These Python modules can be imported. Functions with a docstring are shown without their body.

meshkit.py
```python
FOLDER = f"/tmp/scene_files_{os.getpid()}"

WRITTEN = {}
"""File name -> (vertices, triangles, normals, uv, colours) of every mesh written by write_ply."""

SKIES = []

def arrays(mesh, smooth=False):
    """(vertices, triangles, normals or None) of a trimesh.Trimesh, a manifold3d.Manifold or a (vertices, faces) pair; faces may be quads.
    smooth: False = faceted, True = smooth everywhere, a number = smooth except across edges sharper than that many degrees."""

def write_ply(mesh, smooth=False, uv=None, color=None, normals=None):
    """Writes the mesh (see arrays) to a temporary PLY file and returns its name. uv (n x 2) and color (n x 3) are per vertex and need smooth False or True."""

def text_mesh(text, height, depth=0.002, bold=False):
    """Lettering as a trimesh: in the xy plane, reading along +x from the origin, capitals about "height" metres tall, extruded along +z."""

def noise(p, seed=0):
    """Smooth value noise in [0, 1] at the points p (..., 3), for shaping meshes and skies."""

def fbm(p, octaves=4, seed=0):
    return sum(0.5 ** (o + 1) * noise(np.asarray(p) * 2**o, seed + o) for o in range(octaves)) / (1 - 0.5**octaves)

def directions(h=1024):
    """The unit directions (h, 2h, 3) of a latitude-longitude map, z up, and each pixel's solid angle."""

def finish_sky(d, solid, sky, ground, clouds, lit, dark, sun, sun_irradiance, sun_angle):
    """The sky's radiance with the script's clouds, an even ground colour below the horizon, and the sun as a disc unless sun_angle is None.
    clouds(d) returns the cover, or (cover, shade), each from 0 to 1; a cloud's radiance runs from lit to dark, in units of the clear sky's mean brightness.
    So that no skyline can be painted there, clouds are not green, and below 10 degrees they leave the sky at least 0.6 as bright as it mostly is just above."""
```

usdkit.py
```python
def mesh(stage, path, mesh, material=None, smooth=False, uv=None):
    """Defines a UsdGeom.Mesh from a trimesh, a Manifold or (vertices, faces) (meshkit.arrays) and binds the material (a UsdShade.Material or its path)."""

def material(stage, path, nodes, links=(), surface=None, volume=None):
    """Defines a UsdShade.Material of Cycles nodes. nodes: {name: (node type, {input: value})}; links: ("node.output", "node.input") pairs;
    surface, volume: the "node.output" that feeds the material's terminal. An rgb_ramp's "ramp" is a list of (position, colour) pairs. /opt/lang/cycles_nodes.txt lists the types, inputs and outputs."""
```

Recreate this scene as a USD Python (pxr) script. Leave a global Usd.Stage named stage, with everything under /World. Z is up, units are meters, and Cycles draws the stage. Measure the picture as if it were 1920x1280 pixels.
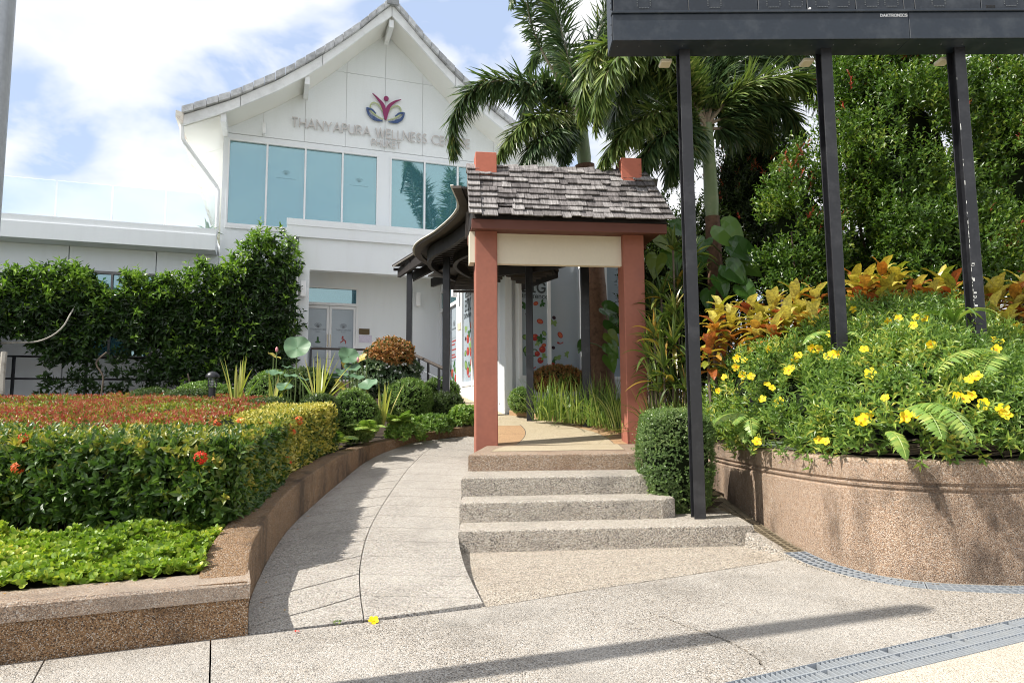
import math
import numpy as np
import trimesh
import usdkit
import meshkit
from shapely.geometry import Polygon, LineString, MultiPolygon, Point
from shapely.geometry import box as rect
from shapely.ops import unary_union, split
from shapely import affinity
from pxr import Usd, UsdGeom, UsdLux, UsdShade, Gf, Sdf, Vt

stage = Usd.Stage.CreateInMemory()
UsdGeom.SetStageUpAxis(stage, 'Z')
UsdGeom.SetStageMetersPerUnit(stage, 1.0)
UsdGeom.Xform.Define(stage, '/World')
UsdGeom.Scope.Define(stage, '/World/Looks')
rng = np.random.default_rng(7)

# ---------------------------------------------------------------- camera
FOCAL = 1280.0                      # in pixels of a 1920 wide picture = 24 mm
PITCH, ROLL = math.radians(5.86), math.radians(-0.37)
EYE = np.array([0.0, 0.0, 1.15])
_up = np.array([0, -math.sin(PITCH), math.cos(PITCH)])
FW = np.array([0, math.cos(PITCH), math.sin(PITCH)])
RT = np.array([1.0, 0, 0]) * math.cos(ROLL) + _up * math.sin(ROLL)
UP = -np.array([1.0, 0, 0]) * math.sin(ROLL) + _up * math.cos(ROLL)
cam = UsdGeom.Camera.Define(stage, '/World/camera')
cam.CreateHorizontalApertureAttr(36.0)
cam.CreateVerticalApertureAttr(24.0)
cam.CreateFocalLengthAttr(24.0)
cam.CreateClippingRangeAttr(Gf.Vec2f(0.05, 5000))
cam.CreateExposureAttr(EXPOSURE := 0.90)
cam.AddTransformOp().Set(Gf.Matrix4d(*RT, 0, *UP, 0, *(-FW), 0, *EYE, 1))


def ray(x, y):
    return (x - 960) / FOCAL * RT - (y - 640) / FOCAL * UP + FW


def at(x, y, depth):
    d = ray(x, y)
    return EYE + d * depth / d[1]


def atz(x, y, z):
    d = ray(x, y)
    return EYE + d * (z - EYE[2]) / d[2]


# ---------------------------------------------------------------- sky and sun
SUN_AZ, SUN_EL = math.radians(20), math.radians(50)   # towards the left and slightly behind the camera
SUN = np.array([-math.cos(SUN_AZ) * math.cos(SUN_EL), -math.sin(SUN_AZ) * math.cos(SUN_EL), math.sin(SUN_EL)])
dome = UsdLux.DomeLight.Define(stage, '/World/sky')
dome.GetPrim().SetCustomDataByKey('kind', 'structure')
sky_look = usdkit.material(stage, '/World/Looks/sky', {
    'sky': ('sky_texture', {'sky_type': 'single_scattering', 'sun_disc': False, 'sun_elevation': SUN_EL,
                            'sun_rotation': math.atan2(SUN[0], SUN[1]), 'air_density': 1.0, 'aerosol_density': 1.2}),
    'co': ('texture_coordinate', {}),
    'map': ('mapping', {'location': (7.1, 2.4, 3.3), 'rotation': (0.0, 0.0, -0.53), 'scale': (1.0, 1.0, 1.9)}),
    'n': ('noise_texture', {'scale': 2.3, 'detail': 9.0, 'roughness': 0.5, 'distortion': 0.15}),
    'cover': ('rgb_ramp', {'ramp': [(0, (0, 0, 0)), (0.395, (0, 0, 0)), (0.435, (.5, .5, .5)), (0.485, (1, 1, 1)), (1, (1, 1, 1))]}),
    'n2': ('noise_texture', {'scale': 3.4, 'detail': 6.0, 'roughness': 0.55}),
    'shade': ('rgb_ramp', {'ramp': [(0, (6.5, 6.8, 7.6)), (0.40, (7.0, 7.25, 7.9)), (0.55, (8.3, 8.35, 8.5)), (1, (9.2, 9.2, 9.2))]}),
    'pale': ('mix_color', {'fac': 0.62, 'b': (5.6, 6.8, 9.2)}),
    'mix': ('mix_color', {}),
    'n3': ('noise_texture', {'scale': 5.2, 'detail': 7.0, 'roughness': 0.55, 'distortion': 0.4}),
    'thin': ('rgb_ramp', {'ramp': [(0, (0, 0, 0)), (0.52, (0, 0, 0)), (0.60, (.42, .42, .42)), (0.70, (.75, .75, .75)), (1, (.75, .75, .75))]}),
    'mix2': ('mix_color', {'b': (7.9, 8.0, 8.3)}),
    'bg': ('background_shader', {'strength': 0.074}),
}, [('co.generated', 'map.vector'), ('map.vector', 'n.vector'), ('map.vector', 'n2.vector'), ('n.fac', 'cover.fac'), ('n2.fac', 'shade.fac'),
    ('sky.color', 'pale.a'), ('cover.color', 'mix.fac'), ('pale.result', 'mix.a'), ('shade.color', 'mix.b'), ('map.vector', 'n3.vector'), ('n3.fac', 'thin.fac'), ('thin.color', 'mix2.fac'), ('mix.result', 'mix2.a'), ('mix2.result', 'bg.color')], surface='bg.background')
UsdShade.MaterialBindingAPI.Apply(dome.GetPrim()).Bind(sky_look)
sun = UsdLux.DistantLight.Define(stage, '/World/sun')
sun.CreateNormalizeAttr(True)
sun.CreateIntensityAttr(1.02)
sun.CreateAngleAttr(0.7)
sun.CreateColorAttr(Gf.Vec3f(1.0, 0.95, 0.87))
_z = SUN
_x = np.cross([0, 0, 1.0], _z); _x /= np.linalg.norm(_x)
_y = np.cross(_z, _x)
sun.AddTransformOp().Set(Gf.Matrix4d(*_x, 0, *_y, 0, *_z, 0, *(SUN * 60), 1))

# ---------------------------------------------------------------- helpers
_names = {}
FOLIAGE = set()


def tones(prim, v, f, path):
    """One tone per leaf (a connected piece), drifting a little from clump to clump."""
    from scipy.sparse import coo_matrix
    from scipy.sparse.csgraph import connected_components
    e = np.vstack([f[:, [0, 1]], f[:, [1, 2]]])
    n, lab = connected_components(coo_matrix((np.ones(len(e), np.int8), (e[:, 0], e[:, 1])), shape=(len(v), len(v))), directed=False)
    q = np.random.default_rng(sum(map(ord, path)) * 7919 % 100003)
    t = q.random(n)
    if n > 40:
        c = np.zeros((n, 3)); c[lab] = v
        t = np.clip(0.70 * t + 0.75 * meshkit.fbm(c * 2.3 + 3, 3, 5) - 0.22, 0, 1)
    UsdGeom.PrimvarsAPI(prim).CreatePrimvar('tone', Sdf.ValueTypeNames.FloatArray, 'vertex').Set(Vt.FloatArray.FromNumpy(t[lab].astype(np.float32)))


def finish(m, mat, v, f, p):
    if mat.GetPath() in FOLIAGE:
        tones(m, v, f, p)


def numbered(parent, name):
    k = _names.get((parent, name), 0)
    _names[(parent, name)] = k + 1
    return f'{parent}/{name}' + (f'_{k:03d}' if k else '')


def keys(prim, **kw):
    for k, v in kw.items():
        if v:
            prim.SetCustomDataByKey(k, v)


def arr(m):
    if isinstance(m, MB):
        return m.arrays()
    if hasattr(m, 'vertices'):
        return np.asarray(m.vertices, float), np.asarray(m.faces, int)
    v, f = m
    return np.asarray(v, float), np.asarray(f, int)


class Thing:
    """An Xform at the thing's base; parts are given in world coordinates unless local."""

    def __init__(self, name, label, category, loc=(0, 0, 0), rotz=0.0, group=None, kind=None, local=False):
        self.path = numbered('/World', name)
        x = UsdGeom.Xform.Define(stage, self.path)
        self.loc, self.rotz, self.local = np.array(loc, float), rotz, local
        x.AddTranslateOp().Set(Gf.Vec3d(*map(float, loc)))
        if rotz:
            x.AddRotateZOp().Set(math.degrees(rotz))
        self.prim = x.GetPrim()
        keys(self.prim, label=label, category=category, group=group, kind=kind)

    def part(self, name, mesh, mat, smooth=False, parent=None, label=None, kind=None, local=None):
        v, f = arr(mesh)
        if not (self.local if local is None else local):
            v = v - self.loc
            if self.rotz:
                c, s = math.cos(-self.rotz), math.sin(-self.rotz)
                v = np.stack([v[:, 0] * c - v[:, 1] * s, v[:, 0] * s + v[:, 1] * c, v[:, 2]], 1)
        p = numbered(parent or self.path, name)
        m = usdkit.mesh(stage, p, (v, f), mat, False if mat.GetPath() in FOLIAGE else smooth)
        finish(m, mat, v, f, p)
        keys(m.GetPrim(), label=label, kind=kind)
        return p


def solo(name, mesh, mat, label=None, category=None, group=None, kind=None, smooth=False):
    p = numbered('/World', name)
    v, f = arr(mesh)
    m = usdkit.mesh(stage, p, (v, f), mat, False if mat.GetPath() in FOLIAGE else smooth)
    finish(m, mat, v, f, p)
    keys(m.GetPrim(), label=label, category=category, group=group, kind=kind)
    return p


def struct(name, mesh, mat, smooth=False):
    return solo(name, mesh, mat, kind='structure', smooth=smooth)


def piece(parent, name, mesh, mat, smooth=False, kind=None, label=None):
    p = numbered(parent, name)
    v, f = arr(mesh)
    m = usdkit.mesh(stage, p, (v, f), mat, False if mat.GetPath() in FOLIAGE else smooth)
    finish(m, mat, v, f, p)
    keys(m.GetPrim(), kind=kind, label=label)
    return p


def copy_of(src, name, label, loc, rotz=0.0, group=None, category=None, scale=1.0):
    """The next of a kind: an Xform that references the first one with its parts."""
    was = src.prim.GetCustomData()
    x = UsdGeom.Xform.Define(stage, numbered('/World', name))
    x.GetPrim().GetReferences().AddInternalReference(src.prim.GetPath())
    x.ClearXformOpOrder()
    for op in list(x.GetPrim().GetAttributes()):
        pass
    m = Gf.Matrix4d().SetScale(scale) * Gf.Matrix4d().SetRotate(Gf.Rotation(Gf.Vec3d(0, 0, 1), math.degrees(rotz))) * Gf.Matrix4d().SetTranslate(Gf.Vec3d(*map(float, loc)))
    x.MakeMatrixXform().Set(m)
    keys(x.GetPrim(), label=label, category=category or was['category'], group=group or was.get('group'))
    x.GetPrim().SetInstanceable(True)
    return x


class MB:
    """Collects pieces into one mesh."""

    def __init__(self):
        self.v, self.f, self.n = [], [], 0

    def add(self, m):
        v, f = arr(m)
        if f.shape[1] == 4:
            f = np.vstack([f[:, [0, 1, 2]], f[:, [0, 2, 3]]])
        self.v.append(v); self.f.append(f + self.n); self.n += len(v)
        return self

    def arrays(self):
        return np.vstack(self.v), np.vstack(self.f)

    def box(self, lo, hi):
        return self.add(bx(lo, hi))

    def tube(self, pts, r, sides=6, cap=True):
        return self.add(tube(pts, r, sides, cap))


def bx(lo, hi):
    lo, hi = np.minimum(lo, hi), np.maximum(lo, hi)
    m = trimesh.creation.box(np.asarray(hi, float) - lo)
    return np.asarray(m.vertices) + (np.asarray(lo) + hi) / 2, np.asarray(m.faces)


def cbox(lo, hi, c=0.01):
    """A box with chamfered edges."""
    lo, hi = np.minimum(lo, hi).astype(float), np.maximum(lo, hi).astype(float)
    p = []
    for k in range(3):
        for sx in (0, 1):
            for sy in (0, 1):
                for sz in (0, 1):
                    q = np.where([sx, sy, sz], hi, lo) + np.where([sx, sy, sz], -c, c) * (np.arange(3) != k)
                    p.append(q)
    h = trimesh.convex.convex_hull(np.array(p))
    return np.asarray(h.vertices), np.asarray(h.faces)


def hull(pts):
    h = trimesh.convex.convex_hull(np.asarray(pts, float))
    return np.asarray(h.vertices), np.asarray(h.faces)


def tube(pts, radii, sides=6, cap=True):
    p = np.asarray(pts, float)
    t = np.gradient(p, axis=0)
    t /= np.linalg.norm(t, axis=1, keepdims=True) + 1e-12
    a = np.cross(t, np.where(np.abs(t[:, 2:]) < 0.9, [0, 0, 1.0], [1.0, 0, 0]))
    a /= np.linalg.norm(a, axis=1, keepdims=True) + 1e-12
    for i in range(1, len(a)):                       # keep the frame from flipping
        a[i] = a[i - 1] - t[i] * (a[i - 1] @ t[i]); a[i] /= np.linalg.norm(a[i]) + 1e-12
    b, ang = np.cross(t, a), np.arange(sides) * 2 * np.pi / sides
    r = np.broadcast_to(radii, (len(p),))
    v = p[:, None] + r[:, None, None] * (np.cos(ang)[None, :, None] * a[:, None] + np.sin(ang)[None, :, None] * b[:, None])
    i, j = np.meshgrid(np.arange(len(p) - 1), np.arange(sides), indexing='ij')
    q = np.stack([i * sides + j, i * sides + (j + 1) % sides, (i + 1) * sides + (j + 1) % sides, (i + 1) * sides + j], -1).reshape(-1, 4)
    f = np.vstack([q[:, [0, 1, 2]], q[:, [0, 2, 3]]])
    v = v.reshape(-1, 3)
    if cap:
        n = len(v)
        v = np.vstack([v, p[0], p[-1]])
        k = np.arange(sides)
        f = np.vstack([f, np.stack([np.full(sides, n), (k + 1) % sides, k], 1), np.stack([np.full(sides, n + 1), n - sides + k, n - sides + (k + 1) % sides], 1)])
    return v, f


def extrude(poly, h):
    polys = poly.geoms if hasattr(poly, 'geoms') else [poly]
    ms = [trimesh.creation.extrude_polygon(g, h, engine='earcut') for g in polys if g.area > 1e-7]
    return trimesh.util.concatenate(ms)


def slab(poly, z0, z1):
    m = extrude(poly, z1 - z0)
    return np.asarray(m.vertices) + [0, 0, z0], np.asarray(m.faces)


def upright(poly, y0, y1):
    """A polygon in the (x, z) plane, from depth y0 to y1."""
    m = extrude(poly, y1 - y0)
    v = np.asarray(m.vertices)
    return np.stack([v[:, 0], y1 - v[:, 2], v[:, 1]], 1), np.asarray(m.faces)


def sideways(poly, x0, x1):
    """A polygon in the (y, z) plane, from x0 to x1."""
    m = extrude(poly, x1 - x0)
    v = np.asarray(m.vertices)
    return np.stack([x0 + v[:, 2], v[:, 0], v[:, 1]], 1), np.asarray(m.faces)


def loft(rings, closed_ring=True, caps=True):
    """rings: (n, k, 3) cross sections along a path."""
    r = np.asarray(rings, float)
    n, k = r.shape[:2]
    i, j = np.meshgrid(np.arange(n - 1), np.arange(k if closed_ring else k - 1), indexing='ij')
    q = np.stack([i * k + j, i * k + (j + 1) % k, (i + 1) * k + (j + 1) % k, (i + 1) * k + j], -1).reshape(-1, 4)
    f = [q[:, [0, 1, 2]], q[:, [0, 2, 3]]]
    if caps and closed_ring:
        a = np.arange(1, k - 1)
        f.append(np.stack([np.zeros_like(a), a + 1, a], 1))
        f.append(np.stack([np.zeros_like(a), a, a + 1], 1) + (n - 1) * k)
    return r.reshape(-1, 3), np.vstack(f)


def grid(fn, us, vs):
    u, v = np.meshgrid(us, vs, indexing='ij')
    p = fn(u.ravel(), v.ravel())
    n, k = len(us), len(vs)
    i, j = np.meshgrid(np.arange(n - 1), np.arange(k - 1), indexing='ij')
    q = np.stack([i * k + j, (i + 1) * k + j, (i + 1) * k + j + 1, i * k + j + 1], -1).reshape(-1, 4)
    return p, np.vstack([q[:, [0, 1, 2]], q[:, [0, 2, 3]]])


def gridslab(fn, us, vs, thick):
    """A patch with a skirt hanging from its edges."""
    p, f = grid(fn, us, vs)
    n, k = len(us), len(vs)
    edge = list(range(0, k)) + [i * k + k - 1 for i in range(1, n)] + [(n - 1) * k + j for j in range(k - 2, -1, -1)] + [i * k for i in range(n - 2, 0, -1)]
    low = p[edge] - [0, 0, thick]
    m = len(p)
    e = np.array(edge); e2 = np.roll(e, -1); l = m + np.arange(len(e)); l2 = np.roll(l, -1)
    # the patch keeps flat shading at its edge: the skirt has vertices of its own
    p2 = np.vstack([p, low])
    s = np.vstack([np.stack([e, l, l2], 1), np.stack([e, l2, e2], 1)])
    return p2, np.vstack([f, s])


def resample(pts, n):
    p = np.asarray(pts, float)
    d = np.r_[0, np.cumsum(np.linalg.norm(np.diff(p, axis=0), axis=1))]
    t = np.linspace(0, d[-1], n)
    return np.stack([np.interp(t, d, p[:, k]) for k in range(p.shape[1])], 1)


def smooth_path(pts, n):
    """Catmull-Rom through the points."""
    p = np.asarray(pts, float)
    q = np.vstack([2 * p[0] - p[1], p, 2 * p[-1] - p[-2]])
    out = []
    for i in range(1, len(q) - 2):
        for t in np.linspace(0, 1, 12, endpoint=False):
            a, b, c, d = q[i - 1], q[i], q[i + 1], q[i + 2]
            out.append(0.5 * (2 * b + (c - a) * t + (2 * a - 5 * b + 4 * c - d) * t ** 2 + (3 * b - a - 3 * c + d) * t ** 3))
    out.append(p[-1])
    return resample(out, n)


def offset_path(p, d):
    """A plan path moved to its left by d."""
    p = np.asarray(p, float)
    t = np.gradient(p[:, :2], axis=0)
    t /= np.linalg.norm(t, axis=1, keepdims=True)
    q = p.copy()
    q[:, 0] -= t[:, 1] * d
    q[:, 1] += t[:, 0] * d
    return q
# ---------------------------------------------------------------- materials
def look(name, nodes, links, surface='p.BSDF'):
    return usdkit.material(stage, '/World/Looks/' + name, nodes, links, surface=surface)


def paint(name, col, rough=0.55, dirt=None, dirt_amt=0.35, scale=1.5, streak=False, bump=0.0, bump_scale=40.0, spec=0.4, fine=0.06, metallic=0.0):
    """A painted or plastered surface: an even colour, slight mottling, dirt in patches or in streaks that run down."""
    col = np.array(col, float)
    dirt = np.array(dirt if dirt is not None else col * 0.6, float)
    nodes = {
        'g': ('geometry', {}),
        'm': ('mapping', {'scale': (6.0, 6.0, 0.7) if streak else (1.0, 1.0, 1.0)}),
        'n': ('noise_texture', {'scale': scale, 'detail': 7.0, 'roughness': 0.62}),
        'r': ('rgb_ramp', {'ramp': [(0, (0, 0, 0)), (0.5, (0, 0, 0)), (0.72, (dirt_amt,) * 3), (1, (min(1, dirt_amt * 1.6),) * 3)]}),
        'f': ('noise_texture', {'scale': bump_scale, 'detail': 4.0}),
        'fr': ('rgb_ramp', {'ramp': [(0, tuple(col * (1 - fine))), (1, tuple(np.minimum(col * (1 + fine), 0.95)))]}),
        'mix': ('mix_color', {'b': tuple(dirt)}),
        'p': ('principled_bsdf', {'roughness': rough, 'specular_ior_level': spec, 'metallic': metallic}),
    }
    links = [('g.position', 'm.vector'), ('m.vector', 'n.vector'), ('n.fac', 'r.fac'), ('g.position', 'f.vector'), ('f.fac', 'fr.fac'),
             ('r.color', 'mix.fac'), ('fr.color', 'mix.a'), ('mix.result', 'p.base_color')]
    if bump:
        nodes['b'] = ('bump', {'strength': 0.6, 'distance': bump})
        links += [('f.fac', 'b.height'), ('b.normal', 'p.normal')]
    return look(name, nodes, links)


def aggregate(name, stones, stain=(0.05, 0.04, 0.03), stain_amt=0.5, stain_scale=1.3, cell=150.0, rough=0.75, tint=None, tint_amt=0.0, vertical=False, stain_from=0.5, spots=0.25):
    """Exposed pebbles: every voronoi cell its own stone colour, dark grout between, stains in patches."""
    ramp = [(i / (len(stones) - 1), c) for i, c in enumerate(stones)]
    nodes = {
        'g': ('geometry', {}),
        'v': ('voronoi_texture', {'scale': cell, 'feature': 'f1'}),
        'sep': ('separate_color', {}),
        'r': ('rgb_ramp', {'ramp': ramp}),
        'e': ('rgb_ramp', {'ramp': [(0, (0, 0, 0)), (0.55, (0, 0, 0)), (0.85, (1, 1, 1)), (1, (1, 1, 1))]}),
        'gr': ('mix_color', {'b': tuple(np.array(stones[0]) * 0.6)}),
        'm': ('mapping', {'scale': (1.0, 1.0, 0.45) if vertical else (1.0, 1.0, 1.0)}),
        'n': ('noise_texture', {'scale': stain_scale, 'detail': 8.0, 'roughness': 0.66}),
        'nr': ('rgb_ramp', {'ramp': [(0, (0, 0, 0)), (stain_from, (0, 0, 0)), (stain_from + 0.18, (stain_amt,) * 3), (1, (stain_amt,) * 3)]}),
        'st': ('mix_color', {'b': tuple(stain)}),
        'n2': ('noise_texture', {'scale': stain_scale * 7, 'detail': 6.0, 'roughness': 0.7}),
        'n2r': ('rgb_ramp', {'ramp': [(0, (0.72, 0.72, 0.72)), (0.5, (1, 1, 1)), (1, (1.12, 1.1, 1.07))]}),
        'mul': ('mix_color', {'blend_type': 'multiply', 'fac': spots * 3}),
        'b': ('bump', {'strength': 0.75, 'distance': 0.006, 'invert': True}),
        'p': ('principled_bsdf', {'roughness': rough, 'specular_ior_level': 0.35}),
    }
    links = [('g.position', 'v.vector'), ('v.color', 'sep.color'), ('sep.r', 'r.fac'), ('v.distance', 'e.fac'), ('e.color', 'gr.fac'), ('r.color', 'gr.a'),
             ('g.position', 'm.vector'), ('m.vector', 'n.vector'), ('n.fac', 'nr.fac'), ('nr.color', 'st.fac'), ('gr.result', 'st.a'),
             ('m.vector', 'n2.vector'), ('n2.fac', 'n2r.fac'), ('st.result', 'mul.a'), ('n2r.color', 'mul.b'), ('mul.result', 'p.base_color'),
             ('v.distance', 'b.height'), ('b.normal', 'p.normal')]
    if tint is not None:
        nodes['n3'] = ('noise_texture', {'scale': 0.8, 'detail': 5.0, 'roughness': 0.6})
        nodes['n3r'] = ('rgb_ramp', {'ramp': [(0, (0, 0, 0)), (0.42, (0, 0, 0)), (0.6, (tint_amt,) * 3), (1, (tint_amt,) * 3)]})
        nodes['t'] = ('mix_color', {'b': tuple(tint)})
        links = [l for l in links if l[1] != 'p.base_color'] + [('g.position', 'n3.vector'), ('n3.fac', 'n3r.fac'), ('n3r.color', 't.fac'), ('mul.result', 't.a'), ('t.result', 'p.base_color')]
    return look(name, nodes, links)


def foliage(name, ramp, rough=0.38, through=0.33, spec=0.5, glow=(1.25, 1.35, 0.7), vein=False, gain=1.6, hue=(1.38, 1.10, 0.95)):
    """Leaves: every leaf (mesh island) takes its own tone from the ramp; some light comes through."""
    ramp = [(p, tuple(np.minimum(np.array(c) * gain * np.array(hue), 0.85))) for p, c in ramp]
    nodes = {
        'g': ('geometry', {}), 'tone': ('attribute', {'attribute': 'tone'}),
        'r': ('rgb_ramp', {'ramp': ramp}),
        'tc': ('mix_color', {'blend_type': 'multiply', 'fac': 1.0, 'b': glow}),
        'p': ('principled_bsdf', {'roughness': rough, 'specular_ior_level': spec}),
        't': ('translucent_bsdf', {}),
        'mix': ('mix_closure', {'fac': through}),
    }
    links = [('tone.fac', 'r.fac'), ('r.color', 'p.base_color'), ('r.color', 'tc.a'), ('tc.result', 't.color'), ('p.BSDF', 'mix.closure1'), ('t.BSDF', 'mix.closure2')]
    if vein:
        nodes['w'] = ('noise_texture', {'scale': 45.0, 'detail': 3.0})
        nodes['wr'] = ('rgb_ramp', {'ramp': [(0, (0.55, 0.5, 0.5)), (0.45, (0.9, 0.9, 0.9)), (0.6, (1.25, 1.3, 1.1)), (1, (1.5, 1.5, 1.2))]})
        nodes['wm'] = ('mix_color', {'blend_type': 'multiply', 'fac': 1.0})
        links = [l for l in links if l[1] not in ('p.base_color', 'tc.a')] + [('g.position', 'w.vector'), ('w.fac', 'wr.fac'), ('r.color', 'wm.a'), ('wr.color', 'wm.b'), ('wm.result', 'p.base_color'), ('wm.result', 'tc.a')]
    m = look(name, nodes, links, surface='mix.closure')
    FOLIAGE.add(m.GetPath())
    return m


def plain(name, col, rough=0.5, spec=0.4, metallic=0.0):
    return look(name, {'p': ('principled_bsdf', {'base_color': tuple(col), 'roughness': rough, 'specular_ior_level': spec, 'metallic': metallic})}, [])


M = {}
M['white_wall'] = paint('white_wall', (0.79, 0.82, 0.84), 0.6, dirt=(0.58, 0.58, 0.56), dirt_amt=0.14, scale=0.9, streak=True, bump=0.001, bump_scale=60)
M['white_panel'] = paint('white_panel', (0.79, 0.82, 0.83), 0.5, dirt=(0.62, 0.62, 0.6), dirt_amt=0.12, scale=1.1, streak=True)
M['joint_dark'] = plain('joint_dark', (0.58, 0.57, 0.56), 0.8)
M['frame_grey'] = plain('frame_grey', (0.22, 0.21, 0.21), 0.6)
M['white_trim'] = paint('white_trim', (0.80, 0.81, 0.81), 0.45, dirt=(0.36, 0.36, 0.34), dirt_amt=0.4, scale=2.2)
M['soffit_paint'] = paint('soffit_paint', (0.78, 0.77, 0.72), 0.6, scale=0.8, dirt_amt=0.2, dirt=(0.6, 0.58, 0.5))
M['window_frame'] = plain('window_frame', (0.80, 0.81, 0.82), 0.4)
M['roof_tile_grey'] = paint('roof_tile_grey', (0.30, 0.31, 0.32), 0.75, dirt=(0.12, 0.12, 0.12), dirt_amt=0.75, scale=3.0, fine=0.25, bump=0.003, bump_scale=30)
M['rake_tile'] = look('rake_tile', {
    'o': ('object_info', {}), 'g': ('geometry', {}), 'n': ('noise_texture', {'scale': 7.0, 'detail': 6.0, 'roughness': 0.65}),
    'r': ('rgb_ramp', {'ramp': [(0, (0.17, 0.17, 0.175)), (0.4, (0.34, 0.345, 0.35)), (0.6, (0.48, 0.485, 0.49)), (1, (0.6, 0.6, 0.6))]}),
    'v': ('rgb_ramp', {'ramp': [(0, (0.85, 0.85, 0.86)), (1, (1.4, 1.4, 1.4))]}),
    'm': ('mix_color', {'blend_type': 'multiply', 'fac': 1.0}), 'p': ('principled_bsdf', {'roughness': 0.8})},
    [('g.position', 'n.vector'), ('n.fac', 'r.fac'), ('o.random', 'v.fac'), ('r.color', 'm.a'), ('v.color', 'm.b'), ('m.result', 'p.base_color')])
M['rusty_gutter'] = paint('rusty_gutter', (0.74, 0.70, 0.62), 0.6, dirt=(0.30, 0.10, 0.03), dirt_amt=0.95, scale=1.6, fine=0.15)
M['terracotta_paint'] = paint('terracotta_paint', (0.335, 0.122, 0.082), 0.6, dirt=(0.25, 0.095, 0.072), dirt_amt=0.7, scale=1.9, bump=0.002, bump_scale=22, fine=0.13)
M['terracotta_bright'] = paint('terracotta_bright', (0.44, 0.135, 0.085), 0.6, dirt=(0.36, 0.11, 0.075), dirt_amt=0.5, scale=4.0, bump=0.002, bump_scale=22, fine=0.1)
M['beam_maroon'] = paint('beam_maroon', (0.125, 0.043, 0.029), 0.6, dirt=(0.10, 0.035, 0.025), dirt_amt=0.4, scale=2.0)
M['cream_panel'] = paint('cream_panel', (0.74, 0.67, 0.54), 0.6, dirt=(0.6, 0.52, 0.4), dirt_amt=0.25, scale=1.2)
M['black_steel'] = paint('black_steel', (0.012, 0.0125, 0.015), 0.34, dirt=(0.05, 0.05, 0.055), dirt_amt=0.5, scale=5.0, fine=0.3, spec=0.5)
M['navy_steel'] = paint('navy_steel', (0.012, 0.019, 0.030), 0.42, dirt=(0.06, 0.07, 0.08), dirt_amt=0.5, scale=4.0, fine=0.25, spec=0.5)
M['led_panel'] = paint('led_panel', (0.010, 0.015, 0.023), 0.4, dirt=(0.05, 0.058, 0.07), dirt_amt=0.6, scale=5.5, fine=0.3, spec=0.5)
M['led_dot'] = plain('led_dot', (0.10, 0.11, 0.12), 0.5)
M['bolt_white'] = plain('bolt_white', (0.8, 0.8, 0.8), 0.4)
M['brand_letter'] = plain('brand_letter', (0.75, 0.76, 0.78), 0.5)
M['chipped_paint'] = plain('chipped_paint', (0.62, 0.62, 0.60), 0.7)
M['beige_metal'] = plain('beige_metal', (0.62, 0.56, 0.42), 0.5)
M['galvanised_pole'] = paint('galvanised_pole', (0.30, 0.32, 0.34), 0.42, dirt=(0.18, 0.19, 0.20), dirt_amt=0.6, scale=3.5, streak=True, metallic=0.5, fine=0.2)
M['dark_timber'] = paint('dark_timber', (0.022, 0.018, 0.017), 0.6, dirt=(0.06, 0.05, 0.045), dirt_amt=0.5, scale=5.0, fine=0.3)
M['canopy_board'] = paint('canopy_board', (0.065, 0.052, 0.044), 0.6, dirt=(0.045, 0.038, 0.032), dirt_amt=0.7, scale=4.0, fine=0.3)
M['canopy_sheet'] = paint('canopy_sheet', (0.05, 0.042, 0.038), 0.6, dirt=(0.03, 0.025, 0.022), dirt_amt=0.6, scale=3.0, fine=0.2)
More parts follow.
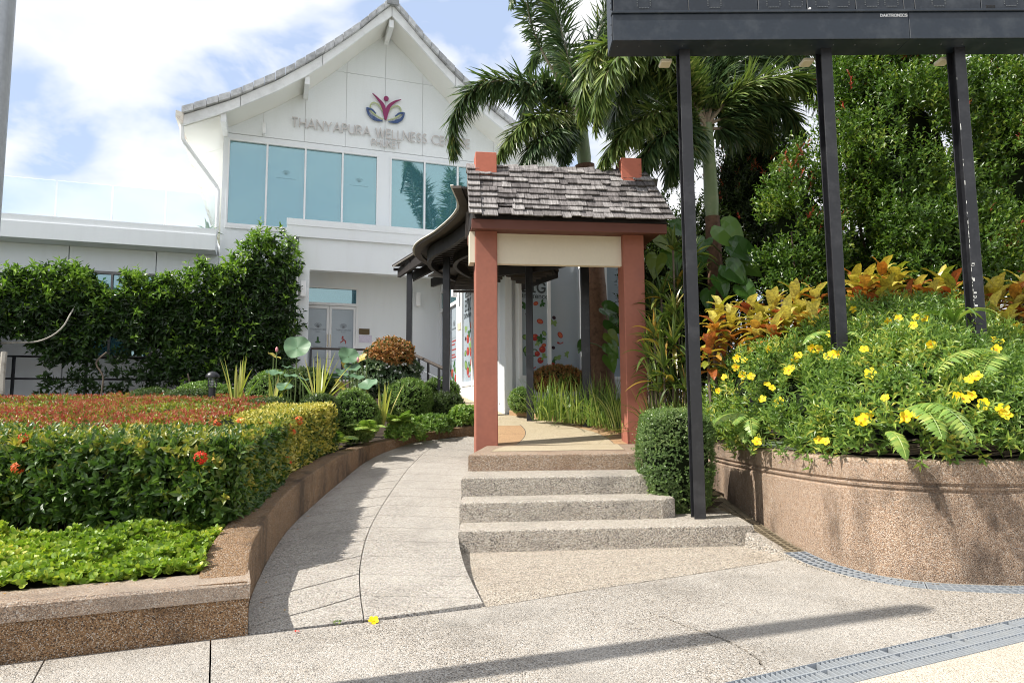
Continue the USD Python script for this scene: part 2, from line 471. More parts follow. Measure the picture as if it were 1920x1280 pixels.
M['canopy_edge'] = plain('canopy_edge', (0.62, 0.60, 0.57), 0.5)
M['sign_letter'] = plain('sign_letter', (0.57, 0.54, 0.52), 0.45)
M['logo_magenta'] = plain('logo_magenta', (0.25, 0.020, 0.105), 0.4)
M['logo_blue'] = paint('logo_blue', (0.035, 0.075, 0.20), 0.4, dirt=(0.45, 0.5, 0.55), dirt_amt=0.5, scale=9.0)
M['logo_green'] = plain('logo_green', (0.42, 0.47, 0.26), 0.45)
M['print_dark'] = plain('print_dark', (0.045, 0.055, 0.06), 0.5)
M['print_grey'] = plain('print_grey', (0.16, 0.18, 0.20), 0.5)
M['pane_print'] = plain('pane_print', (0.17, 0.29, 0.32), 0.4)
M['print_red'] = plain('print_red', (0.33, 0.035, 0.03), 0.5)
M['print_orange'] = plain('print_orange', (0.50, 0.12, 0.05), 0.5)
M['print_green'] = plain('print_green', (0.035, 0.11, 0.03), 0.5)
M['print_lime'] = plain('print_lime', (0.19, 0.30, 0.09), 0.5)
M['print_plum'] = plain('print_plum', (0.03, 0.012, 0.02), 0.5)
M['print_white'] = plain('print_white', (0.65, 0.68, 0.70), 0.5)
M['poster_film'] = paint('poster_film', (0.36, 0.42, 0.47), 0.12, dirt=(0.30, 0.36, 0.41), dirt_amt=0.4, scale=0.8, spec=0.6)
M['brass_plaque'] = plain('brass_plaque', (0.13, 0.095, 0.05), 0.35, metallic=0.5)
M['paper_notice'] = paint('paper_notice', (0.66, 0.62, 0.72), 0.6, dirt=(0.40, 0.36, 0.50), dirt_amt=0.7, scale=30.0)
M['lamp_white'] = plain('lamp_white', (0.85, 0.85, 0.86), 0.35)
M['soil'] = paint('soil', (0.035, 0.024, 0.016), 0.9, dirt=(0.09, 0.065, 0.04), dirt_amt=0.6, scale=6.0, fine=0.4, bump=0.02, bump_scale=20)
M['grass_ground'] = paint('grass_ground', (0.05, 0.075, 0.022), 0.9, dirt=(0.10, 0.085, 0.045), dirt_amt=0.6, scale=0.6, fine=0.4)
M['dark_gap'] = plain('dark_gap', (0.018, 0.016, 0.014), 0.9)
M['crack_dirt'] = plain('crack_dirt', (0.05, 0.042, 0.034), 0.95)

GREY = [(0.085, 0.078, 0.070), (0.235, 0.212, 0.185), (0.345, 0.315, 0.275), (0.44, 0.415, 0.375), (0.40, 0.34, 0.27), (0.50, 0.475, 0.435), (0.60, 0.58, 0.55)]
WARM = [(0.11, 0.08, 0.06), (0.24, 0.165, 0.112), (0.33, 0.225, 0.145), (0.39, 0.30, 0.22), (0.30, 0.19, 0.115), (0.45, 0.375, 0.30), (0.50, 0.455, 0.40)]
BROWN = [(0.040, 0.026, 0.016), (0.15, 0.083, 0.036), (0.22, 0.118, 0.046), (0.29, 0.175, 0.08), (0.18, 0.088, 0.034), (0.34, 0.235, 0.13), (0.42, 0.36, 0.28)]
M['driveway_stone'] = aggregate('driveway_stone', [tuple(np.array(c) * (0.93, 0.92, 0.91)) for c in GREY], stain=(0.15, 0.138, 0.12), stain_amt=0.55, stain_scale=0.9, stain_from=0.48, tint=(0.50, 0.475, 0.435), tint_amt=0.3)
M['pale_pebble'] = aggregate('pale_pebble', [(0.36, 0.31, 0.24), (0.50, 0.45, 0.37), (0.58, 0.53, 0.45), (0.62, 0.58, 0.51)], stain=(0.4, 0.34, 0.26), stain_amt=0.3, cell=170)
M['ramp_stone'] = aggregate('ramp_stone', GREY, stain=(0.17, 0.155, 0.135), stain_amt=0.40, tint=(0.52, 0.49, 0.44), tint_amt=0.2, stain_scale=2.2)
M['apron_stone'] = aggregate('apron_stone', [tuple(np.array(c) * (1.04, 0.99, 0.92)) for c in GREY], stain=(0.25, 0.2, 0.15), stain_amt=0.3)
M['step_stone'] = aggregate('step_stone', [tuple(np.array(c) * (1.08, 1.06, 1.02)) for c in GREY], stain=(0.15, 0.14, 0.125), stain_amt=0.45, stain_scale=2.6, cell=140)
M['step_orange'] = aggregate('step_orange', WARM, stain=(0.16, 0.09, 0.05), stain_amt=0.4, stain_scale=2.2)
M['path_sand'] = aggregate('path_sand', [(0.30, 0.24, 0.15), (0.46, 0.385, 0.26), (0.53, 0.455, 0.32), (0.57, 0.50, 0.37)], stain=(0.34, 0.26, 0.16), stain_amt=0.4, cell=160)
M['path_orange'] = aggregate('path_orange', [(0.27, 0.165, 0.085), (0.46, 0.285, 0.15), (0.50, 0.32, 0.175), (0.53, 0.37, 0.22)], stain=(0.27, 0.16, 0.085), stain_amt=0.5, cell=160)
M['wall_brown'] = aggregate("wall_brown", [tuple(np.array(c) * (1.10, 1.13, 1.25)) for c in BROWN], stain=(0.028, 0.020, 0.014), stain_amt=0.75, stain_scale=2.4, vertical=True, stain_from=0.48, cell=190, spots=0.33)
M['cap_pale'] = aggregate('cap_pale', WARM, stain=(0.06, 0.045, 0.035), stain_amt=0.5, stain_scale=2.2, tint=(0.44, 0.37, 0.30), tint_amt=0.35, cell=180)
M['planter_warm'] = aggregate('planter_warm', [tuple(np.array(c) * (1.20, 1.17, 1.16)) for c in WARM], stain=(0.045, 0.032, 0.024), stain_amt=0.78, stain_scale=2.0, vertical=True, stain_from=0.49, cell=190, spots=0.33)
M['joint_strip'] = plain('joint_strip', (0.055, 0.050, 0.045), 0.9)
M['drain_steel'] = paint('drain_steel', (0.30, 0.325, 0.35), 0.45, dirt=(0.42, 0.42, 0.40), dirt_amt=0.45, scale=9.0, metallic=0.15, fine=0.2)
M['drain_rusty'] = paint('drain_rusty', (0.27, 0.225, 0.155), 0.55, dirt=(0.10, 0.075, 0.045), dirt_amt=0.7, scale=7.0, metallic=0.25, fine=0.25)

# the big panes: a tinted mirror-like coating over a dim room
M['teal_glass'] = look('teal_glass', {
    'lw': ('layer_weight', {'blend': 0.25}),
    'mr': ('map_range', {'from_min': 0.0, 'from_max': 1.0, 'to_min': 0.55, 'to_max': 0.95}),
    'd': ('diffuse_bsdf', {'color': (0.06, 0.17, 0.20)}),
    'gl': ('glossy_bsdf', {'color': (0.40, 0.575, 0.61), 'roughness': 0.02}),
    'g': ('geometry', {}), 'n': ('noise_texture', {'scale': 0.9, 'detail': 2.0}), 'b': ('bump', {'strength': 0.35, 'distance': 0.02}),
    'mix': ('mix_closure', {})},
    [('g.position', 'n.vector'), ('n.fac', 'b.height'), ('b.normal', 'gl.normal'), ('lw.facing', 'mr.value'), ('mr.result', 'mix.fac'), ('d.BSDF', 'mix.closure1'), ('gl.BSDF', 'mix.closure2')], surface='mix.closure')
# the terrace balustrade: clear panes with a faint blue film
M['balustrade_glass'] = look('balustrade_glass', {
    'fr': ('fresnel', {'IOR': 1.5}),
    't': ('transparent_bsdf', {'color': (0.92, 0.965, 0.985)}),
    'd': ('diffuse_bsdf', {'color': (0.72, 0.80, 0.85)}),
    'm1': ('mix_closure', {'fac': 0.07}),
    'gl': ('glossy_bsdf', {'color': (0.9, 0.95, 1.0), 'roughness': 0.02}),
    'mix': ('mix_closure', {})},
    [('t.BSDF', 'm1.closure1'), ('d.BSDF', 'm1.closure2'), ('fr.fac', 'mix.fac'), ('m1.closure', 'mix.closure1'), ('gl.BSDF', 'mix.closure2')], surface='mix.closure')
M['lantern_glass'] = look('lantern_glass', {
    'fr': ('fresnel', {'IOR': 1.5}), 't': ('transparent_bsdf', {'color': (0.9, 0.92, 0.9)}),
    'gl': ('glossy_bsdf', {'roughness': 0.05}), 'mix': ('mix_closure', {})},
    [('fr.fac', 'mix.fac'), ('t.BSDF', 'mix.closure1'), ('gl.BSDF', 'mix.closure2')], surface='mix.closure')
# weathered shingles: grain down the slope, each shingle its own grey
M['shingle_wood'] = look('shingle_wood', {
    'o': ('object_info', {}), 'tc': ('texture_coordinate', {}),
    'm': ('mapping', {'scale': (70.0, 5.0, 5.0)}),
    'n': ('noise_texture', {'scale': 1.0, 'detail': 5.0, 'roughness': 0.65}),
    'r': ('rgb_ramp', {'ramp': [(0, (0.045, 0.040, 0.039)), (0.38, (0.13, 0.122, 0.120)), (0.55, (0.27, 0.258, 0.254)), (0.75, (0.40, 0.39, 0.385)), (1, (0.52, 0.51, 0.505))]}),
    'v': ('rgb_ramp', {'ramp': [(0, (0.42, 0.40, 0.40)), (0.3, (0.72, 0.69, 0.69)), (0.7, (1.0, 0.98, 0.975)), (1, (1.25, 1.24, 1.23))]}),
    'mul': ('mix_color', {'blend_type': 'multiply', 'fac': 1.0}),
    'n2': ('noise_texture', {'scale': 3.0, 'detail': 5.0}),
    'n2r': ('rgb_ramp', {'ramp': [(0, (0.28, 0.27, 0.27)), (0.42, (0.85, 0.85, 0.85)), (0.6, (1, 1, 1)), (1, (1.1, 1.1, 1.1))]}),
    'mul2': ('mix_color', {'blend_type': 'multiply', 'fac': 0.8}),
    'b': ('bump', {'strength': 0.5, 'distance': 0.004}),
    'p': ('principled_bsdf', {'roughness': 0.8, 'specular_ior_level': 0.25})},
    [('tc.object', 'm.vector'), ('m.vector', 'n.vector'), ('n.fac', 'r.fac'), ('o.random', 'v.fac'), ('r.color', 'mul.a'), ('v.color', 'mul.b'),
     ('tc.object', 'n2.vector'), ('n2.fac', 'n2r.fac'), ('mul.result', 'mul2.a'), ('n2r.color', 'mul2.b'), ('mul2.result', 'p.base_color'), ('n.fac', 'b.height'), ('b.normal', 'p.normal')])
# ---------------------------------------------------------------- ground, driveway, ramp, steps, path
ZR = np.array([(3.0, -0.046), (4.0, -0.044), (4.3, -0.03), (5.75, 0.117), (8.0, 0.342), (9.5, 0.50), (11.2, 0.80), (12.6, 1.0), (14, 1.2)])
ramp_z = lambda y: np.interp(y, ZR[:, 0], ZR[:, 1])
path_z = lambda y: 0.704 + 0.14 * np.maximum(0, np.asarray(y) - 9.4)
soil_z = lambda y: 0.17 + 0.085 * (np.asarray(y) - 4.0)
GROUND = -0.05

CURB = smooth_path([(-1.45, 3.86), (-1.65, 4.4), (-1.77, 4.92), (-1.86, 5.39), (-1.96, 6.14), (-2.0, 7.16), (-2.01, 8.14), (-1.99, 9.4), (-1.775, 10.1), (-1.34, 10.8), (-0.615, 11.4)], 60)
MID = smooth_path([(-0.86, 4.07), (-0.99, 4.55), (-1.11, 5.08), (-1.23, 5.9), (-1.295, 6.84), (-1.33, 8.0), (-1.335, 9.1), (-1.25, 10.0), (-0.93, 10.8), (-0.5, 11.15)], 60)
EDGE = smooth_path([(-0.18, 4.33), (-0.28, 4.73), (-0.37, 5.18), (-0.445, 5.73), (-0.475, 6.3), (-0.5, 7.3), (-0.53, 8.2), (-0.5, 9.2), (-0.42, 10.0), (-0.36, 10.6), (-0.3, 11.0)], 60)


def on(path, y):
    return np.interp(y, path[:, 1], path[:, 0])


struct('ground', slab(rect(-160, -60, 160, 260), -0.40, -0.30), M['grass_ground'])

# the driveway: slabs of exposed aggregate with open joints, a crack and two drain channels cut out
A, B = np.array([-1.45, 3.86]), np.array([-0.925, -0.38])
wall_front = [A + B * 9, A]
joint_line = [(-1.45, 3.86), (-0.86, 4.07), (-0.18, 4.36), (0.0, 4.45), (0.49, 4.74), (1.32, 5.17), (2.26, 5.69)]
DRIVE = Polygon([(-16, -9), (16, -9), (16, 9.6), (2.6, 9.6), (2.26, 7.4)] + joint_line[::-1] + [tuple(A + B * 14), (-16, -4)])
WALL = smooth_path([(3.3, 10.9), (2.65, 9.8), (2.38, 8.6), (2.29, 7.5), (2.335, 6.5), (2.43, 5.76), (2.58, 5.26), (2.82, 4.96), (3.17, 4.84), (3.6, 4.82), (4.3, 4.98), (5.2, 5.5), (6.2, 6.6), (6.8, 8.2)], 110)
chan_in, chan_out = offset_path(WALL, -0.035), offset_path(WALL, -0.235)
CHANNEL = Polygon(np.vstack([chan_in, chan_out[::-1]])).buffer(0)
F0, FD = np.array([0.922, 3.16]), np.array([math.cos(math.radians(24.6)), math.sin(math.radians(24.6))])
FP = np.array([FD[1], -FD[0]])
FRONT = Polygon([F0 - FD * 1.5, F0 + FD * 16, F0 + FD * 16 + FP * 0.245, F0 - FD * 1.5 + FP * 0.245])
EDGECUT = LineString([F0 - FD * 30 + FP * 0.24, F0 - FD * 1.49 + FP * 0.24]).buffer(0.004)
cuts = [LineString([atz(395, 1198, GROUND)[:2], atz(393, 1290, GROUND)[:2], atz(390, 1500, GROUND)[:2]]).buffer(0.004),
        LineString([atz(86, 1232, GROUND)[:2], atz(60, 1280, GROUND)[:2], atz(-20, 1420, GROUND)[:2]]).buffer(0.004)]
ck = np.array([atz(x, y, GROUND)[:2] for x, y in ((1172, 1128), (1215, 1146), (1262, 1165), (1318, 1184), (1372, 1203), (1408, 1222), (1425, 1240), (1432, 1252))])
ck = resample(ck, 46)
r_ = np.random.default_rng(3)
ck += np.cumsum(r_.normal(0, 0.0035, ck.shape), axis=0) * 0.6 + r_.normal(0, 0.004, ck.shape)
wid = np.interp(np.linspace(0, 1, 46), [0, .2, .5, .75, 1], [0.003, 0.006, 0.011, 0.013, 0.006]) * r_.uniform(0.5, 1.3, 46)
nrm = np.gradient(ck, axis=0); nrm = np.stack([-nrm[:, 1], nrm[:, 0]], 1) / np.linalg.norm(nrm, axis=1)[:, None]
crack = Polygon(np.vstack([ck + nrm * wid[:, None], (ck - nrm * wid[:, None])[::-1]])).buffer(0)
drive = DRIVE.difference(unary_union([CHANNEL, FRONT, EDGECUT, crack] + cuts))
drv = UsdGeom.Xform.Define(stage, '/World/driveway').GetPrim(); keys(drv, kind='structure')
for g in (drive.geoms if hasattr(drive, 'geoms') else [drive]):
    if g.area > 0.01:
        near = (np.array(g.representative_point().coords[0]) - F0) @ FP > 0.2
        piece('/World/driveway', 'slab', slab(g, GROUND - 0.07, GROUND), M['pale_pebble'] if near else M['driveway_stone'])
piece('/World/driveway', 'bed', slab(rect(-17, -10, 17, 9.9), -0.2, -0.125), M['dark_gap'])

# the recessed apron in front of the steps
lo = resample([(-0.2, 4.345), (0.0, 4.455), (0.49, 4.745), (1.32, 5.175), (2.24, 5.68)], 12)
hi = resample([(-0.50, 5.76), (1.98, 5.98)], 12)


def apron(u, v):
    i = u * 11
    a = np.stack([np.interp(i, np.arange(12), lo[:, k]) for k in (0, 1)], 1)
    b = np.stack([np.interp(i, np.arange(12), hi[:, k]) for k in (0, 1)], 1)
    p = a * (1 - v[:, None]) + b * v[:, None]
    return np.column_stack([p, GROUND + 0.002 + v * 0.048])


struct('apron', gridslab(apron, np.linspace(0, 1, 12), np.linspace(0, 1, 6), 0.06), M['apron_stone'])

# the ramp: two lanes of slabs with scored joints running off a curved middle joint
rmp = UsdGeom.Xform.Define(stage, '/World/ramp').GetPrim(); keys(rmp, kind='structure')


def lane(left, right, yl, yr, gap):
    def fn(u, v):
        # u across, v along between two joints
        a = yl[0] + (yl[1] - yl[0]) * v; b = yr[0] + (yr[1] - yr[0]) * v
        xl, xr = on(left, a), on(right, b)
        xl = xl + gap; xr = xr - gap
        x = xl + (xr - xl) * u; y = a + (b - a) * u
        return np.column_stack([x, y, ramp_z(y)])
    return fn


def shifted(n, start, stop):
    return start + (stop - start) * np.linspace(0, 1, n + 1)


ym = np.r_[4.085, np.linspace(4.50, 11.0, 17)]
yl = np.r_[3.87, np.maximum(np.linspace(3.99, 10.6, 17), 3.99)]
yr = np.r_[4.36, np.linspace(4.44, 10.75, 17)]
for i in range(len(ym) - 1):
    g = 0.0085
    piece('/World/ramp', 'slab', gridslab(lane(CURB, MID, (yl[i] + g, yl[i + 1] - g), (ym[i] + g, ym[i + 1] - g), 0.004), np.linspace(0, 1, 7), np.linspace(0, 1, 4), 0.05), M['ramp_stone'])
    g = 0.0038
    piece('/World/ramp', 'slab', gridslab(lane(MID, EDGE, (ym[i] + g, ym[i + 1] - g), (yr[i] + g, yr[i + 1] - g), 0.003), np.linspace(0, 1, 7), np.linspace(0, 1, 4), 0.25), M['ramp_stone'])


def ramp_bed(u, v):
    y = 3.9 + v * 7.2
    a, b = on(CURB, y), on(EDGE, y + 0.3)
    return np.column_stack([a + (b - 0.02 - a) * u, y + 0.2 * u, ramp_z(y) - 0.035])


piece('/World/ramp', 'bed', grid(ramp_bed, np.linspace(0, 1, 5), np.linspace(0, 1, 24)), M['joint_strip'])


# the steps
def tread(poly, z0, z1, rad=0.022):
    p = Polygon(poly)
    pts = []
    for z, d in ((z0, 0), (z1 - rad, 0), (z1 - rad * 0.35, rad * 0.28), (z1, rad)):
        q = p.buffer(-d, join_style=2) if d else p
        pts += [(x, y, z) for x, y in list(q.exterior.coords)[:-1]]
    return hull(pts)


sl = 0.09
line = lambda y0, x: y0 + sl * (x + 0.45)
st = UsdGeom.Xform.Define(stage, '/World/steps').GetPrim(); keys(st, kind='structure')
R_ = 0.176
piece('/World/steps', 'step', tread([(-0.455, line(5.753, -0.455)), (2.06, line(5.753, 2.06)), (2.09, 6.4), (2.04, 7.2), (-0.5, 7.2)], -0.06, R_), M['step_stone'], smooth=35)
piece('/World/steps', 'step', tread([(-0.475, line(6.17, -0.475)), (1.36, line(6.17, 1.36)), (1.5, 6.45), (1.5, 7.3), (-0.5, 7.3)], 0.1, 2 * R_), M['step_stone'], smooth=35)
piece('/World/steps', 'step', tread([(-0.49, line(6.59, -0.49)), (1.30, line(6.59, 1.3)), (1.5, 6.9), (1.5, 7.45), (-0.5, 7.45)], 0.2, 3 * R_), M['step_stone'], smooth=35)
# a little kerb beside the lowest step
struct('kerb', hull([(1.955, 5.93, -0.05), (2.30, 5.66, -0.06), (2.36, 5.76, -0.06), (2.08, 6.06, -0.05), (1.975, 5.94, 0.105), (2.26, 5.70, -0.035), (2.31, 5.77, -0.035), (2.07, 6.04, 0.125)]), M['step_stone'])

# the landing under the gate and the path that climbs to the building
PL = np.array([(-0.463, 7.30), (-0.36, 9.15), (-0.30, 10.2), (-0.33, 11.0), (-0.6, 11.6), (-0.95, 12.4), (-1.3, 13.3), (-1.85, 15.0), (-2.4, 16.7)])
PR = np.array([(1.95, 7.42), (1.83, 9.4), (1.60, 10.1), (1.16, 11.0), (0.36, 11.72), (-0.06, 12.16), (-0.36, 13.0), (-1.05, 15.0), (-1.68, 16.9)])
pth = UsdGeom.Xform.Define(stage, '/World/path').GetPrim(); keys(pth, kind='structure')
piece('/World/path', 'landing', tread([(-0.47, 7.29), (1.60, 7.39), (1.95, 7.42), (2.0, 9.36), (-0.355, 9.3)], 0.1, 0.704, 0.028), M['step_orange'], smooth=35)


def strip(i0, i1, u0, u1, lift, shrink=0.0):
    a, b = PL[i0:i1 + 1], PR[i0:i1 + 1]

    def fn(u, v):
        k = v * (len(a) - 1)
        p = np.stack([np.interp(k, np.arange(len(a)), a[:, j]) for j in (0, 1)], 1)
        q = np.stack([np.interp(k, np.arange(len(b)), b[:, j]) for j in (0, 1)], 1)
        w = u0 + (u1 - u0) * u
        r = p + (q - p) * w[:, None]
        return np.column_stack([r, path_z(r[:, 1]) + lift])
    return fn


for i in range(1, len(PL) - 1):
    piece('/World/path', 'slab', gridslab(strip(i, i + 1, 0, 1, 0.0), np.linspace(0, 1, 7), np.linspace(0.006, 0.994, 5), 0.5), M['path_orange'] if i < 3 else M['path_sand'])
piece('/World/path', 'bed', grid(strip(1, 8, 0.02, 0.98, -0.05), np.linspace(0, 1, 5), np.linspace(0, 1, 30)), M['joint_strip'])
# pale inlays in the orange landing, each with a dark joint around it
IN1 = Polygon([tuple(atz(x, y, 0.704)[:2]) for x, y in ((921, 846.5), (932, 841), (949, 836.5), (1040, 834.6), (1158, 832.5), (1163, 836.5), (1171, 842.8))])
IN2c = smooth_path([atz(x, y, 0.704)[:2] for x, y in ((962, 832), (971, 828), (975, 821), (972, 812))], 14)
piece('/World/path', 'joint', slab(IN1.buffer(0.008), 0.70, 0.7055), M['joint_strip'])
piece('/World/path', 'inlay', slab(IN1, 0.70, 0.7085), M['path_sand'])


def inlay(u, v):
    y = 9.2 + v * 1.9
    arch = np.clip(1 - ((v - 0.12) / 0.9) ** 2, 0, 1) ** 0.5
    x0 = 0.02 + 0.18 * np.sin(np.clip(v, 0, 1) * 2.6)
    x1 = 0.35 + 1.02 * arch
    x = x0 + (x1 - x0) * u
    return np.column_stack([x, y, path_z(y) + 0.006])


def inlay_joint(u, v):
    p = inlay(u * 1.02 - 0.01, v * 1.01 - 0.005)
    p[:, 2] -= 0.003
    return p


piece('/World/path', 'joint', grid(inlay_joint, np.linspace(0, 1, 6), np.linspace(0, 1, 16)), M['joint_strip'])
piece('/World/path', 'inlay', grid(inlay, np.linspace(0, 1, 6), np.linspace(0, 1, 16)), M['path_sand'])


# low kerb on the right of the path
def wall_loft(path, z0, z1, width, cham=0.015, groove=None, jitter=0.0, seed=0):
    """A wall whose outer face runs along path; the rest lies to the path's left. z0, z1: arrays or numbers."""
    n = len(path)
    z0, z1 = np.broadcast_to(z0, (n,)), np.broadcast_to(z1, (n,))
    prof = [(0, None, 0)]
    rings = []
    for d, zz in ([(0.0, ('a', 0))] + (groove or []) + [(0.0, ('b', -cham)), (cham * 0.3, ('b', -cham * 0.3)), (cham, ('b', 0)), (width - cham, ('b', 0)), (width, ('b', -cham)), (width, ('a', 0))]):
        q = offset_path(path[:, :2], d)
        z = (z0 if zz[0] == 'a' else z1) + zz[1]
        rings.append(np.column_stack([q, z]))
    r = np.stack(rings, 1)
    return loft(r[:, ::-1])


kp = resample(np.vstack([[(1.74, 9.62)], PR[2:6]]), 26)
for a, b in ((0, 11), (11, 26)):
    q = kp[a:b + 1 if b < 26 else b][::-1] if True else kp
    p_ = kp[a:min(b + 1, 26)]
    m_ = wall_loft(p_[::-1] + [0, 0], path_z(p_[::-1][:, 1]) - 0.2, path_z(p_[::-1][:, 1]) + 0.085, 0.16)
    struct('kerb', m_, M['path_orange'])

# ---------------------------------------------------------------- left planter: soil, curved wall, front wall
ZT = np.array([(3.8, 0.236), (4.0, 0.236), (4.35, 0.275), (4.6, 0.325), (5.1, 0.385), (5.87, 0.46), (6.83, 0.553), (8.04, 0.655), (9.4, 0.70), (10.1, 0.755), (10.8, 0.83), (11.4, 0.93)])
planter = Thing('planter_wall', 'low brown pebble planter wall with a pale coping, curving up the left of the ramp', 'planter wall', loc=(-1.9, 6, 0))
cw = CURB[::1]
zt = np.interp(cw[:, 1], ZT[:, 0], ZT[:, 1])
width = np.interp(cw[:, 1], [4, 5.5, 8, 9], [0.27, 0.24, 0.2, 0.16])
# the curve runs away from the camera with the planter on its left
rings = []
for d, top in ((0, None), (0, -0.03), (0.006, -0.008), (0.022, 0.0), (0.97, 0.0), (1.0, -0.015), (1.0, None)):
    q = np.array([offset_path(cw, (d if d < 0.5 else d * w))[i] for i, w in enumerate(width)])
    z = ramp_z(cw[:, 1]) - 0.12 if top is None else zt + top
    rings.append(np.column_stack([q, z]))
r = np.stack(rings, 1)
planter.part('curved_wall', loft(r[:, ::-1]), M['wall_brown'], smooth=40, label='curved brown pebble wall beside the ramp')
e1, e2 = B, np.array([-B[1], B[0]])            # along the front wall to the left; into the planter
e2 = np.array([0.38, -0.925]) * -1
ax = lambda s, d, z: np.array([*(A + e1 * s + e2 * d), z])


def front_bar(s0, s1, d0, d1, z0, z1, c=0.008):
    return hull([ax(s, d, z) for s, d, z in [(s0, d0, z0), (s1, d0, z0), (s0, d1, z0), (s1, d1, z0), (s0, d0, z1 - c), (s1, d0, z1 - c), (s0, d0 + c, z1), (s1, d0 + c, z1), (s0, d1, z1), (s1, d1, z1)]])


planter.part('front_wall', front_bar(0.012, 9, 0.014, 0.25, -0.12, 0.1455, 0.004), M['wall_brown'])
planter.part('coping', front_bar(-0.006, 9, -0.006, 0.285, 0.146, 0.237, 0.016), M['cap_pale'], label='pale pebble coping along the front')


def left_soil(u, v):
    y = 3.3 + v * 14
    xr = np.where(y < 10.1, on(CURB, np.maximum(y, 3.86)) - 0.1, np.where(y < 11.5, np.interp(y, [10.1, 10.8, 11.4, 11.5], [-1.85, -1.4, -0.66, -0.55]), np.interp(y, PL[:, 1], PL[:, 0]) + 0.05))
    x = -17 + (xr + 17) * u ** 0.6
    yy = np.maximum(y, 3.86 + (x + 1.45) * 0.411 + 0.2)
    xx = np.minimum(x, xr)
    n = meshkit.noise(np.column_stack([x * 3, yy * 3, np.zeros_like(x)]), 2) * 0.05
    return np.column_stack([xx, yy, soil_z(yy) + n - 0.03])


struct('soil', grid(left_soil, np.linspace(0, 1, 30), np.linspace(0, 1, 40)), M['soil'])

# ---------------------------------------------------------------- right planter
rp = Thing('planter_wall', 'tall round planter wall of warm pebbles with two grooves, right of the steps', 'planter wall', loc=(3.6, 6.6, 0))
TOP = 0.79
rings = []
for d, z in ((0.0, -0.2), (0.0, 0.555), (0.014, 0.563), (0.014, 0.578), (0.0, 0.585), (-0.004, 0.60), (0.012, 0.608), (0.012, 0.622), (-0.006, 0.630), (-0.016, TOP - 0.07), (-0.014, TOP - 0.03), (0.006, TOP - 0.006), (0.04, TOP), (0.20, TOP), (0.22, TOP - 0.03), (0.22, -0.2)):
    rings.append(np.column_stack([offset_path(WALL, d), np.full(len(WALL), z)]))
r = np.stack(rings, 1)
lowr, capr = r[:, [0, 1, 2, 3, 4, 5, 6, 7, 8, 14, 15]], r[:, [8, 9, 10, 11, 12, 13, 14]]
rp.part('wall', loft(lowr[:, ::-1]), M['planter_warm'], smooth=30)
rp.part('coping', loft(capr[:, ::-1]), M['planter_warm'], smooth=30)
inner = offset_path(WALL, 0.15)
soilpoly = Polygon(np.vstack([inner, [(6.6, 12), (3.6, 12)]])).buffer(0)


def drape(poly, fn, step, mat, name):
    x0, y0, x1, y1 = poly.bounds
    xs, ys = np.arange(x0, x1 + step, step), np.arange(y0, y1 + step, step)
    v, f = grid(lambda a, b: np.column_stack([x0 + a * (x1 - x0), y0 + b * (y1 - y0), np.zeros_like(a)]), np.linspace(0, 1, len(xs)), np.linspace(0, 1, len(ys)))
    import shapely
    c = v[f].mean(1)
    f = f[shapely.contains_xy(poly, c[:, 0], c[:, 1])]
    v[:, 2] = fn(v[:, 0], v[:, 1]) + (meshkit.noise(v * 3 + 5, 4) - 0.5) * 0.06
    struct(name, (v, f), mat)


drape(soilpoly, lambda x, y: 0.71 + 0.10 * (y - 5.0) * (y > 5), 0.15, M['soil'], 'soil')
drape(Polygon([(1.45, 6.62), (2.0, 6.62), (1.98, 7.4), (2.1, 8.6), (2.5, 9.8), (8, 10), (8, 14.5), (0.0, 13.5), (-0.1, 12.25), (0.5, 11.75), (1.3, 11.0), (1.72, 10.2), (1.9, 9.3), (1.85, 7.5), (1.45, 7.4)]),
      lambda x, y: np.interp(y, [6.5, 7.4, 9.4, 14], [0.17, 0.5, 0.72, 1.35]), 0.12, M['soil'], 'soil')


# ---------------------------------------------------------------- drains
DZ = lambda x, y: np.where(np.asarray(x) < 2.75, np.interp(y, [5.0, 5.45, 5.9, 6.4, 7.0, 7.6, 8.5], [0.0, 0.015, 0.06, 0.135, 0.22, 0.29, 0.38]), 0.0)


